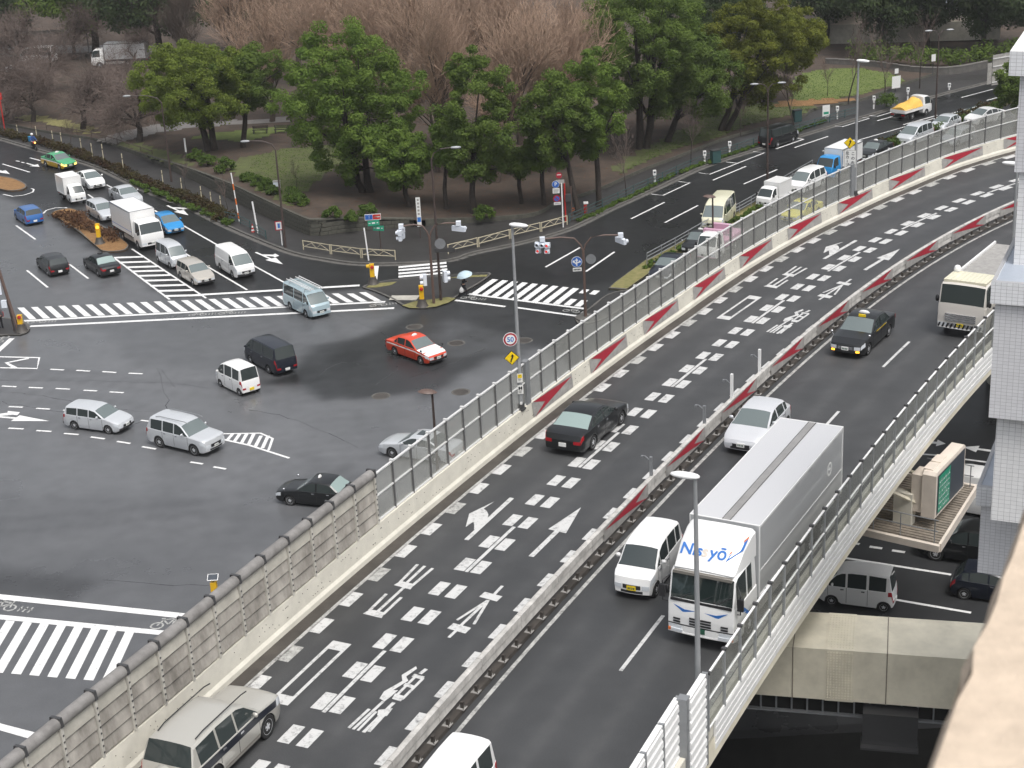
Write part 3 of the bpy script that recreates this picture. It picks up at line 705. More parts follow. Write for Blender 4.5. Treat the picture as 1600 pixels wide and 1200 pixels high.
def ribbon(b, prof, u0, u1, st=1.0, mi=0, close=False, ends=True):
    """sweep a section, given as (d(u) or number, z), along the viaduct"""
    us = frange(u0, u1, st); rows = []
    for u in us: rows.append([tuple(D(u, d(u) if callable(d) else d, z)) for d, z in prof])
    k = len(prof); base = len(b.v); b.v += [q for r in rows for q in r]
    for i in range(len(us) - 1):
        for j in range(k if close else k - 1):
            b.f.append((base + i * k + j, base + (i + 1) * k + j, base + (i + 1) * k + (j + 1) % k, base + i * k + (j + 1) % k)); b.mi.append(mi)
    if close and ends:
        b.f.append(tuple(base + j for j in range(k))); b.mi.append(mi)
        b.f.append(tuple(base + (len(us) - 1) * k + j for j in reversed(range(k)))); b.mi.append(mi)
    return b
def off(f, k): return lambda u: f(u) + k
dk = MB(); NK = 64
ribbon(dk, [((lambda u, k=k: lerp(LL(u) + .75, RW(u) + .05, k / NK)), DZ) for k in range(NK + 1)], UA, UB, 1.5)
deck = tag(mk('elevated_road', dk, 'asphalt_deck'), kind='structure')
at = deck.data.attributes.new('wear', 'FLOAT', 'POINT'); nrow = len(deck.data.vertices) // (NK + 1); wv = []
for i, u in enumerate(frange(UA, UB, 1.5)):
    for k in range(NK + 1):
        d_ = lerp(LL(u) + .75, RW(u) + .05, k / NK)
        wv.append(sum(math.exp(-((d_ - c) / .30) ** 2) for c in (6.75, 5.15, 3.45, 1.85, -.95, -2.5, -4.2, -5.8)) * .9)
at.data.foreach_set('value', wv)
b = MB(); ribbon(b, [(off(LL, 1.0), DZ - .02), (off(LL, 1.05), DZ - 1.0), (5.5, DZ - 1.3), (5.4, DZ - 3.1), (-4.6, DZ - 3.1), (-4.7, DZ - 1.2), (off(RW, -.02), DZ - .75), (off(RW, .02), DZ - .03)], UA, UB, 2)
mk('girder', b, 'beam_cream', deck)
def dquad(name, pts, m='deck_white', z=.006, parent=None):
    P = [D(u, d, DZ) for u, d in pts]
    return mk(name, MB().prism([(p.x, p.y) for p in P], DZ + z - .004, DZ + z, top_only=True), m, parent or deck)
def dline(name, d0, d1, u0, u1, m='deck_white', z=.006):
    return mk(name, ribbon(MB(), [(d0, DZ + z), (d1, DZ + z)], u0, u1, .7), m, deck)
dline('edge_line', off(LL, .07), off(LL, -.07), UA, UB, 'road_white_worn')
dline('gutter', off(LL, .08), off(LL, .74), UA, UB, 'gutter', .003)
dline('edge_line', .07, -.07, UA, UB, 'road_white_worn'); dline('edge_line', -6.55, -6.69, UA, UB, 'road_white_worn')
for k in range(-3, 9):
    u = 32.9 + 12.2 * k * .96
us = [(-6, 0)]
for s0 in (23.4, 34.6): pass
A0, A1 = UD(968, 1048)[0], UD(1037, 962)[0]; B0, B1 = UD(1376, 573)[0], UD(1424, 533)[0]
per = (B0 - A0) / 3
for k in range(-3, 11): dline('lane_line', -3.33 - .007 * k * per + .065, -3.33 - .007 * k * per - .065, A0 + k * per, A0 + k * per + (A1 - A0))
# speed-reducing blocks: left edge, both sides of the lane line, inner edge
k = 0; u = 11.3
while u < 125:
    dquad('speed_block', [(u, LL(u) - .04), (u + .97, LL(u + .97) - .04), (u + .97, LL(u + .97) - .48), (u, LL(u) - .48)], 'road_white_worn' if k % 3 == 1 else 'deck_white')
    c = 4.40 if u < 84 else 4.4 + (u - 84) * .012
    v = u - .15
    dquad('speed_block', [(v, c + .53), (v + .95, c + .53), (v + .95, c + .11), (v, c + .11)]); dquad('speed_block', [(v, c - .13), (v + .95, c - .13), (v + .95, c - .55), (v, c - .55)])
    dquad('speed_block', [(u - .2, 1.58), (u + .77, 1.58), (u + .77, 1.14), (u - .2, 1.14)])
    u += 1.873 if u > 60 else 1.915; k += 1
for u in (5.0, 14.7, 24.4, 34.04, 43.68, 53.3, 62.8, 72.1, 81.3, 90.2, 99.3, 108.5): dline('lane_line', 4.47 if u < 88 else 4.55, 4.33 if u < 88 else 4.41, u, u + 3.85, z=.008)
# lettering on the carriageway: 出口 and 本線 with their arrows, twice
def stroke(poly_px, f): return [UD(*f(*p)) for p in poly_px]
def Z7(x, y): return (400 + x / 4, 760 + y / 4)
def ZB5(x, y): return (200 + x / 4, 1000 + y / 4)
def ZB6(x, y): return (500 + x / 4, 900 + y / 4)
def ZA(x, y): return (690 + x / 6.957, 770 + y / 6.957)
def seg(a, b, f, w):
    (u0, d0), (u1, d1) = UD(*f(*a)), UD(*f(*b)); t = Vector((u1 - u0, d1 - d0)); n = Vector((-t.y, t.x)).normalized() * w / 2
    return [(u0 + n.x, d0 + n.y), (u0 - n.x, d0 - n.y), (u1 - n.x, d1 - n.y), (u1 + n.x, d1 + n.y)]
glyphs = {'left_arrow_marking': [stroke([(245, 508), (292, 517), (787, 62), (742, 50)], ZA), stroke([(570, 97), (455, 175), (490, 195), (508, 235), (505, 265), (440, 340), (385, 395), (352, 400), (355, 350), (345, 315), (262, 372), (300, 228)], ZA)],
    'straight_arrow_marking': [stroke([(1515, 160), (1160, 395), (1352, 440)], ZA), stroke([(945, 688), (1000, 698), (1278, 425), (1232, 410)], ZA)],
    'lettering': [], 'lettering.b': [], 'lettering.c': [], 'lettering.d': []}
u0, d0 = UD(419.5, 1096); u1, _ = UD(520.7, 1001); _, d1 = UD(447.5, 1104.5)
glyphs['lettering'] = [[(u0, d0), (u0, d1), (u0 + .5, d1), (u0 + .5, d0)], [(u1, d0), (u1, d1), (u1 - .5, d1), (u1 - .5, d0)], [(u0 + .5, d0), (u0 + .5, d0 - .12), (u1 - .5, d0 - .12), (u1 - .5, d0)], [(u0 + .5, d1), (u0 + .5, d1 + .12), (u1 - .5, d1 + .12), (u1 - .5, d1)]]
W_ = .115
glyphs['lettering.b'] = [stroke([(668, 795), (718, 768), (806, 790), (785, 824)], Z7), seg((710, 775), (815, 672), Z7, W_), seg((762, 780), (925, 632), Z7, W_), seg((795, 800), (908, 694), Z7, W_), stroke([(862, 617), (905, 592), (990, 612), (965, 645)], Z7), seg((900, 600), (1010, 488), Z7, W_), seg((940, 605), (1055, 498), Z7, W_), seg((975, 622), (1105, 512), Z7, W_)]
glyphs['lettering.c'] = [seg((1205, 945), (1268, 885), Z7, W_), seg((1280, 870), (1448, 712), Z7, W_), seg((1475, 690), (1540, 622), Z7, W_), stroke([(1195, 888), (1235, 855), (1345, 885), (1308, 920)], Z7), stroke([(1395, 690), (1430, 660), (1540, 688), (1505, 720)], Z7), seg((1450, 712), (1256, 836), Z7, .10), seg((1452, 712), (1362, 862), Z7, .10)]
glyphs['lettering.d'] = [stroke([(510, 620), (600, 565), (606, 580), (540, 627), (545, 650), (515, 658)], ZB6), stroke([(545, 640), (552, 655), (415, 740), (370, 770), (400, 722)], ZB6),
    seg((600, 625), (470, 755), ZB6, .10), seg((645, 640), (512, 772), ZB6, .10), stroke([(590, 612), (655, 630), (640, 648), (572, 630)], ZB6), stroke([(535, 668), (600, 690), (585, 705), (520, 685)], ZB6), stroke([(470, 735), (530, 752), (505, 784), (450, 768)], ZB6), seg((625, 612), (665, 582), ZB6, .13),
    stroke([(372, 765), (432, 715), (488, 715), (442, 755), (402, 785)], ZB6), seg((180, 950), (308, 832), ZB6, .10), seg((207, 960), (395, 785), ZB6, .10), seg((236, 967), (352, 848), ZB6, .09), seg((272, 978), (462, 792), ZB6, .12), stroke([(365, 838), (455, 828), (418, 876), (358, 872)], ZB6), seg((305, 975), (400, 872), ZB6, .10)]
shift = {'left_arrow_marking': UD(1050 + 930 / 4, 320 + 335 / 4)[0] - UD(*ZA(245, 508))[0], 'straight_arrow_marking': UD(1050 + 1222 / 4, 320 + 410 / 4)[0] - UD(*ZA(945, 688))[0],
         'lettering': UD(1050 + 263 / 4, 320 + 707 / 4)[0] - u0, 'lettering.b': UD(1050 + 558 / 4, 320 + 507 / 4)[0] - UD(*Z7(668, 795))[0], 'lettering.c': UD(1050 + 950 / 4, 320 + 598 / 4)[0] - UD(*Z7(1205, 945))[0], 'lettering.d': UD(1050 + 637 / 4, 320 + 800 / 4)[0] - UD(*ZB6(180, 950))[0]}
for key, polys in glyphs.items():
    for du in (0, shift[key]):
        b = MB()
        for i, pl in enumerate(polys):
            P = [D(u + du, d, DZ) for u, d in pl]; b.prism([(p.x, p.y) for p in P], DZ + .002, DZ + .006 + .0004 * i, top_only=True)
        mk(key.split('.')[0], b, 'deck_white', deck)
for u in (20.5, 41.2, 62.5, 83.0, 104.0): dline('expansion_joint', 7.4, .5, u, u + .12, 'gutter', .0045) if False else None

# ---------------- left parapet: cream concrete foot, upright face with red arrow panels
par = thing('concrete_parapet', 'cream concrete parapet with red arrow panels along the outer edge of the uphill lanes', 'parapet', D(60, 8.3, DZ))
b = MB(); ribbon(b, [(off(LL, .58), DZ), (off(LL, .60), DZ + .17), (off(LL, .69), DZ + .28), (off(LW, -.06), DZ + .98), (off(LW, .22), DZ + .98), (off(LW, .24), DZ - .6), (off(LL, .7), DZ - .6)], UA, UB, 1.0, close=True)
mk('wall', b, 'concrete_cream', par, True)
b = MB()
random.seed(11)
for k in range(380):
    u = random.uniform(20, 115); zz = random.choice((.42, .60, .78)); t = (zz - .28) / .70
    p = D(u, lerp(LL(u) + .69, LW(u) - .06, t) - .012, DZ + zz); b.box(p, (.018, .02, .018), heading(u))
mk('bolt_holes', b, 'gutter', par, True)['kind'] = 'stuff'
def face(u, t, o=.02):                        # point on the upper parapet face
    return D(u, lerp(LL(u) + .69, LW(u) - .06, t) - o, DZ + .28 + .70 * t)
def arrow_panel(fc, u0, L, par_, flip=False):
    b = MB(); f = (lambda s, t, o: fc(u0 + L * (1 - s if flip else s), t, o))
    n = 8
    vs = []
    for i in range(n + 1): vs += [f(i / n, .03, .02), f(i / n, .97, .02)]
    b.add(vs, [(2 * i, 2 * i + 2, 2 * i + 3, 2 * i + 1) for i in range(n)])
    pn = mk('arrow_panel', b, 'sign_grey', par_, True)
    b = MB(); m = 10
    A_, T_, B_, N_ = (.03, 1.0), (.985, .80), (.03, .0), (.30, .50)
    for p, q in ((A_, N_), (N_, B_)):           # two blades that meet at the tip
        base = len(b.v)
        for i in range(m + 1):
            k = i / m; b.v += [tuple(f(lerp(p[0], T_[0], k), lerp(p[1], T_[1], k), .032)), tuple(f(lerp(q[0], T_[0], k), lerp(q[1], T_[1], k), .032))]
        for i in range(m): b.f.append((base + 2 * i, base + 2 * i + 2, base + 2 * i + 3, base + 2 * i + 1)); b.mi.append(0)
    mk('red_arrow', b, 'sign_red', pn, False)
u = 56.7
while u < 112:
    arrow_panel(face, u, 3.8, par); u += 5.58
# opaque sound-absorbing panels, then clear screens
ws = thing('noise_barrier', 'grimy concrete coloured sound panels with rounded cap along the street side', 'noise barrier', D(30, 8.3, DZ))
us = [u for u in [44.25 - 1.41 * k for k in range(34)] if u > UA][::-1]
for a, c in zip(us, us[1:]):
    for k in range(4):
        z0 = DZ + 1.0 + k * .46; z1 = z0 + .455
        prof = [(off(LW, .02), z0), (off(LW, -.05), z0 + .05), (off(LW, .0), z1 - .02), (off(LW, .03), z1), (off(LW, .14), z1), (off(LW, .14), z0)]
        mk('sound_panel', ribbon(MB(), prof, a + .07, c - .07, 1.5, close=True), 'grime_panel' if k < 3 else 'concrete', ws, True)
    prof = [(off(LW, .07 + .19 * math.cos(t)), DZ + 2.99 + .19 * math.sin(t)) for t in [math.pi * 2 * j / 12 for j in range(12)]]
    mk('cap_tube', ribbon(MB(), prof, a + .03, c - .03, 1.5, close=True), 'grime_cap', ws, True, smooth=40)
for u in us:
    b = MB(); ribbon(b, [(off(LW, -.09), DZ + .98), (off(LW, -.09), DZ + 2.86), (off(LW, .20), DZ + 2.86), (off(LW, .20), DZ + .98)], u - .045, u + .045, 1, close=True)
    for k in range(8): b.box(D(u, LW(u) - .10, DZ + 1.15 + k * .21), (.05, .02, .05), heading(u), 1)
    mk('post', b, ['panel_post', 'dark_metal'], ws, True)
    mk('cap_clip', ribbon(MB(), [(off(LW, -.14), DZ + 2.9), (off(LW, -.1), DZ + 3.19), (off(LW, .24), DZ + 3.19), (off(LW, .28), DZ + 2.9)], u - .05, u + .05, 1, close=True), 'dark_metal', ws, True)
glass_sheet('screen_left', (.92, .925, .915), .26, (.50, .50, .47), .03); glass_sheet('screen_right', (.88, .89, .88), .17, (.48, .48, .45), .05)
gs = thing('clear_noise_screen', 'clear panelled noise screen on dark posts along the curve above the park street', 'noise screen', D(75, 8.4, DZ))
us = frange(44.33, 44.33 + 1.358 * 88, 1.358)
big = {9: 1, 48: 1, 36: 1}
for i, (a, c) in enumerate(zip(us, us[1:])):
    for z0, z1 in ((1.06, 1.98), (2.04, 2.86)):
        mk('screen_pane', ribbon(MB(), [(off(LW, .07), DZ + z0), (off(LW, .07), DZ + z1), (off(LW, .085), DZ + z1), (off(LW, .085), DZ + z0)], a + .035, c - .035, 1.4, close=True), 'screen_left', gs, True)
b = MB()
for z in (1.02, 2.01, 2.88): ribbon(b, [(off(LW, .03), DZ + z - .025), (off(LW, .03), DZ + z + .025), (off(LW, .12), DZ + z + .025), (off(LW, .12), DZ + z - .025)], us[0], us[-1], 1.3, close=True)
mk('rails', b, 'rail_metal', gs, True)
pm = MB().box((0, 0, 1.0), (.055, .10, 1.96)).mesh('post'); pm.materials.append(MATS['post_metal'])
pw = MB().box((0, 0, 1.0), (.34, .24, 2.06)).mesh('post'); pw.materials.append(MATS['grey_metal'])
bt = MB().box((0, 0, 0), (.10, .16, .08)).mesh('post_cap'); bt.materials.append(MATS['rail_metal'])
for i, u in enumerate(us):
    o = mk('post', pw if i in (9, 35) else pm, [], gs, True); p = D(u, LW(u) + .07, DZ + .95); o.matrix_basis = Matrix.Translation(p) @ Matrix.Rotation(heading(u), 4, 'Z')
    o2 = mk('post_cap', bt, [], o); o2.location = (0, 0, 1.99)

# ---------------- inner barrier: beam on stubby posts, white panels with red arrows
mb = thing('median_barrier', 'white steel beam barrier with red arrow panels between the two carriageways', 'barrier', D(50, .5, DZ))
b = MB(); ribbon(b, [(1.0, DZ + .004), (.98, DZ + .10), (.30, DZ + .14), (.28, DZ + .004)], UA, UB, 1.0)
mk('kerb_base', b, 'gutter', mb, True)
us = frange(2, 140, 2.95)
for a, c in zip(us, us[1:]):
    mk('beam_panel', ribbon(MB(), [(.50, DZ + .30), (.455, DZ + .36), (.49, DZ + .58), (.455, DZ + .62), (.47, DZ + .86), (.60, DZ + .88), (.66, DZ + .86), (.66, DZ + .30)], a + .012, c - .012, 1.5, close=True), 'white_metal_dirty', mb, True)
pl = MB().box((0, 0, .165), (.26, .26, .03)).box((0, -.02, .28), (.10, .10, .22), 0, 1).box((-.09, -.09, .19), (.03, .03, .03), 0, 1).box((.09, -.09, .19), (.03, .03, .03), 0, 1).mesh('stub_post')
for m_ in ('sign_grey', 'gutter'): pl.materials.append(MATS[m_])
u = 6.0
while u < 125:
    o = mk('stub_post', pl, [], mb, True); o.matrix_basis = Matrix.Translation(D(u, .36, DZ - .03)) @ Matrix.Rotation(heading(u), 4, 'Z'); u += .985
def mface(u, t, o): return D(u, .47 - .01 - o, DZ + .30 + .58 * t)
for u in (47.0, 53.0, 59.0, 64.9, 70.8, 76.6, 82.5, 88.4, 94.2, 100.0): arrow_panel(mface, u, 4.2, mb, True)
for u in (51.9, 57.5, 60.6, 63.9):
    t = thing('marker_post', {51.9: 'short grey camera post on the inner barrier behind the white kei wagon', 57.5: 'short grey camera post on the inner barrier beside the silver hatchback', 60.6: 'white square post on the inner barrier nearer the black taxi of two', 63.9: 'white square post with a side arm on the inner barrier before the black taxi'}[u], 'post', D(u, .6, DZ + .86), heading(u), 'posts on the inner barrier')
    mk('post', MB().box((0, 0, .55 if u > 60 else .4), (.11, .11, 1.1 if u > 60 else .8)), 'white_metal' if u > 60 else 'grey_metal', t)
    mk('arm', MB().tube([(0, 0, .62), (.1, .3, .75), (.12, .42, .72)], .025).box((.12, .42, .70), (.12, .08, .08)), 'grey_metal', t)

# ---------------- right parapet: white cladding below clear screens, louvred panels at the near end
rp = thing('clad_parapet', 'white metal clad parapet with short clear screens along the outer edge of the downhill lanes', 'parapet', D(50, RW(50), DZ))
mk('inner_wall', ribbon(MB(), [(off(RW, .42), DZ + .005), (off(RW, .26), DZ + .5), (off(RW, .22), DZ + .72), (off(RW, .06), DZ + .72), (off(RW, .06), DZ - .6)], UA, UB, 1.0), 'concrete_cream', rp, True)
us = frange(37.0, 37.0 + 2.96 * 34, 2.96)
for a, c in zip(us, us[1:]):
    for k in range(4):
        z0 = DZ - .52 + k * .26
        mk('cladding_panel', ribbon(MB(), [(RW, z0 + .012), (off(RW, -.035), z0 + .05), (off(RW, -.035), z0 + .25), (off(RW, .045), z0 + .255), (off(RW, .045), z0 + .012)], a + .012, c - .012, 1.5, close=True), 'white_metal', rp, True)
us = frange(36.4, 36.4 + 1.478 * 68, 1.478)
for a, c in zip(us, us[1:]):
    for z0, z1 in ((.60, 1.50), (1.56, 2.38)):
        mk('screen_pane', ribbon(MB(), [(RW, DZ + z0), (RW, DZ + z1), (off(RW, .015), DZ + z1), (off(RW, .015), DZ + z0)], a + .035, c - .035, 1.5, close=True), 'screen_right', rp, True)
b = MB()
for z in (.55, 1.53, 2.41): ribbon(b, [(off(RW, -.025), DZ + z - .02), (off(RW, -.025), DZ + z + .02), (off(RW, .04), DZ + z + .02), (off(RW, .04), DZ + z - .02)], us[0], us[-1], 1.4, close=True)
mk('rails', b, 'white_metal', rp, True)
pr = MB().box((0, 0, .97), (.055, .09, 1.94)).mesh('post'); pr.materials.append(MATS['pole_grey'])
bk = MB().box((0, 0, 0), (.11, .15, .08)).box((.0, .12, -.28), (.07, .09, .13)).mesh('bracket'); bk.materials.append(MATS['dark_metal'])
for u in us:
    o = mk('post', pr, [], rp, True); o.matrix_basis = Matrix.Translation(D(u, RW(u), DZ + .52)) @ Matrix.Rotation(heading(u), 4, 'Z')
    o2 = mk('bracket', bk, [], o); o2.location = (0, 0, 1.96)
lv = thing('louvred_noise_barrier', 'white louvred metal noise panels at the near end of the clad parapet', 'noise barrier', D(30, RW(30), DZ))
us = [36.2 - 1.48 * k for k in range(24)]
for j, (c, a) in enumerate(zip(us, us[1:])):
    dd = 0 if j < 1 else .28
    for k in range(9):
        z0 = DZ - .50 + k * .336
        mk('louvre_slat', ribbon(MB(), [(off(RW, dd + .0), z0), (off(RW, dd - .06), z0 + .05), (off(RW, dd - .05), z0 + .22), (off(RW, dd + .02), z0 + .325), (off(RW, dd + .10), z0 + .325), (off(RW, dd + .10), z0)], a + .04, c - .04, 1.5, close=True), 'white_metal', lv, True)
    b = MB(); ribbon(b, [(off(RW, dd - .03), DZ + 2.5), (off(RW, dd - .03), DZ + 2.56), (off(RW, dd + .14), DZ + 2.56), (off(RW, dd + .14), DZ + 2.5)], a + .03, c - .03, 1.5, close=True); mk('top_plate', b, 'white_metal', lv, True)
    mk('chain_joint', ribbon(MB(), [(off(RW, dd - .07), DZ - .5), (off(RW, dd - .07), DZ + 2.6), (off(RW, dd + .1), DZ + 2.6), (off(RW, dd + .1), DZ - .5)], c - .035, c + .035, 1, close=True), 'grey_metal', lv, True)
mk('wide_post', ribbon(MB(), [(off(RW, .0), DZ - .6), (off(RW, .0), DZ + 2.62), (off(RW, .3), DZ + 2.62), (off(RW, .3), DZ - .6)], us[1] - .18, us[1] + .12, 1, close=True), 'grey_metal', lv, True)

# ---------------- steel cross beam of a pier, its catwalk; piers under the deck
def GZ(x, y, z): return G(x, y, z)
bm = thing('pier_cross_beam', 'long cream steel box beam with bolted splice passing under the viaduct', 'beam', G(1350, 1000, 8))
A_, B_, C_, E_ = G(1250, 955, 8), G(1510, 972, 8), G(1225, 1010, 8), G(1492, 1032, 8)
dx = (B_ - A_).normalized(); L0, L1 = -9, 22; wd = (C_ - A_) - dx * (C_ - A_).dot(dx)
def BP(s, t, z): p = A_ + dx * s + wd * t; return (p.x, p.y, z)
b = MB()
def bbox(s0, s1, t0, t1, z0, z1, mi=0):
    vs = [BP(s, t, z) for z in (z0, z1) for s, t in ((s0, t1), (s1, t1), (s1, t0), (s0, t0))]
    b.add(vs, [(3, 2, 1, 0), (4, 5, 6, 7), (0, 1, 5, 4), (1, 2, 6, 5), (2, 3, 7, 6), (3, 0, 4, 7)], mi)
bbox(L0, L1, 0, 1, 5.95, 8); mk('box_section', b, 'beam_cream', bm, True)
for s0, s1 in ((1.05, 2.05), (-2.4, -1.4), (9.2, 10.2)):
    b = MB(); bbox(s0, s1, -.012 / wd.length, 1 + .012 / wd.length, 5.93, 8.014); sp = mk('splice_plate', b, 'beam_cream', bm, True)
    b = MB()
    for i in range(9):
        for j in range(18):
            p = BP(s0 + .08 + i * .105, 1 + .02 / wd.length, 6.05 + j * .108); b.box(p, (.045, .05, .045))
        for j in range(14):
            p = BP(s0 + .08 + i * .105, .06 + j * .067, 8.02); b.box(p, (.045, .045, .03))
    o = mk('bolts', b, 'beam_cream', sp); o['kind'] = 'stuff'
for s in (-.1, 3.15): b = MB(); bbox(s, s + .035, -.008, 1.008, 5.94, 8.008); mk('weld_seam', b, 'walkway', bm, True)
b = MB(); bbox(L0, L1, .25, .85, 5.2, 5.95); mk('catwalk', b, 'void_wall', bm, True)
for k in range(34): b = MB(); bbox(-4 + k * .55, -3.94 + k * .55, .86, .90, 5.2, 5.95); mk('catwalk_rib', b, 'grey_metal', bm, True)
b = MB(); bbox(L0, L1, .86, .92, 5.18, 5.24); mk('catwalk_rail', b, 'grey_metal', bm, True)
b = MB(); bbox(2.4, 4.3, .7, 1.15, 4.5, 5.75); bbox(2.35, 4.35, .95, 1.25, 4.42, 4.5); mk('inspection_box', b, 'dark_metal', bm, True)
for i, (u, d) in enumerate(((47, 0), (70, 0), (96, 0), (120, 0))):
    p = D(u, d, 0); b = MB().lathe([(1.5, 0), (1.5, 6.4)], 20, Matrix.Translation((p.x, p.y, 0)))
    tag(mk('bridge_pier', b, 'concrete', smooth=40), ['round concrete pier below the middle of the viaduct', 'round concrete pier below the viaduct by the crossing', 'round concrete pier below the viaduct by the waiting cars', 'round concrete pier below the far end of the viaduct'][i], 'pier', 'piers of the viaduct')
# ---------------- street sign gantry slung beside the deck
gn = thing('sign_gantry', 'cream sign cabinet with green board on a grated walkway beside the viaduct', 'sign gantry', G(1440, 840, 6.5))
ZW = 6.5
Wq = [G(*ZV(230, 800), ZW), G(*ZV(1000, 972), ZW), G(*ZV(1262, 555), ZW), G(*ZV(560, 430), ZW)]
e1 = (Wq[1] - Wq[0]); e2 = (Wq[3] - Wq[0]); e2b = (Wq[2] - Wq[1])
def WP(s, t, z): p = Wq[0].lerp(Wq[1], s).lerp(Wq[3].lerp(Wq[2], s), t); return Vector((p.x, p.y, z))
for k in range(26):
    t0, t1 = k / 26, (k + .72) / 26
    P = [WP(0, t0, 0), WP(1, t0, 0), WP(1, t1, 0), WP(0, t1, 0)]; mk('grating_slat', MB().prism([(p.x, p.y) for p in P], ZW - .06, ZW), 'walkway', gn, True)
b = MB()
for s0, s1, t0, t1, z0, z1 in ((.985, 1.01, 0, 1, ZW - .3, ZW + .08), (0, 1, -.03, 0, ZW - .25, ZW + .05), (0, 1, 1, 1.03, ZW - .25, ZW + .05), (.45, .47, 0, 1, ZW - .25, ZW - .07)):
    P = [WP(s0, t0, 0), WP(s1, t0, 0), WP(s1, t1, 0), WP(s0, t1, 0)]; b.prism([(p.x, p.y) for p in P], z0, z1)
mk('edge_beam', b, 'board_cream', gn, True)
b = MB()
for z in (.55, 1.05): b.tube([WP(.05, .02, ZW + z), WP(.97, .02, ZW + z)], .025); b.tube([WP(.97, .98, ZW + z), WP(.5, .98, ZW + z)], .025)
mk('handrail', b, 'grey_metal', gn, True)
for s, t in ((.38, .02), (.63, .02), (.94, .02), (.94, .98), (.7, .98)): mk('stanchion', MB().tube([WP(s, t, ZW), WP(s, t, ZW + 1.07)], .025), 'grey_metal', gn, True)
ZS = ZW + .55; Sa, Sb, Sc = G(*ZV(960, 782), ZS), G(*ZV(1168, 552), ZS), G(*ZV(858, 765), ZS)
ln = (Sb - Sa); th = (Sc - Sa); th = th - ln.normalized() * th.dot(ln.normalized()); hS = height_at(Sa, 640 + 462 / 4.571)
Q = [Sa, Sb, Sb + th, Sa + th]; ins = lambda q, k: q + ((sum(Q, Vector()) / 4) - q).normalized() * k
b = MB(); b.prism([(p.x, p.y) for p in Q], ZS, ZS + hS - .12)
Q2 = [ins(q, .14) for q in Q]; base = len(b.v)
b.add([(p.x, p.y, ZS + hS - .12) for p in Q] + [(p.x, p.y, ZS + hS) for p in Q2], [(0, 1, 5, 4), (1, 2, 6, 5), (2, 3, 7, 6), (3, 0, 4, 7), (4, 5, 6, 7)])
cab_ = mk('sign_cabinet', b, 'board_cream', gn, True)
nrm = -th.normalized()
def SP(s, z, o): p = Sa + ln * s + nrm * o; return Vector((p.x, p.y, ZS + z))
def spanel(name, s0, s1, z0, z1, o, m, par_): return mk(name, MB().add([SP(s0, z0, o), SP(s1, z0, o), SP(s1, z1, o), SP(s0, z1, o)], [(0, 1, 2, 3)]), m, par_, True)
mat('screen_dark', (.06, .07, .085), .3, var=.1, scale=6)
spanel('dark_display', .05, .97, .10, hS - .16, .012, 'screen_dark', gn); gb = spanel('green_board', .08, .47, .16, hS - .22, .025, 'sign_green', gn)
b = MB(); random.seed(5)
for r_ in range(6):
    s = .10
    while s < .43:
        wv = random.uniform(.012, .035); z = .28 + r_ * (hS - .6) / 6
        b.add([SP(s, z, .034), SP(s + wv, z, .034), SP(s + wv, z + .06, .034), SP(s, z + .06, .034)], [(0, 1, 2, 3)])
        if random.random() < .7: b.add([SP(s, z, .035), SP(s + .006, z, .035), SP(s + .006, z + .19, .035), SP(s, z + .19, .035)], [(0, 1, 2, 3)])
        s += wv + random.uniform(.008, .03)
o = mk('board_lettering', b, 'white_metal', gn, True)
for s in (.18, .42): p = SP(s, hS + .02, -.45); mk('top_hatch', MB().box(p, (.75, .42, .05), math.atan2(ln.y, ln.x)), 'board_cream', gn, True)
mk('back_box', MB().box(SP(.16, .95, th.length * -1 - .25), (.9, .5, 1.7), math.atan2(ln.y, ln.x)), 'board_cream', gn, True)
mk('back_support', MB().box(SP(.06, .1, th.length * -1 - .8), (.5, .8, 1.6), math.atan2(ln.y, ln.x)), 'concrete_cream', gn, True)
for s in (.15, .85): mk('brace', MB().tube([SP(s, .2, th.length * -1), D(UD(*ZV(700, 480), DZ - .8)[0] + s * 3, -5.2, DZ - 1.2)], .09), 'beam_cream', gn, True)
# ================================================================== VEHICLES
mat('glass_truck', (.016, .024, .023), .03, spec=.7); mat('glass_car', (.034, .043, .043), .04, spec=.8); mat('glass_front_skylit', (.13, .158, .158), .03, spec=.9); mat('glass_skylit', (.26, .335, .32), .05, spec=.9)  # windscreens and paler rear windows: reflected sky is put into the base colour
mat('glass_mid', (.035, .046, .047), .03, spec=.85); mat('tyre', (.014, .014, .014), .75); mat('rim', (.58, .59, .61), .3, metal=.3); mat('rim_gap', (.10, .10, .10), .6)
mat('under', (.010, .010, .011), .8); mat('plastic_dark', (.022, .022, .024), .5); mat('chrome', (.62, .63, .65), .15, metal=.9)
mat('head_lamp', (.62, .65, .68), .12, spec=.8); mat('head_lamp_on', (.9, .6, .2), .2, emit=(1, .55, .12), estr=2.2); mat('tail_lamp', (.34, .012, .018), .2); mat('plate_white', (.74, .74, .72), .4); mat('plate_yellow', (.75, .55, .02), .4); mat('seam', (.03, .03, .03), .6)
mat('plate_text', (.03, .10, .06), .5); mat('plate_green', (.02, .10, .06), .4)
def paint(name, c, rough=.28, metal=0, coat=.6):
    return mat('paint_' + name, c, rough, metal=metal, coat=coat, rvar=.0)
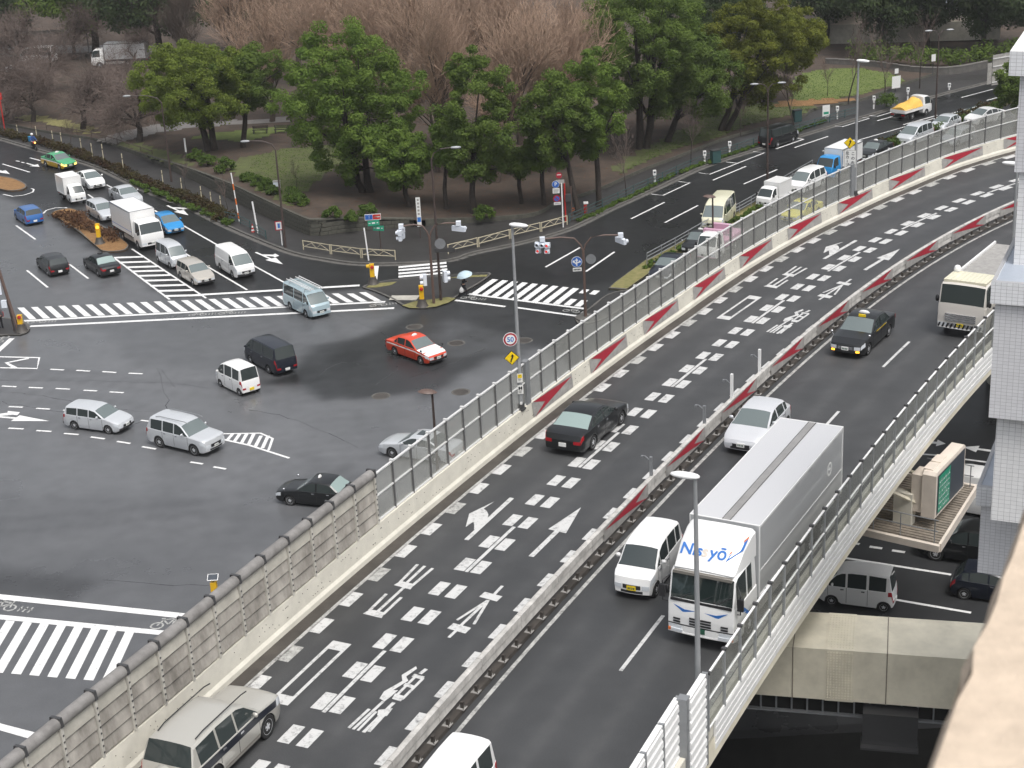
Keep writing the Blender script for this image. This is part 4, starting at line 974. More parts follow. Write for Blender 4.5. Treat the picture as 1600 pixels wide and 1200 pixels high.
for n_, c_, me in (('white', (.80, .80, .79), 0), ('silver', (.60, .62, .64), .3), ('silver_dark', (.33, .35, .37), .45), ('black', (.009, .010, .011), 0), ('navy', (.008, .011, .020), 0), ('dark_green', (.012, .02, .02), 0), ('red', (.62, .060, .022), 0), ('blue', (.022, .12, .36), .1), ('sky', (.02, .26, .60), .1), ('green', (.055, .34, .15), 0), ('gold', (.60, .38, .02), 0),
                   ('champagne', (.50, .47, .42), .25), ('beige', (.56, .53, .49), 0), ('sand', (.50, .485, .44), .3), ('pale_blue', (.36, .46, .50), .1), ('cream', (.66, .64, .48), 0), ('pink', (.62, .36, .48), 0), ('lemon', (.66, .60, .10), 0), ('tarp', (.74, .42, .07), 0), ('pearl', (.62, .61, .58), .2), ('silver_light', (.64, .65, .67), .25), ('bronze', (.27, .25, .22), .3), ('truck_box', (.62, .62, .63), .15), ('truck_side', (.50, .51, .52), .2), ('roof_cream', (.72, .68, .52), 0), ('grey', (.20, .21, .22), .3)): paint(n_, c_, metal=me, coat=.25 if max(c_) < .05 else .5)
mat('tarp_cloth', (.70, .42, .08), .7, var=.15, scale=3, bump=.3)

SPEC = dict(
 taxi=dict(L=4.69, W=1.70, fo=.85, wb=2.785, r=.31, clr=.20, top=[(0, .66), (.05, .74), (.5, .87), (1.25, .96), (1.95, 1.42), (2.2, 1.49), (2.65, 1.51), (3.15, 1.47), (3.3, 1.43), (3.80, 1.03), (4.45, .98), (4.62, .92), (4.69, .80)], c=1.25, h=1.95, rh=3.3, rb=3.80, belt=(.94, .97), win=[(1.45, 2.42), (2.52, 3.30), (3.36, 3.62)], tum=.80),
 sedan=dict(L=4.84, W=1.80, fo=.92, wb=2.85, r=.33, clr=.18, top=[(0, .58), (.06, .70), (.4, .83), (1.30, .97), (2.05, 1.39), (2.3, 1.46), (2.75, 1.48), (3.2, 1.44), (3.4, 1.39), (4.12, 1.05), (4.55, 1.02), (4.75, .96), (4.84, .74)], c=1.30, h=2.05, rh=3.4, rb=4.12, belt=(.94, .99), win=[(1.55, 2.55), (2.63, 3.42), (3.48, 3.80)], tum=.76),
 hatch=dict(L=3.90, W=1.70, fo=.78, wb=2.49, r=.30, clr=.18, top=[(0, .55), (.06, .68), (.35, .82), (.92, .98), (1.75, 1.39), (2.05, 1.46), (2.6, 1.47), (3.2, 1.40), (3.68, 1.02), (3.82, .88), (3.90, .62)], c=.92, h=1.75, rh=3.2, rb=3.68, belt=(.93, 1.0), win=[(1.15, 2.12), (2.20, 2.95), (3.0, 3.28)], tum=.76),
 fit=dict(L=3.90, W=1.70, fo=.75, wb=2.50, r=.30, clr=.17, top=[(0, .58), (.06, .72), (.35, .86), (.75, 1.0), (1.70, 1.44), (2.05, 1.51), (2.7, 1.52), (3.35, 1.44), (3.72, 1.0), (3.84, .85), (3.90, .62)], c=.75, h=1.70, rh=3.35, rb=3.72, belt=(.93, 1.0), win=[(.95, 1.25), (1.3, 2.15), (2.23, 3.05), (3.1, 3.4)], tum=.78),
 hybrid=dict(L=4.46, W=1.75, fo=.92, wb=2.70, r=.31, clr=.16, top=[(0, .56), (.06, .68), (.4, .83), (.95, 1.0), (1.95, 1.42), (2.3, 1.48), (2.75, 1.48), (3.2, 1.41), (4.18, 1.10), (4.34, 1.03), (4.46, .72)], c=.95, h=1.95, rh=3.2, rb=4.18, belt=(.94, 1.02), win=[(1.2, 1.5), (1.55, 2.45), (2.52, 3.3), (3.36, 3.7)], tum=.74),
 wagon=dict(L=4.20, W=1.69, fo=.80, wb=2.55, r=.30, clr=.18, top=[(0, .60), (.05, .72), (.5, .88), (1.02, 1.0), (1.72, 1.43), (2.1, 1.50), (3.1, 1.52), (3.92, 1.47), (4.10, 1.02), (4.16, .85), (4.20, .62)], c=1.02, h=1.72, rh=3.92, rb=4.10, belt=(.94, .98), win=[(1.22, 2.15), (2.23, 3.0), (3.08, 3.85)], tum=.80),
 suv=dict(L=4.76, W=1.88, fo=.90, wb=2.79, r=.38, clr=.26, top=[(0, .78), (.05, .98), (.18, 1.06), (1.2, 1.15), (1.85, 1.70), (2.2, 1.83), (3.2, 1.87), (4.38, 1.83), (4.62, 1.22), (4.72, 1.0), (4.76, .70)], c=1.2, h=1.85, rh=4.38, rb=4.62, belt=(1.10, 1.16), win=[(1.36, 2.38), (2.46, 3.3), (3.38, 4.28)], tum=.80),
 van=dict(L=4.70, W=1.69, fo=.99, wb=2.57, r=.32, clr=.20, top=[(0, .72), (.05, .96), (.26, 1.14), (1.02, 1.79), (1.3, 1.92), (1.8, 1.97), (3.0, 1.98), (4.42, 1.96), (4.60, 1.18), (4.66, .95), (4.70, .62)], c=.26, h=1.02, rh=4.42, rb=4.60, belt=(1.10, 1.16), win=[(.55, 1.48), (1.58, 2.92), (3.02, 4.32)], tum=.84),
 oldvan=dict(L=4.60, W=1.69, fo=.95, wb=2.45, r=.31, clr=.20, top=[(0, .70), (.04, .98), (.18, 1.12), (.78, 1.76), (1.05, 1.90), (1.6, 1.95), (3.0, 1.97), (4.38, 1.95), (4.52, 1.18), (4.57, .95), (4.60, .62)], c=.18, h=.78, rh=4.38, rb=4.52, belt=(1.06, 1.12), win=[(.40, 1.22), (1.32, 2.62), (2.72, 4.20)], tum=.84),
 keivan=dict(L=3.40, W=1.475, fo=.60, wb=2.40, r=.27, clr=.17, top=[(0, .66), (.05, .88), (.22, 1.04), (.80, 1.68), (1.05, 1.80), (1.5, 1.86), (2.3, 1.87), (3.20, 1.83), (3.34, 1.08), (3.38, .9), (3.40, .60)], c=.22, h=.80, rh=3.20, rb=3.34, belt=(1.03, 1.06), win=[(.46, 1.22), (1.32, 2.18), (2.30, 3.08)], tum=.84),
 keiwagon=dict(L=3.40, W=1.475, fo=.48, wb=2.49, r=.28, clr=.16, top=[(0, .62), (.05, .84), (.2, .93), (.48, 1.03), (1.02, 1.58), (1.28, 1.69), (1.7, 1.74), (2.4, 1.75), (3.05, 1.70), (3.30, 1.06), (3.36, .9), (3.40, .60)], c=.48, h=1.02, rh=3.05, rb=3.30, belt=(1.0, 1.06), win=[(.68, .92), (.97, 1.72), (1.82, 2.52), (2.60, 2.98)], tum=.84),
 minivan=dict(L=4.70, W=1.73, fo=.90, wb=2.80, r=.32, clr=.17, top=[(0, .60), (.05, .82), (.3, .94), (.78, 1.08), (1.70, 1.68), (2.1, 1.80), (3.0, 1.83), (4.18, 1.77), (4.56, 1.12), (4.64, .95), (4.70, .62)], c=.78, h=1.70, rh=4.18, rb=4.56, belt=(1.02, 1.10), win=[(1.0, 1.35), (1.42, 2.3), (2.4, 3.3), (3.4, 4.2)], tum=.80),
 longvan=dict(L=5.2, W=1.88, fo=1.05, wb=3.11, r=.33, clr=.20, top=[(0, .75), (.05, .98), (.26, 1.16), (1.05, 1.95), (1.4, 2.16), (1.9, 2.25), (3.2, 2.27), (4.92, 2.24), (5.10, 1.2), (5.16, .95), (5.20, .62)], c=.26, h=1.05, rh=4.92, rb=5.10, belt=(1.12, 1.18), win=[(.55, 1.5), (1.6, 3.2), (3.3, 4.8)], tum=.82),
 cab_small=dict(L=1.65, W=1.72, fo=.98, wb=2.5, r=.34, clr=.30, top=[(0, .82), (.03, 1.10), (.10, 1.28), (.48, 1.98), (.70, 2.08), (1.2, 2.10), (1.60, 2.08), (1.63, 1.4), (1.65, 1.0)], c=.10, h=.48, rh=1.60, rb=1.63, belt=(1.20, 1.24), win=[(.32, 1.25)], tum=.86, one=True),
 cab_kei=dict(L=1.30, W=1.48, fo=.62, wb=2.3, r=.27, clr=.22, top=[(0, .66), (.04, .88), (.18, 1.02), (.62, 1.60), (.80, 1.70), (1.0, 1.73), (1.26, 1.73), (1.28, 1.1), (1.30, .8)], c=.18, h=.62, rh=1.26, rb=1.28, belt=(1.02, 1.04), win=[(.38, 1.08)], tum=.86, one=True),
 cab_mid=dict(L=1.72, W=2.12, fo=1.05, wb=3.6, r=.40, clr=.36, top=[(0, .95), (.03, 1.32), (.09, 1.48), (.36, 2.30), (.55, 2.42), (1.2, 2.45), (1.66, 2.43), (1.69, 1.6), (1.72, 1.1)], c=.09, h=.36, rh=1.66, rb=1.69, belt=(1.40, 1.44), win=[(.26, 1.25)], tum=.88, one=True),
 cab_big=dict(L=2.0, W=2.40, fo=1.32, wb=5.5, r=.50, clr=.36, top=[(0, 1.05), (.03, 1.55), (.07, 1.70), (.26, 2.58), (.42, 2.68), (1.1, 2.70), (1.94, 2.70), (1.97, 1.8), (2.0, 1.2)], c=.07, h=.26, rh=1.94, rb=1.97, belt=(1.60, 1.62), win=[(.24, 1.10), (1.2, 1.62)], tum=.92, one=True),
)
def pw(pts, x):
    if x <= pts[0][0]: return pts[0][1]
    for (a, p), (b, q) in zip(pts, pts[1:]):
        if x <= b: return p + (q - p) * (x - a) / (b - a)
    return pts[-1][1]
class Loft:
    def __init__(s, S):
        s.S = S; L, fo, wb, r = S['L'], S['fo'], S['wb'], S['r']
        s.ax = [fo] if S.get('one') else [fo, fo + wb]; s.Ra = r + .055
        xs = [p[0] for p in S['top']] + [x for w_ in S['win'] for x in w_] + [.02, .15, .3, .5, L - .04, L - .12, L - .3]
        for a in s.ax: xs += [a + k * s.Ra for k in (-1.03, -1, -.92, -.7, -.38, 0, .38, .7, .92, 1, 1.03)]
        xs = sorted(x for x in xs if 0 <= x <= L); out = [xs[0]]
        for x in xs[1:]:
            if x - out[-1] > .012: out.append(x)
        out[-1] = L; s.xs = out; s.roof = max(p[1] for p in S['top'])
    def sec(s, x):
        S = s.S; L, W, r, clr = S['L'], S['W'], S['r'], S['clr']
        wf = 1 - .13 * max(0, 1 - x / .55) ** 2.2 - .10 * max(0, 1 - (L - x) / .45) ** 2.2
        if S.get('one'): wf = 1 - .06 * max(0, 1 - x / .35) ** 2
        w = W / 2 * wf; zt = pw(S['top'], x)
        zb = min(lerp(S['belt'][0], S['belt'][1], x / L), zt - .045)
        arch = 0; zc = clr + .10 * max(0, 1 - x / .25) + .12 * max(0, 1 - (L - x) / .25)
        for a in s.ax:
            if abs(x - a) <= s.Ra * 1.001: arch = r + math.sqrt(max(0, s.Ra ** 2 - (x - a) ** 2)) - .02
        z1 = max(zc, arch); z2 = max(zc + .08, arch + .005); z3 = max(z2 + .02, min(zb - .05, lerp(clr, zb, .66)))
        z1 = min(z1, zb - .1); z2 = min(z2, zb - .08); z3 = min(z3, zb - .04)
        h = zt - zb; yb = w * .962; yr = w * S['tum']; full = s.roof - zb
        th = lambda z: yb + (yr - yb) * max(0, z - zb) / max(.3, full)
        z6 = zb + h - min(.105, .62 * h); z7 = zb + h - min(.040, .28 * h)
        y6 = th(z6); y7 = th(z7) - min(.055, .35 * h + .01)
        pts = [(0, z1), (w * .955, z1), (w * .99, z2), (w, z3), (w * .985, zb - .012), (yb, zb + .004), (y6, z6), (y7, z7), (y7 * .58, zt - min(.008, .05 * h)), (0, zt)]
        return pts, w
    def bow(s, x, y, w):
        L = s.S['L']; b1, b2 = (.05, .03) if s.S.get('one') else (.085, .05)
        q = 1 - min(1, abs(y) / max(w, .1)) ** 2
        return x - b1 * q * max(0, 1 - x / .7) ** 1.5 + b2 * q * max(0, 1 - (L - x) / .6) ** 1.5
    def X(s, x): return s.S['fo'] + s.S['wb'] / 2 - x
    def at(s, x, t, side, o=0):
        def raw(x_, t_):
            p, w = s.sec(max(0, min(s.S['L'], x_))); k = min(8, int(t_)); f = t_ - k
            y = lerp(p[k][0], p[k + 1][0], f); z = lerp(p[k][1], p[k + 1][1], f)
            return Vector((s.X(s.bow(x_, y, w)), y * side, z))
        P = raw(x, t)
        if o:
            e = .02; x0 = max(0, min(s.S['L'] - e, x - e / 2)); du = raw(x0 + e, t) - raw(x0, t); t0 = max(0, min(8.98, t - .01)); dv = raw(x, t0 + .02) - raw(x, t0)
            nn = du.cross(dv)
            if nn.length > 1e-9:
                nn.normalize()
                if nn.y * side < 0 and abs(nn.y) > .05 or (abs(nn.y) <= .05 and nn.z < 0): nn = -nn
                P = P + nn * o
        return P
    def patch(s, b, x0, x1, t0, t1, side, o, nx=4, nt=3, mi=0):
        vs = [s.at(lerp(x0, x1, i / nx), lerp(t0, t1, j / nt), side, oo) for oo in (o, -.01) for i in range(nx + 1) for j in range(nt + 1)]
        m = nt + 1; q = (nx + 1) * m; fs = [(i * m + j, (i + 1) * m + j, (i + 1) * m + j + 1, i * m + j + 1) for i in range(nx) for j in range(nt)]
        rim = [i * m for i in range(nx + 1)] + [nx * m + j for j in range(1, m)] + [i * m + nt for i in range(nx - 1, -1, -1)] + [j for j in range(nt - 1, 0, -1)]
        fs += [(a, c, c + q, a + q) for a, c in zip(rim, rim[1:] + rim[:1])]
        b.add(vs, fs, mi); return b
    def cap(s, b, y0, y1, z0, z1, front=True, o=.012, n=4, mi=0):
        x = 0 if front else s.S['L']; w = s.sec(x)[1]; sg = 1 if front else -1
        vs = [Vector((s.X(s.bow(x, lerp(y0, y1, i / n), w)) + sg * oo, lerp(y0, y1, i / n), z)) for oo in (o, -.02) for i in range(n + 1) for z in (z0, z1)]
        q = 2 * (n + 1); fs = [(2 * i, 2 * i + 2, 2 * i + 3, 2 * i + 1) for i in range(n)] + [(2 * i + 1, 2 * i + 3, 2 * i + 3 + q, 2 * i + 1 + q) for i in range(n)] + [(2 * i, 2 * i + q, 2 * i + 2 + q, 2 * i + 2) for i in range(n)] + [(0, 1, 1 + q, q), (2 * n, 2 * n + q, 2 * n + 1 + q, 2 * n + 1)]
        b.add(vs, fs, mi); return b
    def build(s):
        S = s.S; xs = s.xs; C = []; ring = [(0, 1)] + [(k, 1) for k in range(1, 9)] + [(9, 1)] + [(k, -1) for k in range(8, 0, -1)]
        for x in xs:
            p, w = s.sec(x); C.append([(s.X(s.bow(x, p[k][0], w)), p[k][0] * sd, p[k][1]) for k, sd in ring])
        out = {}
        def get(key): return out.setdefault(key, [[], {}, []])
        def face(key, idx):
            d = get(key); f = []
            for i, j in idx:
                if (i, j) not in d[1]: d[1][i, j] = len(d[0]); d[0].append(C[i][j])
                f.append(d[1][i, j])
            d[2].append(tuple(f))
        n = len(ring)
        for i in range(len(xs) - 1):
            xm = (xs[i] + xs[i + 1]) / 2
            for j in range(n):
                k = ring[j][0]; k2 = ring[(j + 1) % n][0]; lo = min(k, k2); sd = 1 if j < 9 else -1
                key = ('body', 0, 0)
                if lo == 0: key = ('underbody', 0, 0)
                elif lo == 5 and S['win']:
                    for wi, (a, c) in enumerate(S['win']):
                        if a <= xm <= c: key = ('side_window', wi, sd)
                elif lo >= 7 and S['c'] < xm < S['h']: key = ('windshield', 0, 0)
                elif lo >= 7 and S['rh'] < xm < S['rb'] and not S.get('one'): key = ('rear_window', 0, 0)
                elif lo in (1, 2): key = ('lower', 0, 0)
                face(key, [(i, j), (i, (j + 1) % n), (i + 1, (j + 1) % n), (i + 1, j)])
        for fr, i, x in ((1, 0, 0), (0, len(xs) - 1, S['L'])):
            p, w = s.sec(x); d = get(('body', 0, 0)); base = len(d[0]); m = 7
            for k in range(1, 10):
                for q in range(m): y = lerp(-p[k][0], p[k][0], q / (m - 1)); d[0].append((s.X(s.bow(x, y, w)), y, p[k][1]))
            for k in range(8):
                for q in range(m - 1):
                    f = (base + k * m + q, base + k * m + q + 1, base + (k + 1) * m + q + 1, base + (k + 1) * m + q); d[2].append(f if fr else f[::-1])
        return out
LOFT = {}; CACHE = {}
def finish(b, name, smooth=38):
    m = b.mesh(name); m.polygons.foreach_set('use_smooth', [True] * len(m.polygons)); m.set_sharp_from_angle(angle=R(smooth)); return m
def wheel_meshes(r, wd=.19):
    key = ('wheel', r, wd)
    if key not in CACHE:
        M = Matrix.Rotation(R(90), 4, 'X'); b = MB()
        b.lathe([(r * .62, -wd * .42), (r * .93, -wd * .5), (r, -wd * .38), (r, wd * .38), (r * .93, wd * .5), (r * .62, wd * .42)], 20, M); ty = finish(b, 'tyre')
        b = MB(); n = 20; q = r * .66
        for sg in (-1, 1):
            base = len(b.v); y = sg * wd * .44
            b.v += [(0, y * 1.02, 0)] + [(q * .30 * math.cos(k * 2 * math.pi / n), y * 1.02, q * .30 * math.sin(k * 2 * math.pi / n)) for k in range(n)] + [(q * .84 * math.cos(k * 2 * math.pi / n), y * .86, q * .84 * math.sin(k * 2 * math.pi / n)) for k in range(n)] + [(q * math.cos(k * 2 * math.pi / n), y, q * math.sin(k * 2 * math.pi / n)) for k in range(n)]
            for k in range(n):
                k2 = (k + 1) % n
                for f, mi in (((base, base + 1 + k, base + 1 + k2), 0), ((base + 1 + k, base + 1 + n + k, base + 1 + n + k2, base + 1 + k2), 0 if k % 4 < 2 else 1), ((base + 1 + n + k, base + 1 + 2 * n + k, base + 1 + 2 * n + k2, base + 1 + n + k2), 0)): b.f.append(f); b.mi.append(mi)
        CACHE[key] = (ty, b.mesh('rim'))
        CACHE[key][1].materials.append(MATS['rim']); CACHE[key][1].materials.append(MATS['rim_gap'])
        CACHE[key][0].materials.append(MATS['tyre'])
    return CACHE[key]
def add_wheel(t, x, y, r, wd=.19):
    ty, rm = wheel_meshes(r, wd); w_ = mk('wheel', ty, [], t); w_.location = (x, y, r); w_.name = 'wheel'
    mk('rim', rm, [], w_); return w_
def mkc(key, build, name, m, t):
    """object from a cached mesh with its own material"""
    if key not in CACHE:
        me = build(); me.materials.append(MATS[m]); CACHE[key] = me
    o = bpy.data.objects.new(name, CACHE[key]); col.objects.link(o); o.parent = t
    if CACHE[key].materials[0] is not MATS[m]: o.material_slots[0].link = 'OBJECT'; o.material_slots[0].material = MATS[m]
    return o
def body(t, kind, color, lower=None, glass='glass_car', front='glass_front_skylit', panel=(), rearg=None):
    """hang the lofted body and its windows, lamps, plates, seams and wheels on T"""
    S = SPEC[kind]; lf = LOFT.setdefault(kind, Loft(S))
    if (kind, 'loft') not in CACHE: CACHE[kind, 'loft'] = lf.build()
    B = CACHE[kind, 'loft']
    for (nm, wi, sd), (v, _, f) in B.items():
        def bd(v=v, f=f, nm=nm):
            b = MB(); b.add(v, f); return finish(b, nm, 32)
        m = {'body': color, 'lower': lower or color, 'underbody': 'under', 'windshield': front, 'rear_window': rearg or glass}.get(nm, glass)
        if nm == 'side_window' and wi in panel: m = color
        mkc((kind, nm, wi, sd), bd, {'lower': 'lower_panel'}.get(nm, nm), m, t)
    return S, lf
def details(t, kind, S, lf, color, lamps='head_lamp', mirror='paint_black', grille='plastic_dark', plate='plate_white', rear=True, bumper=None, seams=True, handle='chrome', fmirror=False):
    L, W = S['L'], S['W']; w0 = lf.sec(0)[1]; z0 = S['top'][0][1]; clr = S['clr']; zb = S['belt'][0]; one = S.get('one')
    zl0, zl1 = (z0 * .70, z0 * .95) if not one else (clr + .18, clr + .36)
    for sd in (1, -1):
        def hb(sd=sd):
            b = MB(); lf.cap(b, sd * w0 * .58, sd * w0 * .97, zl0, zl1, True, .014)
            if not one: lf.patch(b, .01, .34, 4.0 - 1.0, 4.05, sd, .012)
            return finish(b, 'headlight')
        mkc((kind, 'hl', sd), hb, 'headlight', lamps, t)
        if rear and not one:
            wr = lf.sec(L)[1]; ztop = S['top'][-1][1]
            def tb(sd=sd):
                b = MB(); lf.cap(b, sd * wr * .62, sd * wr * .98, ztop * .80, ztop * .99, False, .012); lf.patch(b, L - .22, L - .01, 3.3, 4.4, sd, .012); return finish(b, 'taillight')
            mkc((kind, 'tl', sd), tb, 'taillight', 'tail_lamp', t)
        def mbm(sd=sd):
            b = MB()
            if fmirror: p = lf.at(.62, 4.6, sd); q = p + Vector((0, .10 * sd, .16)); b.tube([p, q], .012); c = q + Vector((0, 0, .04))
            else: p = lf.at(S['c'] + (.42 if not one else .2), 5.1, sd); c = p + Vector((0, .13 * sd, .10)); b.tube([p, c], .02)
            sz = (.07, .07, .06) if fmirror else ((.06, .10, .075) if not one else (.06, .10, .17))
            b.lathe([(.2, -1), (.8, -.8), (1, 0), (.8, .8), (.2, 1)], 8, Matrix.Translation(c) @ Matrix.Diagonal((*sz, 1))); return finish(b, 'mirror', 60)
        mkc((kind, 'mir', sd, fmirror), mbm, 'mirror', mirror, t)
        if seams and not one:
            def sm(sd=sd):
                b = MB()
                ends = [S['win'][0][0] - .05] + [(a[1] + c[0]) / 2 for a, c in zip(S['win'], S['win'][1:])]
                for x in ends[:3]: lf.patch(b, x, x + .018, 1.8, 5.0, sd, .004, 1, 8)
                return b.mesh('door_seams')
            mkc((kind, 'seam', sd), sm, 'door_seam', 'seam', t)
            for wi, (a, c) in enumerate(S['win'][:2]):
                def hd(sd=sd, c=c):
                    b = MB(); lf.patch(b, c - .22, c - .06, 3.55, 3.75, sd, .025, 2, 1); return b.mesh('door_handle')
                mkc((kind, 'hd', sd, wi), hd, 'door_handle', handle, t)
    def gr(): b = MB(); lf.cap(b, -w0 * .50, w0 * .50, zl0 * 1.02, zl1, True, .016); return b.mesh('grille')
    mkc((kind, 'grille'), gr, 'grille', grille, t)
    def lg(): b = MB(); lf.cap(b, -w0 * .62, w0 * .62, clr + .13, clr + .22, True, .012); return b.mesh('air_intake')
    if not one: mkc((kind, 'intake'), lg, 'air_intake', 'plastic_dark', t)
    if bumper:
        def bp():
            b = MB(); zt_ = zl0 - .03; zl = clr + .10
            for sd in (1, -1): lf.cap(b, 0, sd * w0 * 1.0, zl, zt_, True, .03)
            for sd in (1, -1):
                wr = lf.sec(L)[1]
                if not one: lf.cap(b, 0, sd * wr, clr + .14, S['top'][-1][1] * .74, False, .03)
            return b.mesh('bumper')
        mkc((kind, 'bumper'), bp, 'bumper', bumper, t)
    def pf(): b = MB(); z = clr + .24 if not one else clr + .22; lf.cap(b, -.165, .165, z, z + .165, True, .034, 2); return b.mesh('licence_plate')
    pp = mkc((kind, 'pf'), pf, 'licence_plate', plate, t)
    def pt():
        b = MB(); z = clr + .28 if not one else clr + .26
        for i in range(4): lf.cap(b, -.12 + i * .062 + (.012 if i > 1 else 0), -.08 + i * .062 + (.012 if i > 1 else 0), z, z + .075, True, .037, 1)
        return b.mesh('plate_number')
    mkc((kind, 'pt'), pt, 'plate_number', 'plate_text', pp)
    if rear and not one:
        def prr(): b = MB(); z = min(S['top'][-1][1] * .62, .75); lf.cap(b, -.165, .165, z, z + .165, False, .034, 2); return b.mesh('licence_plate')
        mkc((kind, 'pr'), prr, 'licence_plate', plate, t)
    y = W / 2 - .105
    for a in ([S['wb'] / 2] if one else [S['wb'] / 2, -S['wb'] / 2]):
        for sd in (1, -1): add_wheel(t, a, y * sd, S['r'])
def wheels_pos(front, rear, z, spec):
    """where a vehicle stands, from where its two near-side wheels touch the ground"""
    A, B = G(*front, z), G(*rear, z); h = A - B; rz = math.atan2(h.y, h.x); m = (A + B) / 2
    n = Vector((-h.y, h.x, 0)).normalized()
    if n.dot(m - Vector((0, 0, z))) < 0: n = -n
    m = m + n * (spec['W'] / 2 - .1); return Vector((m.x, m.y, z)), rz
def nose_pos(nose, toward, z, spec):
    """from the ground point under the middle of the front bumper and a point it is heading for"""
    A, B = G(*nose, z), G(*toward, z); h = (B - A); rz = math.atan2(h.y, h.x); m = A - h.normalized() * (spec['fo'] + spec['wb'] / 2)
    return Vector((m.x, m.y, z)), rz
def deck_pos(u, d, toward_cam, spec=None): return D(u, d, DZ), heading(u) + (math.pi if toward_cam else 0)
def car(name, label, cat, pos, kind, color, lower=None, group=None, glass='glass_car', front='glass_front_skylit', panel=(), rearg=None, **kw):
    loc, rz = pos; t = thing(name, label, cat, loc, rz, group)
    S, lf = body(t, kind, 'paint_' + color, ('paint_' + lower) if lower else None, glass, front, panel, rearg)
    kw.setdefault('mirror', 'paint_' + color); details(t, kind, S, lf, 'paint_' + color, **kw); return t
def roof_lamp(t, kind, m='plate_white', w_=.22):
    S = SPEC[kind]; z = pw(S['top'], S['h'] + .45); x = LOFT[kind].X(S['h'] + .45)
    b = MB().lathe([(.10, 0), (.11, .03), (.07, .12), (.03, .14)], 10, Matrix.Translation((x, 0, z)) @ Matrix.Diagonal((.8, w_ / .1, 1, 1))); mk('roof_lamp', b, m, t, smooth=50)
def side_stripe(t, kind, m, t0, t1, x0=.3, x1=None):
    lf = LOFT[kind]; x1 = x1 or SPEC[kind]['L'] - .2
    for sd in (1, -1): mk('side_stripe', lf.patch(MB(), x0, x1, t0, t1, sd, .006, 24, 2), m, t)
def roof_panel(t, kind, m, x0, x1, t0=7.1):
    lf = LOFT[kind]
    for sd in (1, -1): mk('painted_hood', lf.patch(MB(), x0, x1, t0, 9, sd, .006, 6, 3), m, t)
GC = 'vehicles on the street crossing'; GL = 'vehicles queuing on the west arm'; GR = 'vehicles queuing beyond the clear screen'; GD = 'vehicles on the viaduct'; GU = 'vehicles on the street below the viaduct'
P = wheels_pos; SP_ = SPEC
car('station_wagon', 'silver compact estate car heading for the small hatched triangle', 'car', P((170.7, 678), (118.7, 670.7), 0, SP_['wagon']), 'wagon', 'silver', group=GC, bumper='plastic_dark')
t = car('offroad_car', 'large silver off-road car in front of the small hatched triangle', 'car', P((306, 712), (250.7, 698.7), 0, SP_['suv']), 'suv', 'silver', group=GC)
for sd in (1, -1): mk('roof_rail', MB().tube([(.9, .62 * sd, 1.86), (.6, .63 * sd, 1.93), (-1.4, .63 * sd, 1.93), (-1.7, .62 * sd, 1.86)], .025), 'grey_metal', t)
car('minivan', 'small boxy white van with black rear window on the crossing', 'van', P((346, 604), (376, 618.7), 0, SP_['keivan']), 'keivan', 'white', group=GC, plate='plate_yellow')
car('delivery_van', 'dark navy van behind the small white van on the crossing', 'van', P((393, 568), (422, 583.7), 0, SP_['van']), 'van', 'navy', group=GC)
t = car('work_van', 'pale blue van with ladders on its roof crossing the long crosswalk', 'van', P((479.5, 496), (455, 483.7), 0, SP_['oldvan']), 'oldvan', 'pale_blue', group=GC, bumper='paint_pale_blue')
for y in (-.45, .30):
    b = MB()
    for dy in (0, .30): b.tube([(1.75, y + dy - .05, 2.12), (-2.0, y + dy - .05, 2.16)], .03)
    for k in range(11): b.tube([(1.6 - k * .34, y - .05, 2.13), (1.6 - k * .34, y + .25, 2.13)], .02)
    mk('ladder', b, 'rail_metal', t)
for x in (1.1, -1.3): mk('roof_rack', MB().tube([(x, -.68, 1.88), (x, -.66, 2.08), (x, .66, 2.08), (x, .68, 1.88)], .025), 'grey_metal', t)
t = car('taxi', 'red taxi with a white bonnet in the middle of the crossing', 'taxi', P((658, 569), (619.5, 555), 0, SP_['taxi']), 'taxi', 'red', group=GC, bumper='plastic_dark', fmirror=True, mirror='plastic_dark')
roof_lamp(t, 'taxi'); side_stripe(t, 'taxi', 'plate_white', 3.25, 3.55); roof_panel(t, 'taxi', 'paint_white', .08, 1.2, 5.6)
car('cargo_van', 'white panel van alone on the lane nearest the park kerb', 'van', P((364.5, 434), (346, 422.5), 0, SP_['van']), 'van', 'white', group=GL, panel=(1, 2), bumper='plastic_dark', mirror='plastic_dark')
car('station_wagon', 'champagne estate car at the head of the queue beside the hatched bars', 'car', P((302.5, 446), (284, 435), 0, SP_['wagon']), 'wagon', 'champagne', group=GL, bumper='plastic_dark')
car('minivan', 'silver one-box small van between the white lorry and the champagne estate', 'van', P((266, 418.7), (249.5, 410), 0, SP_['keivan']), 'keivan', 'silver', group=GL, plate='plate_yellow')
car('hatchback', 'bright blue hatchback beside the cab of the white lorry', 'car', nose_pos((276, 367), (300, 381), 0, SP_['fit']), 'fit', 'sky', group=GL)
car('estate_car', 'pale silver estate car hidden behind the white lorry box', 'car', P((156, 346), (142, 338), 0, SP_['wagon']), 'wagon', 'silver', group=GL)
car('sedan', 'silver saloon car peeping over the roof of the white lorry', 'car', nose_pos((212, 322), (240, 337), 0, SP_['sedan']), 'sedan', 'silver', group=GL)
car('hybrid_car', 'white smooth liftback car behind the small white box lorry', 'car', P((138, 296.5), (122.5, 287), 0, SP_['hybrid']), 'hybrid', 'white', group=GL)
t = car('taxi', 'green and yellow taxi with lit lamps behind the motorcycle rider', 'taxi', P((94, 265.7), (73, 260), 0, SP_['taxi']), 'taxi', 'green', 'gold', group=GL, bumper='plastic_dark', lamps='head_lamp_on'); roof_lamp(t, 'taxi'); side_stripe(t, 'taxi', 'plate_white', 3.0, 3.4)
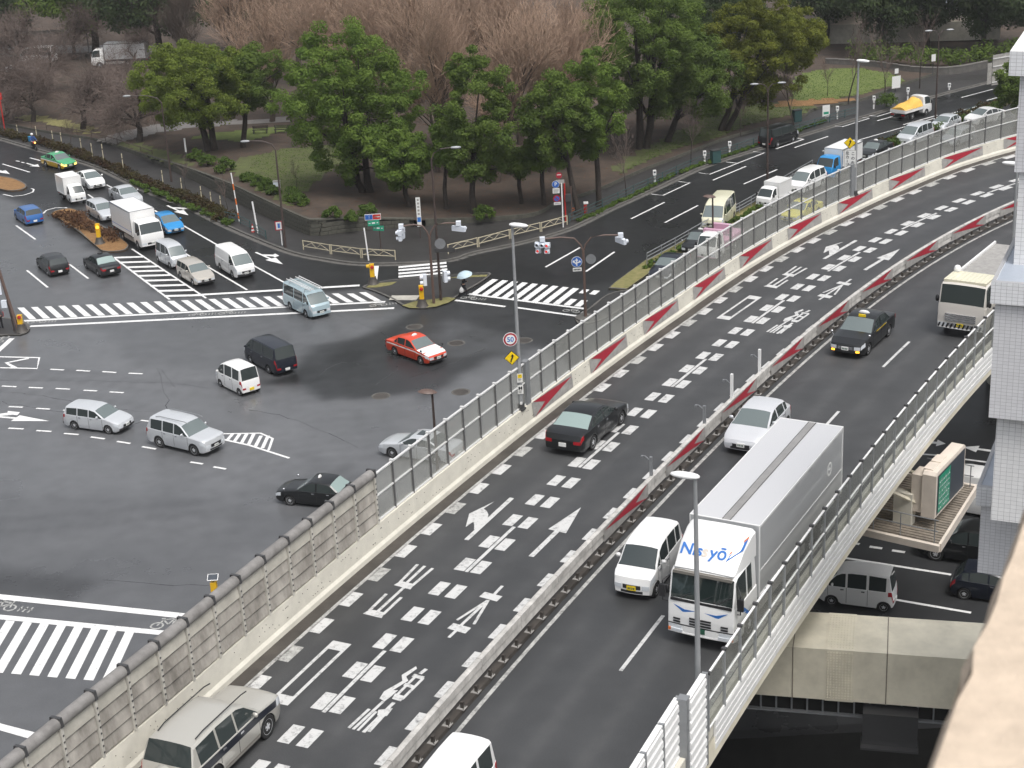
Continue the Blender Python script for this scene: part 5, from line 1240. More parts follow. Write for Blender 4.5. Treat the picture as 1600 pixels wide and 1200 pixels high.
car('sport_wagon', 'blue estate car seen from behind beside the brown planted median', 'car', P((26, 342.5), (40, 352.5), 0, SP_['wagon']), 'wagon', 'blue', group=GL)
car('family_car', 'black estate car with red tail lamps driving away in the outer lane', 'car', P((61, 419), (77.5, 432), 0, SP_['wagon']), 'wagon', 'black', group=GL)
t = car('taxi', 'black saloon taxi with red tail lamps driving away beside the hatched bars', 'taxi', P((136, 420), (155, 432), 0, SP_['taxi']), 'taxi', 'black', group=GL, rearg='glass_skylit'); roof_lamp(t, 'taxi', 'plastic_dark')
t = car('taxi', 'black taxi half hidden behind the end of the grimy noise panels', 'taxi', P((451, 789), (531, 797), 0, SP_['taxi']), 'taxi', 'black', group=GC, fmirror=True, mirror='chrome', rearg='glass_skylit'); roof_lamp(t, 'taxi', 'plate_white', .16)
t = car('sedan', 'silver saloon with a sunroof half hidden behind the clear screen', 'car', P((609.5, 714), (686, 726), 0, SP_['sedan']), 'sedan', 'silver', group=GC)
mk('sunroof', LOFT['sedan'].patch(MB(), 2.35, 2.95, 8.1, 9, 1, .008).add([], []), 'glass_car', t); mk('sunroof', LOFT['sedan'].patch(MB(), 2.35, 2.95, 8.1, 9, -1, .008), 'glass_car', t)
car('passenger_van', 'black van parked at the park kerb of the far street', 'van', P((1238, 222.5), (1215, 230), 0, SP_['van']), 'van', 'black', group='vehicles on the far street')

# ---------------- queue beyond the clear screen
lane = [(1029, 442), (1079, 400), (1112, 362), (1192, 326), (1240, 304), (1287, 282), (1350, 252), (1410, 229), (1462, 208), (1514, 196)]
def q(i): return nose_pos(lane[i], lane[i - 1] if i else (980, 480), 0, SP_['taxi'])
def qk(i, kind): return nose_pos(lane[i], lane[i - 1] if i else (985, 478), 0, SP_[kind])
car('sedan', 'dark grey saloon at the head of the queue behind the clear screen', 'car', qk(0, 'sedan'), 'sedan', 'navy', group=GR)
t = car('taxi', 'black taxi in the queue in front of the cream van', 'taxi', qk(1, 'taxi'), 'taxi', 'black', group=GR, fmirror=True, mirror='chrome'); roof_lamp(t, 'taxi', 'plate_white')
car('long_van', 'cream high-roof van queuing beside the pink lorry', 'van', qk(2, 'longvan'), 'longvan', 'cream', group=GR)
car('minivan', 'white people carrier between the white box lorry and the blue lorry', 'car', qk(4, 'minivan'), 'minivan', 'white', group=GR)
t = car('taxi', 'black taxi queuing behind the blue lorry', 'taxi', qk(6, 'taxi'), 'taxi', 'black', group=GR, fmirror=True, mirror='chrome'); roof_lamp(t, 'taxi', 'plate_white')
car('minivan', 'silver people carrier queuing near the far end of the screen', 'car', qk(7, 'minivan'), 'minivan', 'silver', group=GR)
car('hatchback', 'silver hatchback behind the silver people carrier in the far queue', 'car', qk(8, 'hatch'), 'hatch', 'silver', group=GR)
car('hybrid_car', 'white liftback car last in the far queue', 'car', qk(9, 'hybrid'), 'hybrid', 'white', group=GR)
t = car('taxi', 'yellow taxi blurred behind the clear screen', 'taxi', nose_pos((1232, 350), (1180, 376), 0, SP_['taxi']), 'taxi', 'lemon', group=GR); roof_lamp(t, 'taxi')
car('family_car', 'grey estate car blurred behind the far part of the clear screen', 'car', nose_pos((1478, 230), (1430, 248), 0, SP_['wagon']), 'wagon', 'silver_dark', group=GR)

# ---------------- on the viaduct
car('sedan', 'black saloon driving away in the left lane of the viaduct', 'car', P((968, 664.5), (926, 701), DZ, SP_['sedan']), 'sedan', 'black', group=GD, rearg='glass_skylit')
t = car('taxi', 'black taxi with amber lamps driving down the viaduct', 'taxi', P((1355, 554), (1386, 526), DZ, SP_['taxi']), 'taxi', 'black', group=GD, fmirror=True, mirror='chrome', lamps='head_lamp', grille='chrome')
roof_lamp(t, 'taxi', 'plate_white', .26)
for sd in (1, -1): mk('fog_lamp', LOFT['taxi'].cap(MB(), sd * .52, sd * .68, .36, .43, True, .04), 'amber_lamp', t)
mk('taxi_sign', MB().box((LOFT['taxi'].X(2.0), .05, 1.50), (.06, .34, .12)), 'sign_yellow', t)
side_stripe(t, 'taxi', 'sign_yellow', 3.7, 3.78, 1.8, 3.2)
u, d = UD(1158, 712); car('hatchback', 'silver hatchback following just behind the big lorry on the viaduct', 'car', (D(u + .78 + 1.25, d - .0, DZ), heading(u) + math.pi), 'hatch', 'silver_light', group=GD)
car('kei_wagon', 'white boxy kei wagon with black grille beside the big lorry', 'car', P((1021.7, 933), (1061.7, 880), DZ, SP_['keiwagon']), 'keiwagon', 'white', group=GD, plate='plate_yellow', front='glass_mid')
u, d = UD(417.5, 1150); t = car('offroad_car', 'pearl and dark grey off-road car by the grimy noise panels', 'car', (D(u - 1.39, d + .82, DZ), heading(u)), 'suv', 'sand', None, group=GD)
side_stripe(t, 'suv', 'paint_navy', 3.05, 3.9, .25, 4.5); side_stripe(t, 'suv', 'paint_bronze', 1.2, 2.2, 1.35, 3.2)
sp = mk('spare_wheel_cover', MB().lathe([(.36, 0), (.36, .16), (.28, .22), (.05, .23)], 20, Matrix.Translation((LOFT['suv'].X(4.80), 0, .95)) @ Matrix.Rotation(R(-90), 4, 'Y')), 'paint_sand', t, smooth=40)
for sd in (1, -1): mk('roof_rail', MB().tube([(.9, .64 * sd, 1.85), (.6, .65 * sd, 1.90), (-1.4, .65 * sd, 1.90), (-1.75, .64 * sd, 1.84)], .02), 'seam', t)
u, d = UD(722, 1139, DZ + 1.86); car('minivan', 'white van cut by the lower edge in the downhill lanes', 'van', (D(u - 1.55, -1.75, DZ), heading(u) + math.pi), 'keivan', 'white', group=GD)
u, d = UD(455, 1190, DZ + 1.47); car('hatchback', 'pale roofed car just showing at the lower edge in the uphill lanes', 'car', (D(u - 2.2, 3.0, DZ), heading(u)), 'fit', 'pale_blue', group=GD)

# ---------------- street below
car('minivan', 'silver white small van below the viaduct behind the cream beam', 'van', P((1299, 945), (1381, 956), 0, SP_['keivan']), 'keivan', 'white', group=GU)
car('offroad_car', 'black car with bright wheels under the sign walkway', 'car', P((1464, 876), (1550, 890), 0, SP_['suv']), 'suv', 'black', group=GU)
car('hatchback', 'dark blue car beside the stone ledge below the viaduct', 'car', P((1592, 949), (1507, 936), 0, SP_['fit']), 'fit', 'navy', group=GU)
car('long_van', 'white high van half hidden behind the tiled building', 'van', P((1480, 800), (1565, 815), 0, SP_['longvan']), 'longvan', 'white', group=GU, panel=(1, 2))

# ---------------- lorries
def lorry(name, label, pos, cab, color, wb, box=None, boxm='paint_white', group=None, gap=.12, kw={}):
    loc, rz = pos; t = thing(name, label, 'lorry', loc, rz, group); S0 = SPEC[cab]
    S, lf = body(t, cab, 'paint_' + color, front=kw.get('front', 'glass_mid')); X0 = lf.X(S['L'])          # back of the cab; cab is placed with its own wheelbase, so shift the rear by wb
    details(t, cab, S, lf, 'paint_' + color, bumper=kw.get('bumper', 'white_metal'), mirror='plastic_dark', plate=kw.get('plate', 'plate_white'), grille=kw.get('grille', 'plastic_dark'))
    r = S['r']; xf = S['wb'] / 2; xr = xf - wb; W = S['W']
    xb0 = X0 - gap; xb1 = xb0 - box[0]; bw, z0, z1 = box[1:4]
    mk('chassis', MB().box(((X0 + xb1) / 2 + .2, 0, r + .18), (X0 - xb1 - .2 + .4, .8, .22)), 'under', t)
    bb = MB().box(((xb0 + xb1) / 2, 0, (z0 + z1) / 2), (box[0], bw, z1 - z0)); bo = mk('cargo_box', bb, boxm, t) if not kw.get('nobox') else None
    for sd in (1, -1):
        for k in range(kw.get('axles', 1)):
            xx = xr - k * 1.3
            add_wheel(t, xx, (W / 2 - .16) * sd, r, .30); mk('mudguard', MB().tube([(xx + r * 1.18 * math.cos(a), (W / 2 - .16) * sd, r + r * 1.18 * math.sin(a)) for a in [R(10 + 20 * j) for j in range(9)]], .03), 'under', t)
        if kw.get('skirt', True): mk('side_guard', MB().box(((xf + xr) / 2 - .2, (W / 2 - .08) * sd, .62), (abs(xf - xr) - 2.0 * r - .5, .05, .34)), 'sign_grey', t)
        mk('taillight', MB().box((xb1 + .02, (bw / 2 - .28) * sd, z0 - .18), (.05, .36, .13)), 'tail_lamp', t)
    mk('rear_bumper', MB().box((xb1 + .06, 0, z0 - .38), (.08, bw * .9, .12)), 'plastic_dark', t)
    return t, S, lf, (xb0, xb1, bw, z0, z1), bo
def box_trim(t, bo, dims, m='chrome', top=None):
    xb0, xb1, bw, z0, z1 = dims
    for x in (xb0 - .03, xb1 + .03):
        for sd in (1, -1): mk('corner_trim', MB().box((x, (bw / 2 + .004) * sd, (z0 + z1) / 2), (.07, .03, z1 - z0)), m, bo)
        mk('corner_trim', MB().box((x, 0, z1 + .006), (.07, bw + .03, .03)), m, bo)
    for sd in (1, -1):
        mk('edge_trim', MB().box(((xb0 + xb1) / 2, (bw / 2 + .006) * sd, z1 - .03), (xb0 - xb1, .035, .085)), m, bo); mk('edge_trim', MB().box(((xb0 + xb1) / 2, (bw / 2 + .006) * sd, z0 + .04), (xb0 - xb1, .035, .09)), m, bo)
mat('strip_grey', (.27, .265, .26), .6, var=.12, scale=2)
# the big removal lorry
u, d = UD(1092, 992, DZ + .35); loc = D(u + SPEC['cab_big']['fo'] + SPEC['cab_big']['wb'] / 2 - .2, -5.38, DZ); hd = heading(u + 4) - R(1.6)
t, S, lf, dm, bo = lorry('box_lorry', 'big white cab lorry with long silver box driving down the viaduct', (loc, hd + math.pi), 'cab_big', 'white', 6.2, (8.9, 2.40, 1.05, 3.66), 'paint_truck_side', GD, kw=dict(axles=2, plate='plate_green', bumper='white_metal', front='glass_truck', grille='paint_white'))
xb0, xb1, bw, z0, z1 = dm; box_trim(t, bo, dm, 'paint_white')
mk('roof_skin', MB().box(((xb0 + xb1) / 2, 0, z1 + .008), (xb0 - xb1 - .16, bw - .06, .02)), 'paint_truck_box', bo)
mk('roof_strip', MB().box(((xb0 + xb1) / 2, .05, z1 + .022), (xb0 - xb1 - .10, .27, .012)), 'strip_grey', bo); mk('roof_strip_edge', MB().box(((xb0 + xb1) / 2, .19, z1 + .03), (xb0 - xb1 - .1, .012, .02)), 'seam', bo)
mk('roof_strip_edge', MB().box(((xb0 + xb1) / 2, -.09, z1 + .03), (xb0 - xb1 - .1, .012, .02)), 'seam', bo)
mk('side_line', MB().box(((xb0 + xb1) / 2, bw / 2 + .004, z0 + .95), (xb0 - xb1 - .1, .012, .03)), 'paint_white', bo)
b = MB()
for k in range(24): a = k * R(15); b.box((xb1 + 1.55 + .22 * math.cos(a), bw / 2 + .008, z0 + 1.55 + .22 * math.sin(a)), (.06, .01, .06))
b.box((xb1 + 1.55, bw / 2 + .009, z0 + 1.55), (.2, .01, .05)); mk('round_emblem', b, 'plate_white', bo)
b = MB()      # wind deflector on the cab roof
xr_, xf_ = lf.X(1.98), lf.X(.30)
sec_ = [(xf_, 2.66, 1.02), (xf_ - .18, 2.86, 1.05), (xf_ - .75, 3.30, 1.10), (xf_ - 1.35, 3.55, 1.13), (xr_ - .02, 3.60, 1.14)]
for i, (x, z, hw) in enumerate(sec_): b.v += [(x, -hw, 2.66), (x, -hw * .985, max(2.665, z - .10)), (x, -hw * .88, z), (x, 0, z + .02), (x, hw * .88, z), (x, hw * .985, max(2.665, z - .10)), (x, hw, 2.66)]
for i in range(4):
    for j in range(6): b.f.append((i * 7 + j, i * 7 + j + 1, (i + 1) * 7 + j + 1, (i + 1) * 7 + j)); b.mi.append(0)
b.f.append(tuple(28 + j for j in range(7))); b.mi.append(0)
df = mk('wind_deflector', b, 'paint_white', t, smooth=40)
def on_def(x, y, o=.012):
    for (x0, za, _), (x1, zb_, _) in zip(sec_, sec_[1:]):
        if x1 <= x <= x0: f = (x0 - x) / (x0 - x1); z = lerp(za, zb_, f) + .02 * (1 - abs(y)); break
    return Vector((x + o * .55, y, z + o * .8))
def text_on(s, size, cy, cx, m, bold=True):
    me = text_mesh(s, size, bold)
    for v in me.vertices: v.co = on_def(cx - v.co.y * .80, cy + v.co.x * 1.0, .02)
    mk('lettering', me, m, df)
# text runs left to right as seen from the front: local +y is to the viewer's right
for s, cy, m in (('Nis', -.60, 'text_blue'), ('s', -.13, 'board_cream'), ('yō', .32, 'text_blue')): text_on(s, .56, cy, xf_ - .48, m)
def swoosh(P_, m, o_): mk('swoosh', MB().add([on_def(x, y, o_) for x, y in P_], [(0, 1, 2), (0, 2, 3)]), m, df)
swoosh([(xf_ - .30, .62), (xf_ - .52, .70), (xf_ - 1.18, 1.08), (xf_ - .72, 1.08)], 'text_blue', .018); swoosh([(xf_ - .50, .66), (xf_ - .60, .69), (xf_ - 1.30, 1.08), (xf_ - 1.18, 1.08)], 'orange', .022)
w0 = lf.sec(0)[1]
def fy(y): return lf.X(lf.bow(.03, y, w0)) + .022
mk('blue_trim', MB().add([(fy(y), y, z) for y, z in ((-.95, 1.47), (-.62, 1.24), (.62, 1.24), (.95, 1.47), (.55, 1.34), (-.55, 1.34))], [(0, 1, 5), (1, 2, 4, 5), (2, 3, 4)]), 'text_blue', t)
mk('cowl_strip', MB().box((lf.X(.03), 0, 1.63), (.05, 2.1, .09)), 'plastic_dark', t)
mk('panel_gap', lf.cap(MB(), -w0 * .99, w0 * .99, .755, .785, True, .018, 6), 'plastic_dark', t)
for sd in (1, -1):
    mk('bumper_lamp', lf.cap(MB(), sd * .62, sd * 1.02, .50, .60, True, .045, 3), 'head_lamp', t); mk('marker_lamp', lf.cap(MB(), sd * 1.04, sd * 1.12, .50, .60, True, .045, 1), 'orange', t)
    mk('door_stripe', MB().add([(lf.X(.55), sd * 1.197, 1.35), (lf.X(1.2), sd * 1.203, .9), (lf.X(1.35), sd * 1.203, .9), (lf.X(.75), sd * 1.2, 1.4)], [(0, 1, 2, 3)]), 'text_blue', t)
for y, wv in ((-.82, .20), (0, .62), (.82, .20)):
    for k in range(3 if wv > .3 else 2): mk('vent_slot', lf.cap(MB(), y - wv * .6, y + wv * .6, .83 + k * .10, .885 + k * .10, True, .025, 3), 'plastic_dark', t)
for y, m in ((-.5, 'cloth_seat'), (.5, 'cloth_seat')): pass
b = MB()
for y in (-.7, 0, .55): b.tube([(lf.X(.05) + .03, y, 1.72), (lf.X(.16) + .03, y + .5, 2.02)], .012)
mk('wiper', b, 'plastic_dark', t)
mk('sun_visor', MB().box((lf.X(.22), 0, 2.56), (.14, 2.0, .10)), 'paint_bronze', t)
for sd in (1, -1): mk('big_mirror', MB().box((lf.X(.05), sd * 1.34, 1.85), (.10, .20, .42)).tube([(lf.X(.3), sd * 1.15, 2.35), (lf.X(.05), sd * 1.34, 2.2), (lf.X(.05), sd * 1.34, 1.5), (lf.X(.2), sd * 1.18, 1.4)], .02), 'plastic_dark', t)
# white removal lorry in the queue
t, S, lf, dm, bo = lorry('box_lorry', 'white box lorry in the queue beside the bright blue hatchback', P((221, 392), (190, 373.7), 0, dict(W=2.12)), 'cab_mid', 'white', 3.6, (4.9, 2.20, .95, 3.10), 'paint_white', GL, kw=dict(bumper='white_metal')); box_trim(t, bo, dm)
for sd in (1, -1): mk('side_line', MB().box(((dm[0] + dm[1]) / 2, sd * (dm[2] / 2 + .005), 1.35), (4.6, .01, .035)), 'text_blue', bo)
# small ones
t, S, lf, dm, bo = lorry('small_box_lorry', 'small white box lorry behind the brown planted median', P((110, 319.5), (96, 311), 0, dict(W=1.72)), 'cab_kei', 'white', 2.3, (2.35, 1.70, .72, 2.35), 'paint_white', GL, kw=dict(skirt=False)); box_trim(t, bo, dm, 'paint_white')
t, S, lf, dm, bo = lorry('small_box_lorry', 'tiny white box lorry with lit lamps behind the cream van', qk(3, 'cab_kei'), 'cab_kei', 'white', 2.3, (2.1, 1.48, .72, 2.0), 'paint_white', GR, kw=dict(skirt=False)); box_trim(t, bo, dm, 'paint_white')
t, S, lf, dm, bo = lorry('box_lorry', 'bright blue cab lorry with a pale box in the far queue', qk(5, 'cab_small'), 'cab_small', 'sky', 2.8, (4.0, 1.85, .9, 2.55), 'paint_white', GR, kw=dict(bumper='paint_sky')); box_trim(t, bo, dm)
t, S, lf, dm, bo = lorry('flatbed_lorry', 'pink and white lorry with a crane frame behind the clear screen', nose_pos((1103, 410), (1060, 440), 0, SPEC['cab_small']), 'cab_small', 'white', 3.0, (3.6, 1.9, .85, 1.35), 'paint_pink', GR, kw=dict(bumper='paint_pink'))
mk('frame', MB().box((dm[0] - .1, 0, 2.0), (.35, 1.9, .35)).box((dm[0] - 1.5, 0, 1.9), (.4, 1.6, .7)), 'paint_pink', t)
# lorry under a yellow tarpaulin
t, S, lf, dm, bo = lorry('tarpaulin_lorry', 'white lorry with a yellow tarpaulin over its load on the far street', P((1447, 180), (1424.5, 187), 0, dict(W=1.75)), 'cab_small', 'white', 2.5, (3.2, 1.85, .85, 1.20), 'white_metal', 'vehicles on the far street', kw=dict(skirt=False))
b = MB(); nx, ny = 12, 8; random.seed(4)
for i in range(nx + 1):
    for j in range(ny + 1):
        s, v = i / nx, j / ny * 2 - 1; hgt = 1.95 - .55 * s + .08 * math.sin(s * 9 + v * 3); edge = abs(v) ** 4
        b.v.append((lerp(dm[0] - .02, dm[1] + .02, s), v * (dm[2] / 2 + .03), lerp(hgt, 1.12 + .05 * random.random(), edge)))
for i in range(nx):
    for j in range(ny): b.f.append((i * (ny + 1) + j, i * (ny + 1) + j + 1, (i + 1) * (ny + 1) + j + 1, (i + 1) * (ny + 1) + j)); b.mi.append(0)
for i in (0, nx):
    b.f.append(tuple(i * (ny + 1) + j for j in range(ny + 1))); b.mi.append(0)
mk('tarpaulin', b, 'tarp_cloth', t, smooth=50)
# tipper beside the tiled building
u, d = UD(1490, 513, DZ + .4); loc = D(u + SPEC['cab_big']['fo'] + SPEC['cab_big']['wb'] / 2, -5.55, DZ)
t, S, lf, dm, bo = lorry('tipper_lorry', 'cream roofed tipper lorry with striped bumper half hidden by the tiled building', (loc, heading(u + 3) + math.pi), 'cab_big', 'beige', 5.0, (6.4, 2.42, 1.2, 1.5), 'white_metal', GD, kw=dict(axles=2, plate='plate_yellow', bumper='white_metal', grille='chrome', front='glass_truck'))
mk('cab_roof', MB().box((lf.X(1.12), 0, 2.70), (1.5, 2.06, .12)), 'paint_roof_cream', t)
for k in range(9): mk('roof_rib', MB().box((lf.X(1.12), -.9 + k * .225, 2.765), (1.45, .05, .02)), 'paint_cream', t)
for sd in (1, -1): mk('tipper_side', MB().box(((dm[0] + dm[1]) / 2, sd * 1.18, 1.95), (6.4, .08, .95)), 'white_metal', t)
mk('tipper_front', MB().box((dm[0], 0, 1.95), (.1, 2.4, 1.0)), 'white_metal', t)
for k in range(0): mk('load_drum', MB().lathe([(.3, -.9), (.42, -.7), (.42, .7), (.3, .9)], 14, Matrix.Translation((dm[0] - .7 - k * 1.9, .2 - .3 * (k % 2), 2.5)) @ Matrix.Rotation(R(90), 4, 'Y')), 'white_metal', t, smooth=40)
mk('load_cover', MB().box(((dm[0] + dm[1]) / 2, 0, 2.25), (6.2, 2.2, .12)), 'sign_grey', t)
for k in range(0): mk('load_sack', MB().lathe([(.1, 0), (.34, .08), (.36, .3), (.12, .44)], 8, Matrix.Translation((dm[0] - .9 - k * .6, -.6 + .25 * (k % 3), 2.3)) @ Matrix.Rotation(k * 1.1, 4, 'Z') @ Matrix.Diagonal((1.3, .8, 1, 1))), 'sign_grey' if k % 2 else 'white_metal', t, smooth=50)
for k in range(5): mk('side_rib', MB().box((dm[0] - .6 - k * 1.2, 1.24, 1.95), (.12, .08, .95)), 'sign_grey', t)
b = MB()
for k in range(12):
    y = -1.1 + k * .2; b.add([(lf.X(-.05) + .035, y, .50), (lf.X(-.05) + .035, y + .09, .50), (lf.X(-.05) + .035, y + .17, .72), (lf.X(-.05) + .035, y + .08, .72)], [(0, 1, 2, 3)])
mk('bumper_stripes', b, 'black', t)
for k in range(4): mk('grille_bar', lf.cap(MB(), -.75, .75, .85 + k * .10, .90 + k * .10, True, .05, 4), 'chrome', t)
mk('beacon_dome', MB().lathe([(.16, 0), (.18, .12), (.12, .26), (.02, .30)], 12, Matrix.Translation((lf.X(1.75), -.85, 2.78))), 'white_metal', t, smooth=50)
# ================================================================== TREES AND PLANTING
import numpy as np
def quads_mesh(name, C, U, V, m):
    """many small leaf faces: centres C, half-axes U and V"""
    n = len(C); co = np.empty((n, 4, 3)); co[:, 0] = C - U - V * .6; co[:, 1] = C + U * .6 - V; co[:, 2] = C + U + V * .6; co[:, 3] = C - U * .6 + V
    me = bpy.data.meshes.new(name); me.vertices.add(n * 4); me.vertices.foreach_set('co', co.reshape(-1))
    me.loops.add(n * 4); me.loops.foreach_set('vertex_index', np.arange(n * 4, dtype=np.int32))
    me.polygons.add(n); me.polygons.foreach_set('loop_start', np.arange(0, n * 4, 4, dtype=np.int32))
    me.update(calc_edges=True); me.materials.append(MATS[m]); return me
def leaves(rng, centres, radii, per, size, up=.35, flat=.75):
    n = len(centres) * per; c = np.repeat(centres, per, 0); r = np.repeat(radii, per)[:, None]
    d = rng.normal(size=(n, 3)); d[:, 2] += up * .8; d /= np.linalg.norm(d, axis=1)[:, None]
    C = c + d * r * rng.uniform(.45, 1.05, (n, 1)) * np.array([1, 1, flat])
    N = d + rng.normal(size=(n, 3)) * .55 + np.array([0, 0, up]); N /= np.linalg.norm(N, axis=1)[:, None]
    T = rng.normal(size=(n, 3)); T -= N * (T * N).sum(1)[:, None]; T /= np.linalg.norm(T, axis=1)[:, None]; B = np.cross(N, T)
    s = size * rng.uniform(.6, 1.25, (n, 1)); return C, T * s, B * s * .55
def crown_clumps(rng, rx, ry, z0, z1, n, lump=.3):
    out = []; hc = (z1 - z0) / 2; zc = (z0 + z1) / 2
    ph = rng.uniform(0, 6.28, 8)
    while len(out) < n:
        d = rng.normal(size=3); d /= np.linalg.norm(d)
        a = math.atan2(d[1], d[0]); k = 1 + lump * (.5 * math.sin(2 * a + ph[0]) + .5 * math.sin(3 * a + ph[1] + 3 * d[2]) + .6 * math.sin(5 * d[2] + ph[2] + 2 * a))
        f = rng.uniform(.62, 1.0) if rng.random() < .85 else rng.uniform(.2, .6)
        w = 1.0 if d[2] > 0 else .86 + .14 * (1 + d[2])
        p = np.array([d[0] * rx * k * f * w, d[1] * ry * k * f * w, zc + d[2] * hc * f * (1 + .10 * math.sin(4 * a + ph[3]))])
        out.append(p)
    return np.array(out)
def evergreen(name, label, base, r, top, z0, m, seed, trunks=1, n=None, per=295, size=.109, lean=(0, 0), group='evergreen park trees', ry=None, lump=.17, crad=(.55, 1.0)):
    rng = np.random.default_rng(seed); t = thing(name, label, 'tree', base, 0, group)
    n = n or int(34 + r * r * 2.9 + r * (top - z0) * 1.3)
    cl = crown_clumps(rng, r, ry or r, z0, top - .5, n, lump); cl[:, 0] += lean[0]; cl[:, 1] += lean[1]
    rad = rng.uniform(crad[0], crad[1], n) * (.75 + .25 * min(1.4, r / 5))
    mk('crown', quads_mesh('crown', *leaves(rng, cl, rad, per, size), m), [], t)
    b = MB(); lb = MB()
    for k in range(trunks):
        ox = (k - (trunks - 1) / 2) * 1.0; tr = max(.16, .045 * r + .10) * (1 if trunks == 1 else .85)
        end = Vector((lean[0] * .7 + ox * 1.6, lean[1] * .7, z0 + (top - z0) * .45)); mid = Vector((ox + lean[0] * .2 + rng.uniform(-.25, .25), rng.uniform(-.2, .2), z0 * .6 + .2))
        b.tube([(ox * .6, 0, -.4), (ox * .65, 0, .25), mid, end], [tr * 1.55, tr * 1.1, tr, tr * .55], 8)
        for q in range(9):
            p = Vector(cl[rng.integers(0, n)]); s = mid.lerp(end, rng.uniform(.05, .8)); mm = s.lerp(p, .5) + Vector((0, 0, .3))
            lb.tube([s, mm, p], [tr * .45, tr * .25, .03], 5)
    mk('trunk', b, 'bark', t, smooth=60); mk('limbs', lb, 'bark', t)
    return t
def ppm(base): return F_PX / (base - Vector((0, 0, CAM_Z))).length
def EG(label, base_px, half_px, top_py, crown_low_py, m, seed, lean_px=0, name='evergreen_tree', **kw):
    B = GP(*base_px); k = ppm(B); r = half_px / k; top = height_at(B, top_py); z0 = max(1.2, height_at(B, crown_low_py) + .3)
    return evergreen(name, label, B, r, top, z0, m, seed, lean=(lean_px / k, 0), **kw)
EG('round olive green evergreen with forked trunks nearest the cherry trees', (330, 235), 98, 56, 205, 'leaf_olive', 21, -12, trunks=2)
EG('dark evergreen behind the round olive tree near the benches', (380, 230), 52, 62, 180, 'leaf_mid', 2, 22)
EG('broad dome evergreen, largest at the corner of the park', (572, 300), 110, 34, 284, 'leaf_green', 3, -16, ry=5.8, trunks=2)
EG('small low evergreen in front of the broad dome tree', (640, 323), 48, 196, 300, 'leaf_green', 4, -8)
EG('slender evergreen on a dark trunk behind the street name board', (697, 326), 32, 170, 285, 'leaf_green', 16, 10)
EG('tall narrow evergreen behind the two-armed signal mast', (740, 333), 66, 70, 302, 'leaf_mid', 5, 12, ry=3.2)
EG('evergreen with pointed crown just beside the parking sign trees', (903, 331), 50, 98, 262, 'leaf_mid', 6, -32)
EG('tall evergreen with two pointed tops next to the parking sign', (936, 318), 55, 64, 256, 'leaf_green', 7, -6)
EG('low evergreen with a thick trunk behind the parking sign', (850, 320), 38, 208, 268, 'leaf_green', 8, 2)
EG('small dark evergreen between the signal mast and the parking sign', (815, 318), 30, 225, 280, 'leaf_mid', 17, 0)
EG('huge dark evergreen towering over the bend of the park street', (1005, 232), 112, -40, 186, 'leaf_mid', 9, 10, ry=7, trunks=2)
EG('big evergreen leaning out behind the slim street trees', (1044, 222), 72, 66, 192, 'leaf_mid', 10, 45, ry=4.5)
EG('dark evergreen behind the huge one at the top edge', (1120, 170), 90, -70, 110, 'leaf_dark', 11, -10, ry=6)
EG('tall golden green evergreen above the parked black van', (1132, 204), 82, -30, 168, 'leaf_gold', 12, 62, ry=5, trunks=2)
EG('golden evergreen with ragged side beside the bright lawn', (1195, 165), 50, 10, 118, 'leaf_gold', 13, 36)
EG('evergreen pressed against the tiled building at the street end', (1588, 200), 40, 78, 178, 'leaf_mid', 14, 4)
# a belt of tall dark trees closing the view
random.seed(8)
tops = [('dark evergreen of the far belt, above the cherry trees', -60, 60, 'leaf_dark'), ('dark evergreen of the far belt, over the parked coaches', 40, 30, 'leaf_dark'), ('grey green tree of the far belt behind the bare white tree', 150, 40, 'leaf_mid'), ('dark evergreen of the far belt, behind the round olive tree', 250, 52, 'leaf_dark'),
        ('dark evergreen of the far belt, behind the brown bare trees', 430, 30, 'leaf_dark'), ('deep green tree of the far belt over the broad dome tree', 560, 25, 'leaf_mid')]
for i, (lb, x, y, m) in enumerate(tops): EG(lb, (x, y + 42), 95, y - 120, y + 10, m, 30 + i, n=80, per=200, size=.22, group='far belt of trees', crad=(1.3, 2.2), ry=6)
for i, (lb, x, y, m) in enumerate([('dark tree of the far belt beside the golden evergreen', 1290, 62, 'leaf_dark'), ('dark tree of the far belt behind the street lamp by the lawn', 1380, 78, 'leaf_dark'), ('dark tree of the far belt behind the twin lamp', 1450, 70, 'leaf_dark'), ('dark tree of the far belt next to the road sign back', 1535, 78, 'leaf_dark'), ('dark tree of the far belt at the right corner', 1605, 70, 'leaf_dark'), ('deep green tree of the far belt over the low wall', 1340, 30, 'leaf_mid'), ('deep green tree of the far belt above the twin lamp', 1500, 20, 'leaf_mid')]):
    EG(lb, (x, y + 8), 62, y - 150, y - 22, m, 50 + i, n=80, per=220, size=.19, group='far belt of trees', crad=(1.1, 1.9), ry=5)

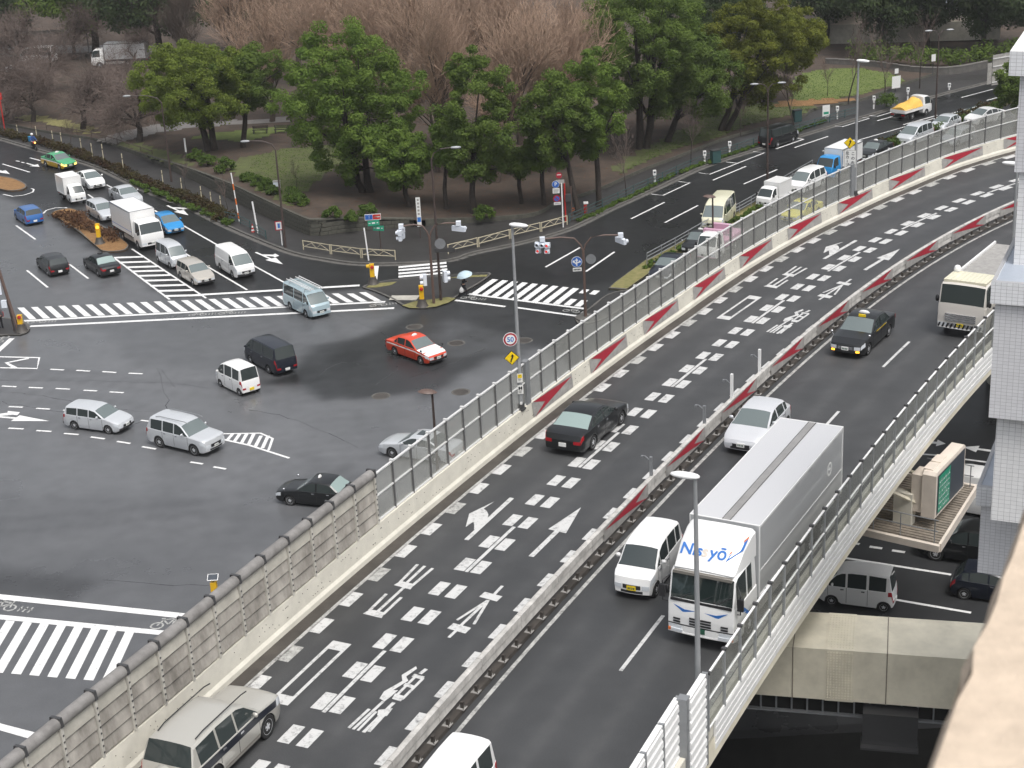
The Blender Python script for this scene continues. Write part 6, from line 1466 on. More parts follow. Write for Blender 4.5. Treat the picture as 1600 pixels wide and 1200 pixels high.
def bare_mesh(seed, L0, r0, levels, ang, upb, shrink=.70, sides=3, bend=.22, twigs=3, twig_len=.8, rtwig=.012, fork=(2, 3)):
    """leafless tree: every branch bends, throws side shoots and forks at its end"""
    rng = random.Random(seed); segs = []; tips = []
    def rnd_dir(d, a_):
        a = Vector((rng.gauss(0, 1), rng.gauss(0, 1), rng.gauss(0, 1))); a = (a - d * a.dot(d)).normalized()
        return (d * math.cos(a_) + a * math.sin(a_)).normalized()
    def grow(p, d, L, r, k):
        n = 4 if k else 3; nodes = []
        r1 = r * (.62 if k else .5)
        for i in range(n):
            d = (rnd_dir(d, rng.uniform(.3, 1) * bend) + Vector((0, 0, upb * .22))).normalized()
            q_ = p + d * L / n; ra, rb = lerp(r, r1, i / n), lerp(r, r1, (i + 1) / n); segs.append((p, q_, ra, rb)); p = q_; nodes.append((p, d, rb))
        if k == 0: tips.append((p, d)); return
        first = k == levels
        for q_, dd, rr in nodes[(2 if first else 0):-1]:
            for _ in range(1 if rng.random() < sides / 3 else 0):
                d2 = (rnd_dir(dd, rng.uniform(.8, 1.2) * ang) + Vector((0, 0, upb * .5))).normalized(); grow(q_, d2, L * shrink * rng.uniform(.65, 1.0), rr * .55, k - 1)
        for _ in range(rng.randint(*fork) + (1 if first else 0)):
            d2 = (rnd_dir(d, rng.uniform(.5, 1.0) * ang) + Vector((0, 0, upb * .5))).normalized(); grow(p, d2, L * shrink * rng.uniform(.85, 1.15), r1 * .78, k - 1)
    grow(Vector((0, 0, -.3)), Vector((rng.uniform(-.1, .1), rng.uniform(-.1, .1), 1)).normalized(), L0, r0, levels)
    thick = [s for s in segs if s[2] > .05]; thin = [s for s in segs if s[2] <= .05]
    for p, d in tips:
        for i in range(twigs):
            d2 = (rnd_dir(d, rng.uniform(.1, .7)) + Vector((0, 0, upb * .3))).normalized(); L = twig_len * rng.uniform(.4, 1.1); m_ = p + d2 * L * .5
            d3 = rnd_dir(d2, .25); thin.append((p, m_, rtwig * 1.3, rtwig)); thin.append((m_, m_ + d3 * L * .5, rtwig, rtwig * .6))
    def build(S, n):
        b = MB()
        for a, c, ra, rc in S:
            t = (c - a).normalized(); x = t.orthogonal().normalized(); y = t.cross(x); base = len(b.v)
            for q_, rr in ((a, ra), (c, rc)):
                for k in range(n): g_ = q_ + (x * math.cos(6.2832 * k / n) + y * math.sin(6.2832 * k / n)) * rr; b.v.append((g_.x, g_.y, g_.z))
            for k in range(n): b.f.append((base + k, base + (k + 1) % n, base + n + (k + 1) % n, base + n + k)); b.mi.append(0)
        return b
    return build(thick, 6).mesh('trunk'), build(thin, 3).mesh('branches')
ZK = [bare_mesh(100 + i, 5.0, .36, 5, .62, .34, .74, 3, .20, 1, .9, .014) for i in range(3)]
CH = [bare_mesh(200 + i, 2.2, .26, 5, .85, .08, .80, 2.2, .32, 1, .7, .012) for i in range(3)]
ST = [bare_mesh(300 + i, 2.6, .09, 3, .6, .25, .70, 3, .2, 3, .5, .010) for i in range(2)]
def bare(name, label, var, base, h, h0, bark, twig, rz, group, width=1):
    t = thing(name, label, 'tree', base, rz, group); s = h / h0
    for nm, me, m in (('trunk', var[0], bark), ('branches', var[1], twig)):
        if len(me.materials) == 0: me.materials.append(MATS[m])
        o = mk(nm, me, [], t); o.scale = (s * width, s * width, s); o.material_slots[0].link = 'OBJECT'; o.material_slots[0].material = MATS[m]
    return t
def mh(var): return max(v.co.z for v in var[1].vertices)
ZH = [mh(v) for v in ZK]; CHH = [mh(v) for v in CH]; STH = [mh(v) for v in ST]
for i, (lb, x, y, top) in enumerate((('tall brown bare tree with a stout trunk beside the broad dome tree', 688, 268, -45), ('brown twiggy bare tree rising above the narrow evergreen', 775, 285, -30), ('brown twiggy bare tree left of the huge evergreen', 862, 268, -45), ('brown twiggy bare tree behind the dome tree', 600, 235, -70), ('tall brown bare tree at the top edge above the narrow evergreen', 720, 235, -90), ('tall brown bare tree at the top edge beside the huge evergreen', 815, 225, -90), ('brown bare tree behind the round olive evergreen', 425, 190, -40), ('pale bare tree with silvery limbs above the olive evergreen', 290, 130, -50), ('brown bare tree between the olive and the dome evergreens', 505, 205, -60), ('tall brown bare tree at the top edge behind the benches', 385, 140, -130), ('grey brown bare tree at the top edge over the pale tree', 210, 95, -120), ('brown bare tree in front of the huge evergreen', 900, 200, -60), ('brown bare tree at the top edge behind the dome tree', 560, 165, -130), ('brown bare tree at the top edge, middle of the grove', 660, 160, -140), ('brown bare tree at the top edge behind the tallest ones', 770, 165, -140), ('brown bare tree at the top edge by the benches', 470, 130, -150))):
    B = GP(x, y); bare('bare_tree', lb, ZK[i % 3], B, height_at(B, top), ZH[i % 3], 'bark_mid' if i != 7 else 'gravel_path', 'twig' if i not in (7, 10) else 'bark_mid', i * 1.3, 'bare park trees', 1.1)
for i, (lb, x, y, top, w_) in enumerate((('dark cherry tree forking low beside the red and white sign', 52, 191, 70, 1.2), ('dark cherry tree leaning out above the delivery rider', 130, 202, 75, 1.2), ('dark cherry tree standing behind the leaning one', 148, 188, 95, 1.0), ('dark spreading cherry tree next to the olive evergreen', 218, 222, 85, 1.35), ('dark bare cherry at the left edge of the park', 10, 185, 60, 1.2), ('dark bare cherry in front of the parked white lorry', 205, 104, 10, 1.0), ('dark bare cherry in the second row under the far belt', 80, 145, 25, 1.2), ('dark bare cherry beside the parked coaches', 115, 92, -20, 1.0), ('dark bare cherry in the second row near the path', 178, 165, 60, 1.1), ('dark bare cherry by the far shelter roof', 30, 110, -10, 1.1))):
    B = GP(x, y); bare('cherry_tree', lb, CH[i % 3], B, height_at(B, top), CHH[i % 3], 'bark', 'twig_dark', i * 2.1 + .4, 'bare cherry and street trees', w_)
for i, (lb, x, y, top, nm) in enumerate((('thin bare sapling on the lawn behind the stone wall', 464, 292, 245, 0), ('thin leafless street tree third along the park fence', 1080, 250, 150, 1), ('thin leafless street tree by the bright lawn edge', 1157, 210, 140, 0), ('thin bare street tree beside the white lamp post', 978, 303, 190, 1), ('thin bare sapling at the bright lawn', 1293, 150, 85, 0), ('bare sapling by the left pavement hedge', 112, 236, 175, 1), ('bare sapling in the hedge near the stone wall', 290, 296, 240, 0), ('bare sapling before the railing at the pavement', 356, 328, 270, 1), ('slim leafless tree beside the bright lawn', 1382, 160, 40, 0), ('dark leafless tree on the lawn behind the street lamp', 1325, 160, 15, 1), ('leafless tree by the driveway below the twin lamp', 1437, 135, 10, 0), ('leafless dark street tree behind the parked black van', 1242, 205, 60, 1))):
    B = GP(x, y) if i < 5 or i > 7 else G(x, y, .12); bare('sapling', lb, ST[i % 2], B, height_at(B, top), STH[i % 2], 'bark', 'twig_dark', i * 1.7, 'young bare trees', .7)

def bush(name, label, base, r, h, m, seed, group='bushes'):
    rng = np.random.default_rng(seed); n = 14; d = rng.normal(size=(n, 3)); d /= np.linalg.norm(d, axis=1)[:, None]; d[:, 2] = np.abs(d[:, 2])
    cl = d * np.array([r * .7, r * .7, h * .65]) + np.array([0, 0, h * .15]); t = thing(name, label, 'bush', base, 0, group)
    mk('foliage', quads_mesh('foliage', *leaves(rng, cl, np.full(n, r * .42), 70, .10), m), [], t)
    mk('stems', MB().tube([(0, 0, -.1), (.05, .05, h * .6)], .04, 5).tube([(0, 0, -.1), (-.2, .1, h * .5)], .03, 5), 'bark', t)
for i, (lb, x, y, r_) in enumerate((('round green bush on the lawn edge, farthest from the corner', 387, 283, .75), ('round green bush second along the wall top', 401, 289, .75), ('round green bush third along the wall top', 416, 296, .85), ('round green bush next to the white cabinet', 428, 304, .7), ('large green bush just past the white cabinet', 455, 313, 1.0), ('round green bush nearest the wall corner', 470, 320, .85), ('green bush left of the route signs', 519, 341, .85), ('small green bush in front of the route signs', 548, 345, .7), ('green bush behind the route signs', 575, 338, .9), ('green bush below the narrow evergreen', 757, 342, 1.0), ('loose green bush below the forked evergreen', 325, 259, 1.0), ('loose green bush on the lawn by the wall', 352, 268, 1.1), ('low green bush under the forked evergreen', 306, 250, .9), ('dark green bush on the kerb beside the tarpaulin lorry', 1385, 166, 1.2))):
    bush('bush', lb, GP(x, y), r_, r_ * 1.35, 'leaf_bush', 400 + i)
def hedge(label, P, r, h, m, seed, dens=2.4, size=.11):
    rng = np.random.default_rng(seed); P = resample(P, 1 / dens); cl = np.array([[p.x, p.y, p.z + h * .5] for p in P]) + rng.normal(size=(len(P), 3)) * np.array([r * .4, r * .4, h * .18])
    o = mk('hedge', quads_mesh('hedge', *leaves(rng, cl, np.full(len(P), r * .75), 70, size, .3, h / r * .6), m), []); tag(o, label, 'hedge', 'hedges')
hedge('rust brown hedge along the kerb of the park pavement', [G(x, y, .12) for x, y in ((-20, 206), (30, 217), (70, 226), (130, 246), (180, 266), (235, 292), (290, 312), (335, 332), (352, 344))], .8, .75, 'leaf_rust', 1, 3.2)
hedge('greener hedge in front of the rusty one near the railing', [G(x, y, .12) for x, y in ((210, 288), (280, 318), (340, 342), (360, 352))], .4, .45, 'leaf_bush', 2)
hedge('brown clipped shrubs on the planted median', [G(*Z1(x, y), .15) for x, y in ((390, 705), (470, 745), (540, 790), (640, 805), (700, 860))], 1.0, .7, 'leaf_brown', 3)
hedge('low planting along the railed median of the far street', [G(x, y, .15) for x, y in ((1275, 268), (1330, 249), (1400, 221), (1480, 191), (1560, 164))], .6, .7, 'leaf_rust', 4)
hedge('green planting along the median before the clear screen', [G(x, y, .15) for x, y in ((1385, 232), (1440, 216), (1500, 192), (1560, 172))], .5, .9, 'leaf_bush', 5)
hedge('dark shrubs along the low wall at the far right', [GP(x, y) for x, y in ((1330, 96), (1400, 100), (1470, 104), (1540, 96), (1600, 86))], 1.6, 2.2, 'leaf_mid', 6, 2.0, .18)
hedge('low grass tufts along the fence of the park street', [G(x, y, .12) for x, y in ((905, 346), (980, 312), (1060, 272), (1150, 240), (1220, 215), (1290, 190))], .3, .3, 'leaf_bush', 7)
hedge('tufts of planting on the railed median beside the queue', [G(x, y, .15) for x, y in ((1012, 418), (1060, 392), (1112, 364), (1170, 334), (1230, 296))], .3, .35, 'leaf_bush', 8)
rng = np.random.default_rng(77); C = []
for poly in ([(395, 244), (440, 234), (520, 225), (548, 240), (510, 272), (475, 300), (452, 322), (425, 306), (385, 284)], [(965, 274), (1040, 238), (1120, 216), (1180, 192), (1262, 176), (1270, 165), (1180, 164), (1100, 190), (1040, 215)], [(1236, 157), (1300, 158), (1412, 131), (1402, 117), (1340, 106), (1270, 110), (1238, 124)]):
    x0, x1 = min(p[0] for p in poly), max(p[0] for p in poly); y0, y1 = min(p[1] for p in poly), max(p[1] for p in poly)
    k = 0
    while k < 2600:
        x, y = rng.uniform(x0, x1), rng.uniform(y0, y1)
        if inside(poly, x, y): p = GP(x, y); C.append((p.x, p.y, p.z + .05)); k += 1
C = np.array(C); n = len(C); a = rng.uniform(0, 6.28, n)
gr = mk('grass', quads_mesh('grass', C, np.stack([np.cos(a) * .045, np.sin(a) * .045, rng.uniform(-.01, .01, n)], 1), np.stack([-np.sin(a) * .05, np.cos(a) * .05, rng.uniform(.03, .06, n)], 1), 'leaf_bush'), []); tag(gr, 'short grass tufts on the park lawns', 'grass', kind='stuff')
C = []
for k in range(2600):
    x, y = rng.uniform(-10, 1250), rng.uniform(150, 350); p = GP(x, y); sy, _ = interp_S(p.x)
    if p.y > sy + 1: C.append((p.x, p.y, p.z + .03))
C = np.array(C); n = len(C); a = rng.uniform(0, 6.28, n)
lt = mk('leaf_litter', quads_mesh('leaf_litter', C, np.stack([np.cos(a) * .10, np.sin(a) * .10, np.zeros(n)], 1), np.stack([-np.sin(a) * .08, np.cos(a) * .08, np.zeros(n)], 1), 'leaf_brown'), []); tag(lt, 'fallen leaves scattered on the park soil', 'leaf litter', kind='stuff')
# ================================================================== STREET FURNITURE
def W2P(p):
    v = Vector(p) - Vector((0, 0, CAM_Z)); z = v.dot(_F); return 800 + F_PX * v.dot(_Rt) / z, 600 - F_PX * v.dot(_Up) / z
def lamp_head(b, c, ax, L=.75, w=.26, h=.17):
    M = Matrix.Translation(c) @ Matrix.Rotation(math.atan2(ax.y, ax.x), 4, 'Z')
    pr = []
    for i, (x, k) in enumerate(((0, .35), (.08, .7), (.25, .95), (.55, 1), (.82, .8), (.96, .45), (1, .12))):
        pr.append([M @ Vector((x * L, w / 2 * k * math.cos(a), h / 2 * k * math.sin(a))) for a in [R(36 * j) for j in range(10)]])
    base = len(b.v); b.v += [tuple(q_) for r_ in pr for q_ in r_]
    for i in range(len(pr) - 1):
        for j in range(10): b.f.append((base + i * 10 + j, base + i * 10 + (j + 1) % 10, base + (i + 1) * 10 + (j + 1) % 10, base + (i + 1) * 10 + j)); b.mi.append(0)
    b.f.append(tuple(base + j for j in range(10))); b.mi.append(0)
def deck_lamp(label, u, d, zb, top_py, side):
    B = D(u, d, zb); h = height_at(B, top_py); t = thing('street_lamp', label, 'lamp', B, heading(u), 'lamps of the viaduct')
    mk('base_plate', MB().box((0, 0, .04), (.36, .30, .08)).box((0, 0, .18), (.26, .22, .22)), 'dark_metal', t)
    mk('pole', MB().tube([(0, 0, .05), (0, 0, h * .5), (0, side * -.02, h)], [.095, .078, .055], 10), 'pole_grey', t, smooth=50)
    b = MB(); lamp_head(b, Vector((0, side * .10, h + .06)), Vector((0, -side, 0)), .85, .32, .19); mk('lamp_head', b, 'white_metal', t, smooth=60); return t, B, h
def to_cam(B): return math.atan2(-B.y, -B.x) + math.pi / 2      # turn a board so that its face (-Y) looks at the viewer's side
def board(t, name, B, z, w_, h_, m, rz, o=.06, shape='rect', dx=0, border=None):
    """a thin sign plate fixed in front of a pole; returns a function for marks on it"""
    M = Matrix.Translation((B.x, B.y, z)) @ Matrix.Rotation(rz, 4, 'Z') @ Matrix.Translation((dx, -o, 0))
    def poly(k, grow=0):
        if shape == 'round': return [(math.cos(R(15 * i)) * (w_ / 2 + grow), math.sin(R(15 * i)) * (w_ / 2 + grow)) for i in range(24)]
        if shape == 'diamond': return [((w_ / 2 + grow) * x, (w_ / 2 + grow) * y) for x, y in ((0, -1), (1, 0), (0, 1), (-1, 0))]
        return [((w_ / 2 + grow) * x, (h_ / 2 + grow) * y) for x, y in ((-1, -1), (1, -1), (1, 1), (-1, 1))]
    def slab(nm, pl, m_, y0, y1):
        n = len(pl); vs = [M @ Vector((x, y1, z_)) for x, z_ in pl] + [M @ Vector((x, y0, z_)) for x, z_ in pl]
        return mk(nm, MB().add(vs, [tuple(range(n)), tuple(reversed(range(n, 2 * n)))] + [(i, n + i, n + (i + 1) % n, (i + 1) % n) for i in range(n)]), m_, t, True)
    pl_ = slab(name, poly(0), m, .0, -.012)
    def mark(kind, m_, *a):
        if kind == 'text':
            me = text_mesh(a[0], a[1], True)
            for v in me.vertices: v.co = M @ Vector((v.co.x * (a[4] if len(a) > 4 else 1) + a[2], -.022, v.co.y + a[3]))
            return mk('lettering', me, m_, t, True)
        if kind == 'inner': return slab('face', poly(0, -a[0]), m_, -.013, -.017)
        if kind == 'poly': return slab('symbol', a[0], m_, -.018, -.024)
        if kind == 'bars':
            b = MB()
            for x0, x1, z0, z1 in a[0]: b.add([M @ Vector((x, -.022, z_)) for x, z_ in ((x0, z0), (x1, z0), (x1, z1), (x0, z1))], [(0, 1, 2, 3)])
            return mk('print', b, m_, t, True)
    return mark
CURVE = [(-.13, -.30), (-.03, -.30), (-.01, -.16), (.10, .02), (.11, .14), (.18, .14), (.06, .34), (-.08, .14), (.0, .14), (0, .06), (-.10, -.12)]
t, B, h = deck_lamp('tall grey lamp with the speed limit sign on the viaduct parapet', 55.92, LW(55.9) + .02, DZ + .95, 353, 1)
rz = to_cam(B) + .10
zz = height_at(B, 528) + B.z; mk_ = board(t, 'speed_sign', B, zz, .62, .62, 'white_metal', rz, .10, 'round', -.32); mk_('inner', 'sign_red', .025); b_ = mk_
M2 = board(t, 'speed_sign_face', B, zz, .42, .42, 'white_metal', rz, .125, 'round', -.32); M2('text', 'text_blue', '50', .30, 0, 0)
zz = height_at(B, 557) + B.z; mk_ = board(t, 'bend_sign', B, zz, .66, .66, 'black', rz, .10, 'diamond', -.30); mk_('inner', 'sign_yellow', .03)
board(t, 'bend_sign_face', B, zz, .50, .5, 'sign_yellow', rz, .118, 'diamond', -.30)('poly', 'black', [(x * .55, z_ * .55) for x, z_ in CURVE])
for py, dxx in ((589, 0), (607, 0)):
    zz = height_at(B, py) + B.z; mk_ = board(t, 'phone_sign', B, zz, .24, .40, 'plate_white', rz, .12); 
    if py == 589: mk_('bars', 'sign_yellow', [(-.09, .09, .0, .17)]); mk_('text', 'black', '✆', .12, 0, .08); mk_('bars', 'sign_grey', [(-.08, .06, -.07, -.03), (-.08, .02, -.13, -.10)])
    else: mk_('bars', 'black', [(-.08, -.02, .0, .14), (.02, .08, .0, .14), (-.02, .02, .05, .09)]); mk_('bars', 'sign_grey', [(-.08, .06, -.08, -.04), (-.08, .04, -.14, -.11)])
zz = height_at(B, 632) + B.z; board(t, 'number_plate', B, zz, .09, .34, 'plate_white', rz, .11)
t, B, h = deck_lamp('tall grey lamp with the Japanese text board on the viaduct parapet', 92.2, LW(92.2) + .02, DZ + .95, 96, 1)
rz = to_cam(B) - .12
zz = height_at(B, 223) + B.z; mk_ = board(t, 'bend_sign', B, zz, .74, .74, 'black', rz, .10, 'diamond', -.36); mk_('inner', 'sign_yellow', .03)
board(t, 'bend_sign_face', B, zz, .58, .5, 'sign_yellow', rz, .118, 'diamond', -.36)('poly', 'black', [(x * .62, z_ * .62) for x, z_ in CURVE])
zz = height_at(B, 248) + B.z; mk_ = board(t, 'text_board', B, zz, .74, 1.10, 'sign_grey', rz, .10, 'rect', -.32); mk_('inner', 'plate_white', .03)
for s, x in (('この先', .17), ('左カーブ', -.17)):
    for i, ch in enumerate(s):
        if ch == 'ー': mk_('bars', 'black', [(x - .015, x + .015, .36 - i * .25 - .08, .36 - i * .25 + .08)])
        else: mk_('text', 'black', ch, .23, x, .36 - i * .25 if len(s) == 4 else .33 - i * .29)
deck_lamp('grey lamp in front of the big lorry at the clad parapet', 36.75, RW(36.75) + .42, DZ + .72, 748, -1)
best = min(range(600, 900), key=lambda k: abs(W2P(D(k / 10, RW(k / 10) + .35, 14))[0] - 1581))
deck_lamp('grey lamp rising beside the tiled building', best / 10, RW(best / 10) + .35, DZ + .72, 258, -1)

# ---------------- street lamps of the town
def town_lamp(label, base_px, top_py, arms, z=.12, park=False, square=None):
    B = GP(*base_px) if park else G(*base_px, z); h = height_at(B, top_py); t = thing('street_lamp', label, 'lamp', B, 0, 'street lamps'); k = ppm(B)
    if square:
        mk('pole', MB().tube([(0, 0, 0), (0, 0, h)], [.09, .06], 8), 'pole_brown', t, smooth=50); b = MB()
        M = Matrix.Translation((square * .25, 0, h)) @ Matrix.Rotation(R(6), 4, 'Y'); b.lathe([(.30, -.05), (.36, .0), (.22, .12), (.05, .15)], 12, M @ Matrix.Diagonal((1.5, .9, 1, 1))); mk('lamp_head', b, 'brown_metal', t, smooth=50); return t
    mk('pole', MB().tube([(0, 0, 0), (0, 0, h * .5), (0, 0, h - .8)], [.11, .085, .06], 8), 'pole_brown', t, smooth=50)
    for dxp in arms:
        dx_ = dxp / k; b = MB().tube([(0, 0, h - .85), (dx_ * .10, 0, h - .35), (dx_ * .35, 0, h - .08), (dx_ * .75, 0, h)], [.055, .05, .045, .04], 6); mk('arm', b, 'pole_brown', t, smooth=50)
        b = MB(); lamp_head(b, Vector((dx_ * .72, 0, h - .02)), Vector((dx_, 0, 0)), .75, .30, .20); mk('lamp_head', b, 'pole_grey', t, smooth=60)
    return t
town_lamp('brown lamp with one curved arm behind the two-armed signal mast', (689, 469), 232, [42])
town_lamp('brown lamp with an arm over the park by the stone wall', (446, 386), 218, [-52])
town_lamp('slim brown lamp beside the hedge under the olive evergreen', (268, 284), 147, [-62])
town_lamp('twin headed lamp at the median beside the parked black van', (1199, 283), 130, [-20, 20])
town_lamp('twin headed lamp by the tarpaulin lorry', (1461, 196), 47, [-14, 15])
town_lamp('short brown lamp with flat head behind the clear screen, near the taxis', (1114, 395), 307, [], .15, square=-1)
town_lamp('short brown lamp with flat head behind the clear screen, by the silver saloon', (686, 765), 612, [], 0, square=-1)

# ---------------- traffic signals
def signal_head(t, p, rz, vertical=False, n=3, s=1.0):
    M = Matrix.Translation(p) @ Matrix.Rotation(rz, 4, 'Z'); b = MB(); L = .36 * n * s
    sz = (.22 * s, L, .36 * s) if not vertical else (.22 * s, .36 * s, L)
    b.box(p, sz, rz); hd_ = mk('signal_housing', b, 'signal_white', t, False)
    for i in range(n):
        o = (i - (n - 1) / 2) * .36 * s; c = Vector((.11 * s, o, 0)) if not vertical else Vector((.11 * s, 0, o))
        b = MB().lathe([(.15 * s, 0), (.15 * s, .20 * s), (.13 * s, .20 * s), (.13 * s, .02)], 10, M @ Matrix.Translation(c) @ Matrix.Rotation(R(90), 4, 'Y')); mk('visor', b, 'signal_white', hd_, smooth=40)
        b = MB().lathe([(.125 * s, 0), (.10 * s, .03)], 10, M @ Matrix.Translation(c) @ Matrix.Rotation(R(90), 4, 'Y')); mk('lens', b, 'lens_red' if i == n - 1 else 'lens_dark', hd_)
def signal_mast(label, base_px, fork_py, heads, name='signal_mast', lamps=True):
    B = G(*base_px, .12); k = ppm(B); hf = height_at(B, fork_py); t = thing(name, label, 'traffic signal', B, 0, 'signal masts')
    mk('pole', MB().tube([(0, 0, 0), (0, 0, hf)], [.11, .09], 10), 'brown_metal', t, smooth=50)
    for dxp, py, rz, arrows in heads:
        x = dxp / k; ht = hf + .95
        mk('arm', MB().tube([(0, 0, hf - .1), (x * .06, 0, hf + .45), (x * .22, 0, ht), (x * .55, 0, ht + .12), (x, 0, ht + .05)], .06, 8), 'brown_metal', t, smooth=50)
        mk('junction_box', MB().box((x, 0, ht + .05), (.36, .30, .32)), 'signal_white', t)
        signal_head(t, Vector((x, 0, ht - .36)), rz)
        if arrows:
            for q_ in (-.32, .32): signal_head(t, Vector((x + q_ * math.cos(rz + R(90)), q_ * math.sin(rz + R(90)), ht - .78)), rz, False, 1, .95)
    return t, B, hf, k
t, B, hf, k = signal_mast('two-armed signal mast on the grassy traffic island', (678, 474), 372, [(-42, 0, R(165), True), (46, 0, R(60), False)])
mk('side_bracket', MB().tube([(0, 0, hf * .45), (-.45, 0, hf * .47)], .03).tube([(0, 0, hf * .47), (.75, .1, hf * .52)], .03), 'brown_metal', t)
signal_head(t, Vector((-.55, 0, hf * .37)), R(190), True, 2, 1.15); signal_head(t, Vector((.95, .1, hf * .40)), R(20), True, 2, 1.15)
mk('round_sign_back', MB().lathe([(.40, 0), (.40, .02)], 20, Matrix.Translation((.75, .12, hf * .90)) @ Matrix.Rotation(R(90), 4, 'X')), 'grey_metal', t)
mk('text_plate_back', MB().box((1.05, .12, hf * .80), (1.5, .03, .32)), 'dark_metal', t)
t, B, hf, k = signal_mast('two-armed signal mast with the blue direction sign beside the clear screen', (915, 497), 392, [(-62, 0, R(250), True), (58, 0, R(30), False)])
mk_ = board(t, 'direction_sign', B, B.z + hf - .72, .78, .78, 'plate_white', .05, .14, 'round', -.50); mk_('inner', 'sign_blue', .03)
mk_('poly', 'plate_white', [(-.04, -.28), (.04, -.28), (.04, .08), (.12, .08), (0, .28), (-.12, .08), (-.04, .08)]); mk_('poly', 'plate_white', [(.03, -.12), (.22, -.05), (.22, -.12), (.30, .02), (.18, .12), (.18, .04), (.02, -.04)]); mk_('poly', 'plate_white', [(-.03, -.2), (-.22, -.02), (-.28, -.08), (-.28, .12), (-.10, .10), (-.16, .04), (-.02, -.10)])
mk_ = board(t, 'text_plate', B, B.z + hf - 1.28, .62, .26, 'plate_white', .05, .14, 'rect', -.48); mk_('bars', 'black', [(-.25 + .1 * i, -.19 + .1 * i, -.06, .06) for i in range(5)] + [(-.27, .25, -.01, .01)])
mk('round_sign_back', MB().lathe([(.36, 0), (.36, .02)], 20, Matrix.Translation((.52, .10, hf - .65)) @ Matrix.Rotation(R(90), 4, 'X')), 'grey_metal', t)
mk('kerb_collar', MB().lathe([(.75, -.12), (.75, .10), (.65, .14), (.1, .15)], 16), 'kerb_stone', t, smooth=40)
B = G(29, 518, .12); t = thing('signal_mast', 'leaning brown mast with signals at the left edge island', 'traffic signal', B, 0, 'signal masts')
h = height_at(B, 372); mk('pole', MB().tube([(0, 0, 0), (-.62, .3, h * .5), (-1.15, .5, h)], [.13, .11, .09], 10), 'brown_metal', t, smooth=50)
mk('second_pole', MB().tube([(-.35, .2, 0), (-.62, .35, 3.4)], .06, 8), 'pole_brown', t); signal_head(t, Vector((-.95, .2, 3.3)), R(200), True, 2, 1.2); mk('control_box', MB().box((-.75, .2, 2.1), (.4, .25, .55)), 'signal_white', t)

# ---------------- yellow flashing bollards
def bollard(label, px, h=1.15, z=.13):
    B = G(*px, z); t = thing('flashing_bollard', label, 'bollard', B, 0, 'yellow bollards')
    mk('foot', MB().lathe([(.48, 0), (.38, .12), (.26, .55), (.2, .56)], 12), 'gutter', t, smooth=40)
    mk('body', MB().box((0, 0, .52 + h / 2 - .1), (.34, .30, h)), 'yellow', t)
    b = MB().lathe([(.14, 0), (.12, .10), (.02, .13)], 12, Matrix.Translation((.02, -.14, .52 + h * .72)) @ Matrix.Rotation(R(90), 4, 'X')); mk('lamp', b, 'red_bright' if 'lit' not in label else 'amber_lamp', t, smooth=50); return t
t = bollard('yellow bollard on the grass strip beside the slip lane', (583, 443)); mk('side_lamp', MB().lathe([(.16, 0), (.14, .2), (.05, .24)], 10, Matrix.Translation((-.2, 0, 1.4)) @ Matrix.Rotation(R(-90), 4, 'Y')), 'yellow', t)
bollard('yellow bollard next to the two-armed signal mast', (660, 478)); bollard('yellow bollard with a lit amber lamp on the planted median', (156, 380), 1.3, .15); bollard('yellow bollard at the foot of the leaning mast', (34, 517), .8)
B = G(338, 945, 0); t = thing('solar_bollard', 'yellow post with a small solar panel behind the grimy noise panels', 'bollard', B); h = height_at(B, 909)
mk('post', MB().box((0, 0, h * .5), (.30, .26, h)), 'yellow', t); mk('solar_panel', MB().box((0, 0, h + .25), (.46, .34, .03), M=Matrix.Rotation(R(25), 4, 'X')), 'screen_dark', t); mk('panel_frame', MB().box((0, .0, h + .245), (.52, .40, .02), M=Matrix.Rotation(R(25), 4, 'X')), 'white_metal', t); mk('stem', MB().tube([(0, 0, h), (0, 0, h + .25)], .03), 'grey_metal', t)

# ---------------- railings
def rail_panel(label, a, c, z=.12, h=.82):
    A, C = G(*a, z), G(*c, z); d_ = C - A; L = d_.length; t = thing('pedestrian_railing', label, 'railing', A, math.atan2(d_.y, d_.x), 'cream railings on the park corner')
    for x in (.03, L - .03): mk('post', MB().box((x, 0, h / 2), (.07, .07, h)), 'cream_pole', t)
    for zz in (h - .04, .30): mk('rail', MB().box((L / 2, 0, zz), (L, .05, .05)), 'cream_pole', t)
    mk('arch', MB().tube([(L * .08 + L * .84 * i / 10, 0, .32 + .42 * math.sin(math.pi * i / 10)) for i in range(11)], .022, 5), 'cream_pole', t); mk('arch', MB().tube([(L * .3, 0, h - .05), (L * .5, 0, .32), (L * .7, 0, h - .05)], .02, 5), 'cream_pole', t)
a_ = [(474, 390), (518, 397), (566, 403), (620, 406)]
for i, lb in enumerate(('cream arched railing panel nearest the sloping pavement sign', 'cream arched railing panel between the other two beside the slip lane', 'cream arched railing panel ending at the small crosswalk')): rail_panel(lb, a_[i], (a_[i + 1][0] - 1.5, a_[i + 1][1]))
a_ = [(700, 397), (748, 386), (798, 373), (846, 362), (888, 351)]
for i, lb in enumerate(('cream arched railing panel starting past the small crosswalk', 'cream arched railing panel second towards the parking sign', 'cream arched railing panel third towards the parking sign', 'cream arched railing panel ending at the parking sign')): rail_panel(lb, a_[i], (a_[i + 1][0] - 1.5, a_[i + 1][1]))
mat('teal_metal', (.03, .075, .075), .5)
def long_rail(label, pts, step, h, zs, m, z=.12, r=.03, name='railing'):
    P_ = resample([G(*p, z) for p in pts], step); t = thing(name, label, 'railing', P_[0])
    for p in P_: mk('post', MB().box((p.x, p.y, z + h / 2), (.07, .07, h)), m, t, True)
    for zz in zs: mk('rail', MB().tube([(p.x, p.y, z + zz) for p in P_], r, 5), m, t, True)
